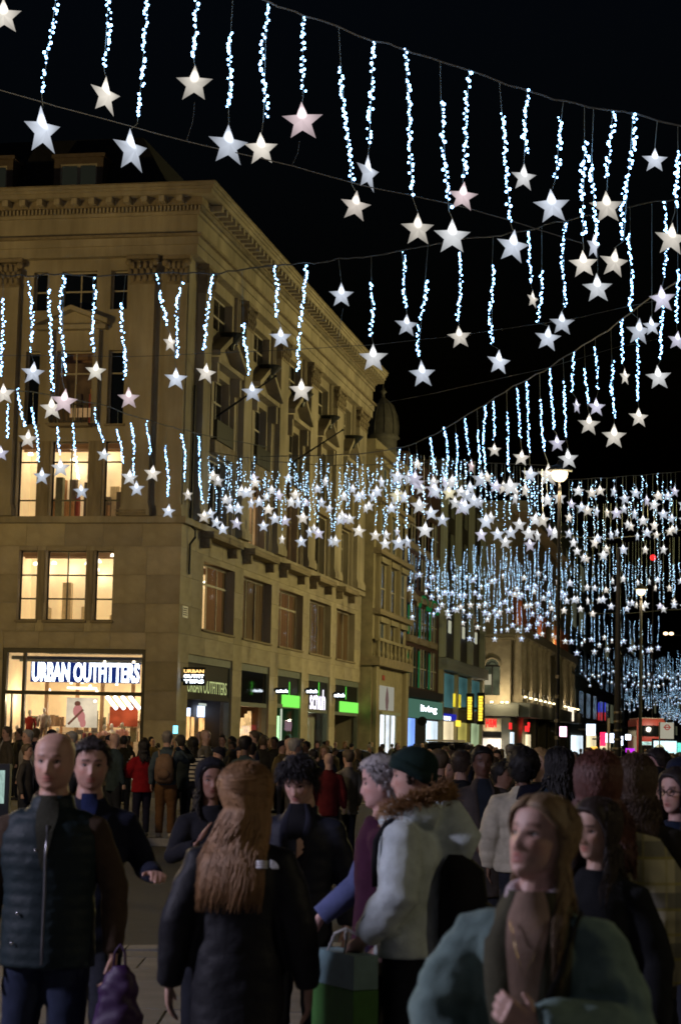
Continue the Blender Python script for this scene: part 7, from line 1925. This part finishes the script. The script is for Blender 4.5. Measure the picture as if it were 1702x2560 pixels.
t23, Q23 = person(452, 1836, 33.6, 'person in a dark slate jacket holding up a glowing phone beside the tan backpack', yaw=-165, hair=(.05, .045, .04), hstyle='short', coat=(.032, .042, .048), hem=.80, legs=(.012, .013, .02), lod=1, seed=25, armr=dict(el=(-.26, -.14, 1.30), wr=(-.10, -.30, 1.58), d=(.1, -.1, 1)), arml=dict(el=(.26, -.14, 1.30), wr=(.10, -.30, 1.56), d=(-.1, -.1, 1)))
pz = at(439, 1824, 33.2)
ph = empty('phone', pz, rad(4), 'phone with a bright cyan screen held above the heads', 'phone'); block('phone_case', ph, BLACK, -.045, .045, 0, .01, -.075, .075); block('phone_screen', ph, emit('phone_screen_cyan', (.25, .8, 1), 2.2), -.041, .041, -.004, -.001, -.068, .068)
STRIPE, st_, sp_ = newmat('striped_knit')
def _stripe():
    N = st_.nodes.new; L = st_.links.new; tc = N('ShaderNodeTexCoord'); sx = N('ShaderNodeSeparateXYZ'); L(tc.outputs['Object'], sx.inputs[0])
    m = N('ShaderNodeMath'); m.operation = 'MULTIPLY'; m.inputs[1].default_value = 12.5; L(sx.outputs['Z'], m.inputs[0])
    f = N('ShaderNodeMath'); f.operation = 'FRACT'; L(m.outputs[0], f.inputs[0]); g = N('ShaderNodeMath'); g.operation = 'LESS_THAN'; g.inputs[1].default_value = .42; L(f.outputs[0], g.inputs[0])
    mx = N('ShaderNodeMix'); mx.data_type = 'RGBA'; L(g.outputs[0], mx.inputs[0]); mx.inputs[6].default_value = (.62, .58, .50, 1); mx.inputs[7].default_value = (.018, .022, .05, 1)
    L(mx.outputs[2], sp_.inputs['Base Color']); sp_.inputs['Roughness'].default_value = .9
_stripe()
t24, Q24 = person(484, 1842, 36, 'person in a black and white striped jumper beside the slate jacket', fem=True, yaw=168, hair=(.04, .035, .025), hstyle='bob', hend=1.42, coat=(.5, .5, .45), hem=.92, puff=.03, sleeve=.02, legs=(.010, .012, .025), lod=1, seed=26)
for o in t24.children:
    if o.name.startswith('coat'): o.data.materials.clear(); o.data.materials.append(STRIPE)
person(512, 1826, 46, 'man in an open dark jacket over a white shirt looking left near the corner', yaw=-62, skin=(.5, .3, .22), hair=(.02, .015, .012), coat=(.014, .014, .02), shirt=((.62, .60, .55), .85, .10), lod=1, seed=27)
person(276, 1838, 38, 'man with short hair in a black coat looking towards the shop window', yaw=-28, skin=(.50, .30, .22), hair=(.04, .028, .02), coat=(.012, .012, .016), lod=1, seed=28)
person(312, 1838, 42, 'person in a dark olive coat with the hood down left of the red jumper', yaw=165, hair=(.03, .025, .02), coat=(.032, .030, .018), puff=.03, lod=1, seed=29)
person(583, 1873, 40, 'woman with dark hair and a rust orange scarf in the road', fem=True, yaw=150, hair=(.014, .01, .01), hstyle='bob', hend=1.42, coat=(.02, .016, .016), lod=1, seed=30)
person(622, 1862, 44, 'woman in a mustard coat with an arm stretched out', fem=True, yaw=-35, skin=(.5, .32, .25), hair=(.03, .02, .014), hstyle='long', nlocks=260, hend=1.3, coat=(.13, .085, .028), lod=1, seed=31, arml=dict(el=(.32, -.1, 1.28), wr=(.48, -.2, 1.22), d=(.9, -.3, -.1)))
t32, Q32 = person(836, 1868, 56, 'walker in a khaki parka and khaki trousers striding to the right', yaw=58, hpitch=22, skin=(.4, .25, .18), hair=(.02, .015, .012), coat=(.115, .092, .042), hem=.66, puff=.02, legs=(.17, .12, .05), shoes=(.5, .45, .35), stride=.26, lod=1, seed=32, ground=G(56))
person(675, 1845, 88, 'woman in an ankle-length black coat by the green-lit shopfront', fem=True, yaw=-160, hair=(.012, .01, .01), hstyle='bob', hend=1.42, coat=(.010, .010, .012), hem=.16, flare=.07, lod=1, seed=33)
person(652, 1848, 86, 'hooded person in black beside the ankle-length coat', yaw=160, hstyle='beanie', hatc=(.012, .012, .014), coat=(.010, .010, .011), hat=.03, lod=1, seed=34)
person(719, 1838, 80, 'tall man in a black jacket with a tan side panel before the green shop glass', yaw=125, skin=(.5, .33, .25), hair=(.02, .018, .015), coat=(.012, .013, .015), shirt=((.20, .16, .10), .82, .12), lod=1, seed=35)
person(793, 1853, 66, 'woman in a black top with her hands together facing the camera by the dark car', fem=True, yaw=5, skin=(.52, .30, .26), hair=(.015, .012, .012), hstyle='bob', hend=1.42, coat=(.012, .012, .013), lod=1, seed=36, armr=dict(el=(-.25, -.02, 1.12), wr=(-.05, -.2, 1.06), d=(.8, -.2, .1)), arml=dict(el=(.25, -.02, 1.12), wr=(.05, -.2, 1.05), d=(-.8, -.2, .1)))
person(757, 1846, 70, 'woman with long dark hair turning her head to the right before the pale blinds', fem=True, yaw=70, skin=(.48, .3, .24), hair=(.02, .013, .011), hstyle='long', nlocks=240, hend=1.3, coat=(.016, .014, .013), lod=1, seed=37)
person(47, 1826, 62, 'person in a black coat and woolly hat standing before the shop window at the left', yaw=165, hstyle='beanie', hatc=(.015, .012, .012), coat=(.012, .012, .013), hem=.6, hat=.03, lod=1, seed=38)
person(18, 1834, 60, 'person in black at the left edge before the shop door', yaw=140, hair=(.02, .015, .012), coat=(.012, .011, .012), hem=.6, lod=1, seed=39)
# ---- held things
hb = at(300, 2400, 7.75)
pb = empty('shopping_bag', hb, rad(-12), 'dark purple shopping bag hanging from the hand of the bald man', 'bag')
bm = NB(); tube(bm, [(0, 0, -.02), (0, 0, -.10), (0, 0, -.26), (.01, 0, -.36)], [(.03, .03), (.075, .05), (.115, .07), (.09, .06)], 18, flat=True); me_ = remesh(bm, .012, 2); wrinkle(me_, .016, 9, 5); link('bag_body', me_, mat('purple_plastic', (.022, .001, .040), rough=.6, var=.3), pb)
bm = NB(); tube(bm, [(-.025, 0, -.03), (-.02, 0, .03), (.0, 0, .06), (.02, 0, .03), (.025, 0, -.03)], .005, 6); piece('handle', bm, mat('purple_plastic', (0, 0, 0)), pb)
hg = at(865, 2330, 8.3)
gb = empty('shopping_bag', hg, rad(-60), 'green and pale blue shopping bag carried by the person in plum', 'bag')
bm = NB(); box(bm, -.17, .17, -.06, .06, -.62, -.22); obj('bag_body', bm, mat('green_bag', (.03, .12, .018), rough=.6, var=.35, scale=5), gb)
bm = NB(); box(bm, -.168, .168, -.058, .058, -.217, -.08); obj('bag_top', bm, mat('pale_blue_bag', (.13, .22, .24), rough=.5, var=.35, scale=6), gb)
bm = NB()
for y in (-.05, .05): tube(bm, [(-.07, y, -.09), (-.05, y * .5, -.01), (0, 0, .015), (.05, y * .5, -.01), (.07, y, -.09)], .006, 6)
piece('handle', bm, mat('bag_cord', (.4, .4, .4)), gb)
p5 = on_person(t5, 'phone', 'dark phone in the hand of the young man looking down', 'phone', (.02, -.30, 1.25)); block('phone_case', p5, BLACK, -.038, .038, -.005, .005, -.075, .075)

# ------------------------------------------------------------------ the crowd behind: one person of each kind, then copies
PROTO = []
for i, kw in enumerate((dict(hair=(.02, .015, .012)), dict(fem=True, hstyle='long', nlocks=260, hend=1.30, hair=(.05, .03, .02), hem=.62), dict(hstyle='beanie', hatc=(.02, .02, .03), puff=.03, quilt=.1, cmat='puffer'), dict(fem=True, hstyle='bob', hend=1.42, hair=(.02, .014, .012), hem=.5, flare=.03),
                        dict(hair=(.10, .07, .04), shirt=((.4, .38, .36), .95, .06), hem=.74), dict(fem=True, hstyle='bob', hend=1.36, hair=(.25, .17, .08), puff=.03), dict(hstyle='bald', skin=(.5, .32, .25), hem=.75), dict(hair=(.25, .24, .23), hem=.6),
                        dict(hair=(.012, .01, .01), skin=(.14, .08, .055), puff=.02))):
    t_, P_ = build_person('person', dict(lod=2, seed=50 + i, **kw)); PROTO.append((t_, P_))
COATS = [((.012, .012, .014), 'black'), ((.014, .018, .034), 'navy'), ((.035, .032, .024), 'dark olive'), ((.05, .045, .042), 'grey-brown'), ((.09, .075, .05), 'tan'), ((.10, .012, .014), 'dark red'), ((.03, .045, .05), 'slate'), ((.22, .20, .17), 'pale grey'), ((.14, .10, .035), 'mustard')]
HAIRN = ['short dark-haired', 'long brown-haired', 'knit-hatted', 'dark bob-haired', 'short brown-haired', 'fair-haired', 'bald', 'grey-haired', 'short black-haired']
def landmark(px, Y):
    for lim, w in ((120, 'by the clothes shop door'), (330, 'before the clothes shop window'), (470, 'before the blank corner stone'), (600, 'before the dark corner doorway'), (690, 'before the orange drape'), (770, 'before the green-lit glass'), (905, 'near the dark hatchback'), (1010, 'before the bright doorway'),
                   (1100, 'below the teal sign'), (1200, 'below the yellow signs'), (1290, 'below the red lettering'), (1420, 'near the tall lamp foot'), (1560, 'left of the red bus'), (9999, 'below the red bus')):
        if px < lim: break
    return w + (', far off' if Y > 90 else (', mid crowd' if Y > 55 else ', nearer crowd'))
first = [True] * len(PROTO)
CR = random.Random(77); seen = {}
def crowd(px, Y, kind, coat, yaw, h):
    t0, P0 = PROTO[kind]
    if first[kind]:
        first[kind] = False; t = t0; kids = list(t.children)
    else:
        t = t0.copy(); COL.objects.link(t); kids = []
        for ch in list(t0.children):
            c = ch.copy(); COL.objects.link(c); c.parent = t; kids.append(c)
    for _ in range(9):
        lb = '%s person in a %s coat %s' % (HAIRN[kind], COATS[coat][1], landmark(px, Y))
        if lb not in seen: break
        coat = (coat + 1) % 9
    seen[lb] = 1
    for c in kids:
        if c.name.startswith('coat'): c.color = (*COATS[coat][0], 1)
    p = at(px, 1850, Y); g = G(Y) - (.0 if (p - CORN).dot(UX) < 4.5 and Y > 78 else (.13 if not (32.5 < Y < 53 and p.x < -1) else 0))
    t.location = (p.x, Y, g); t.scale = (h, h, h); t.rotation_euler = (0, 0, rad(yaw))
    tag(t, lb, 'person', 'crowd along the street')
spots = []
def free(px, Y):
    p = at(px, 1850, Y); q = p - CORN; u, v = q.dot(UX), q.dot(UY)
    if u < .8 and v > -1.0: return False
    if v > -1 and u < 1.4: return False
    for c in ((p0x, p0y) for p0x, p0y in spots):
        if (c[0] - p.x) ** 2 + (c[1] - p.y) ** 2 < .55 ** 2: return False
    spots.append((p.x, p.y)); return True
def fill(n, x0, x1, Y0, Y1, hlo=.90, hhi=1.04):
    k = tries = 0
    while k < n and tries < n * 20:
        tries += 1; px = CR.uniform(x0, x1); Y = CR.uniform(Y0, Y1)
        if 74 < Y + .5 and Y < 79.5 and 740 < px < 920: continue
        if 69 < Y < 75.5 and 1060 < px < 1160: continue
        if not free(px, Y): continue
        crowd(px, Y, CR.randrange(9), CR.choices(range(9), (8, 5, 4, 3, 2.5, 1.3, 3.5, 2.2, 1.2))[0], CR.uniform(-180, 180), CR.uniform(hlo, hhi)); k += 1
fill(12, 5, 330, 58, 77)
fill(10, 330, 560, 56, 77)
fill(16, 540, 770, 60, 92)
fill(10, 770, 930, 80, 100)
fill(26, 920, 1180, 55, 130)
fill(14, 1080, 1300, 20, 50)
fill(40, 1170, 1702, 45, 140)
fill(24, 1290, 1702, 18, 40, .88, .98)
fill(8, 540, 700, 40, 55)
fill(12, 2, 310, 40, 58)
fill(7, 480, 620, 30, 46)
fill(8, 620, 900, 34, 55)
fill(9, 4, 320, 27, 40)
fill(9, 600, 900, 28, 46)
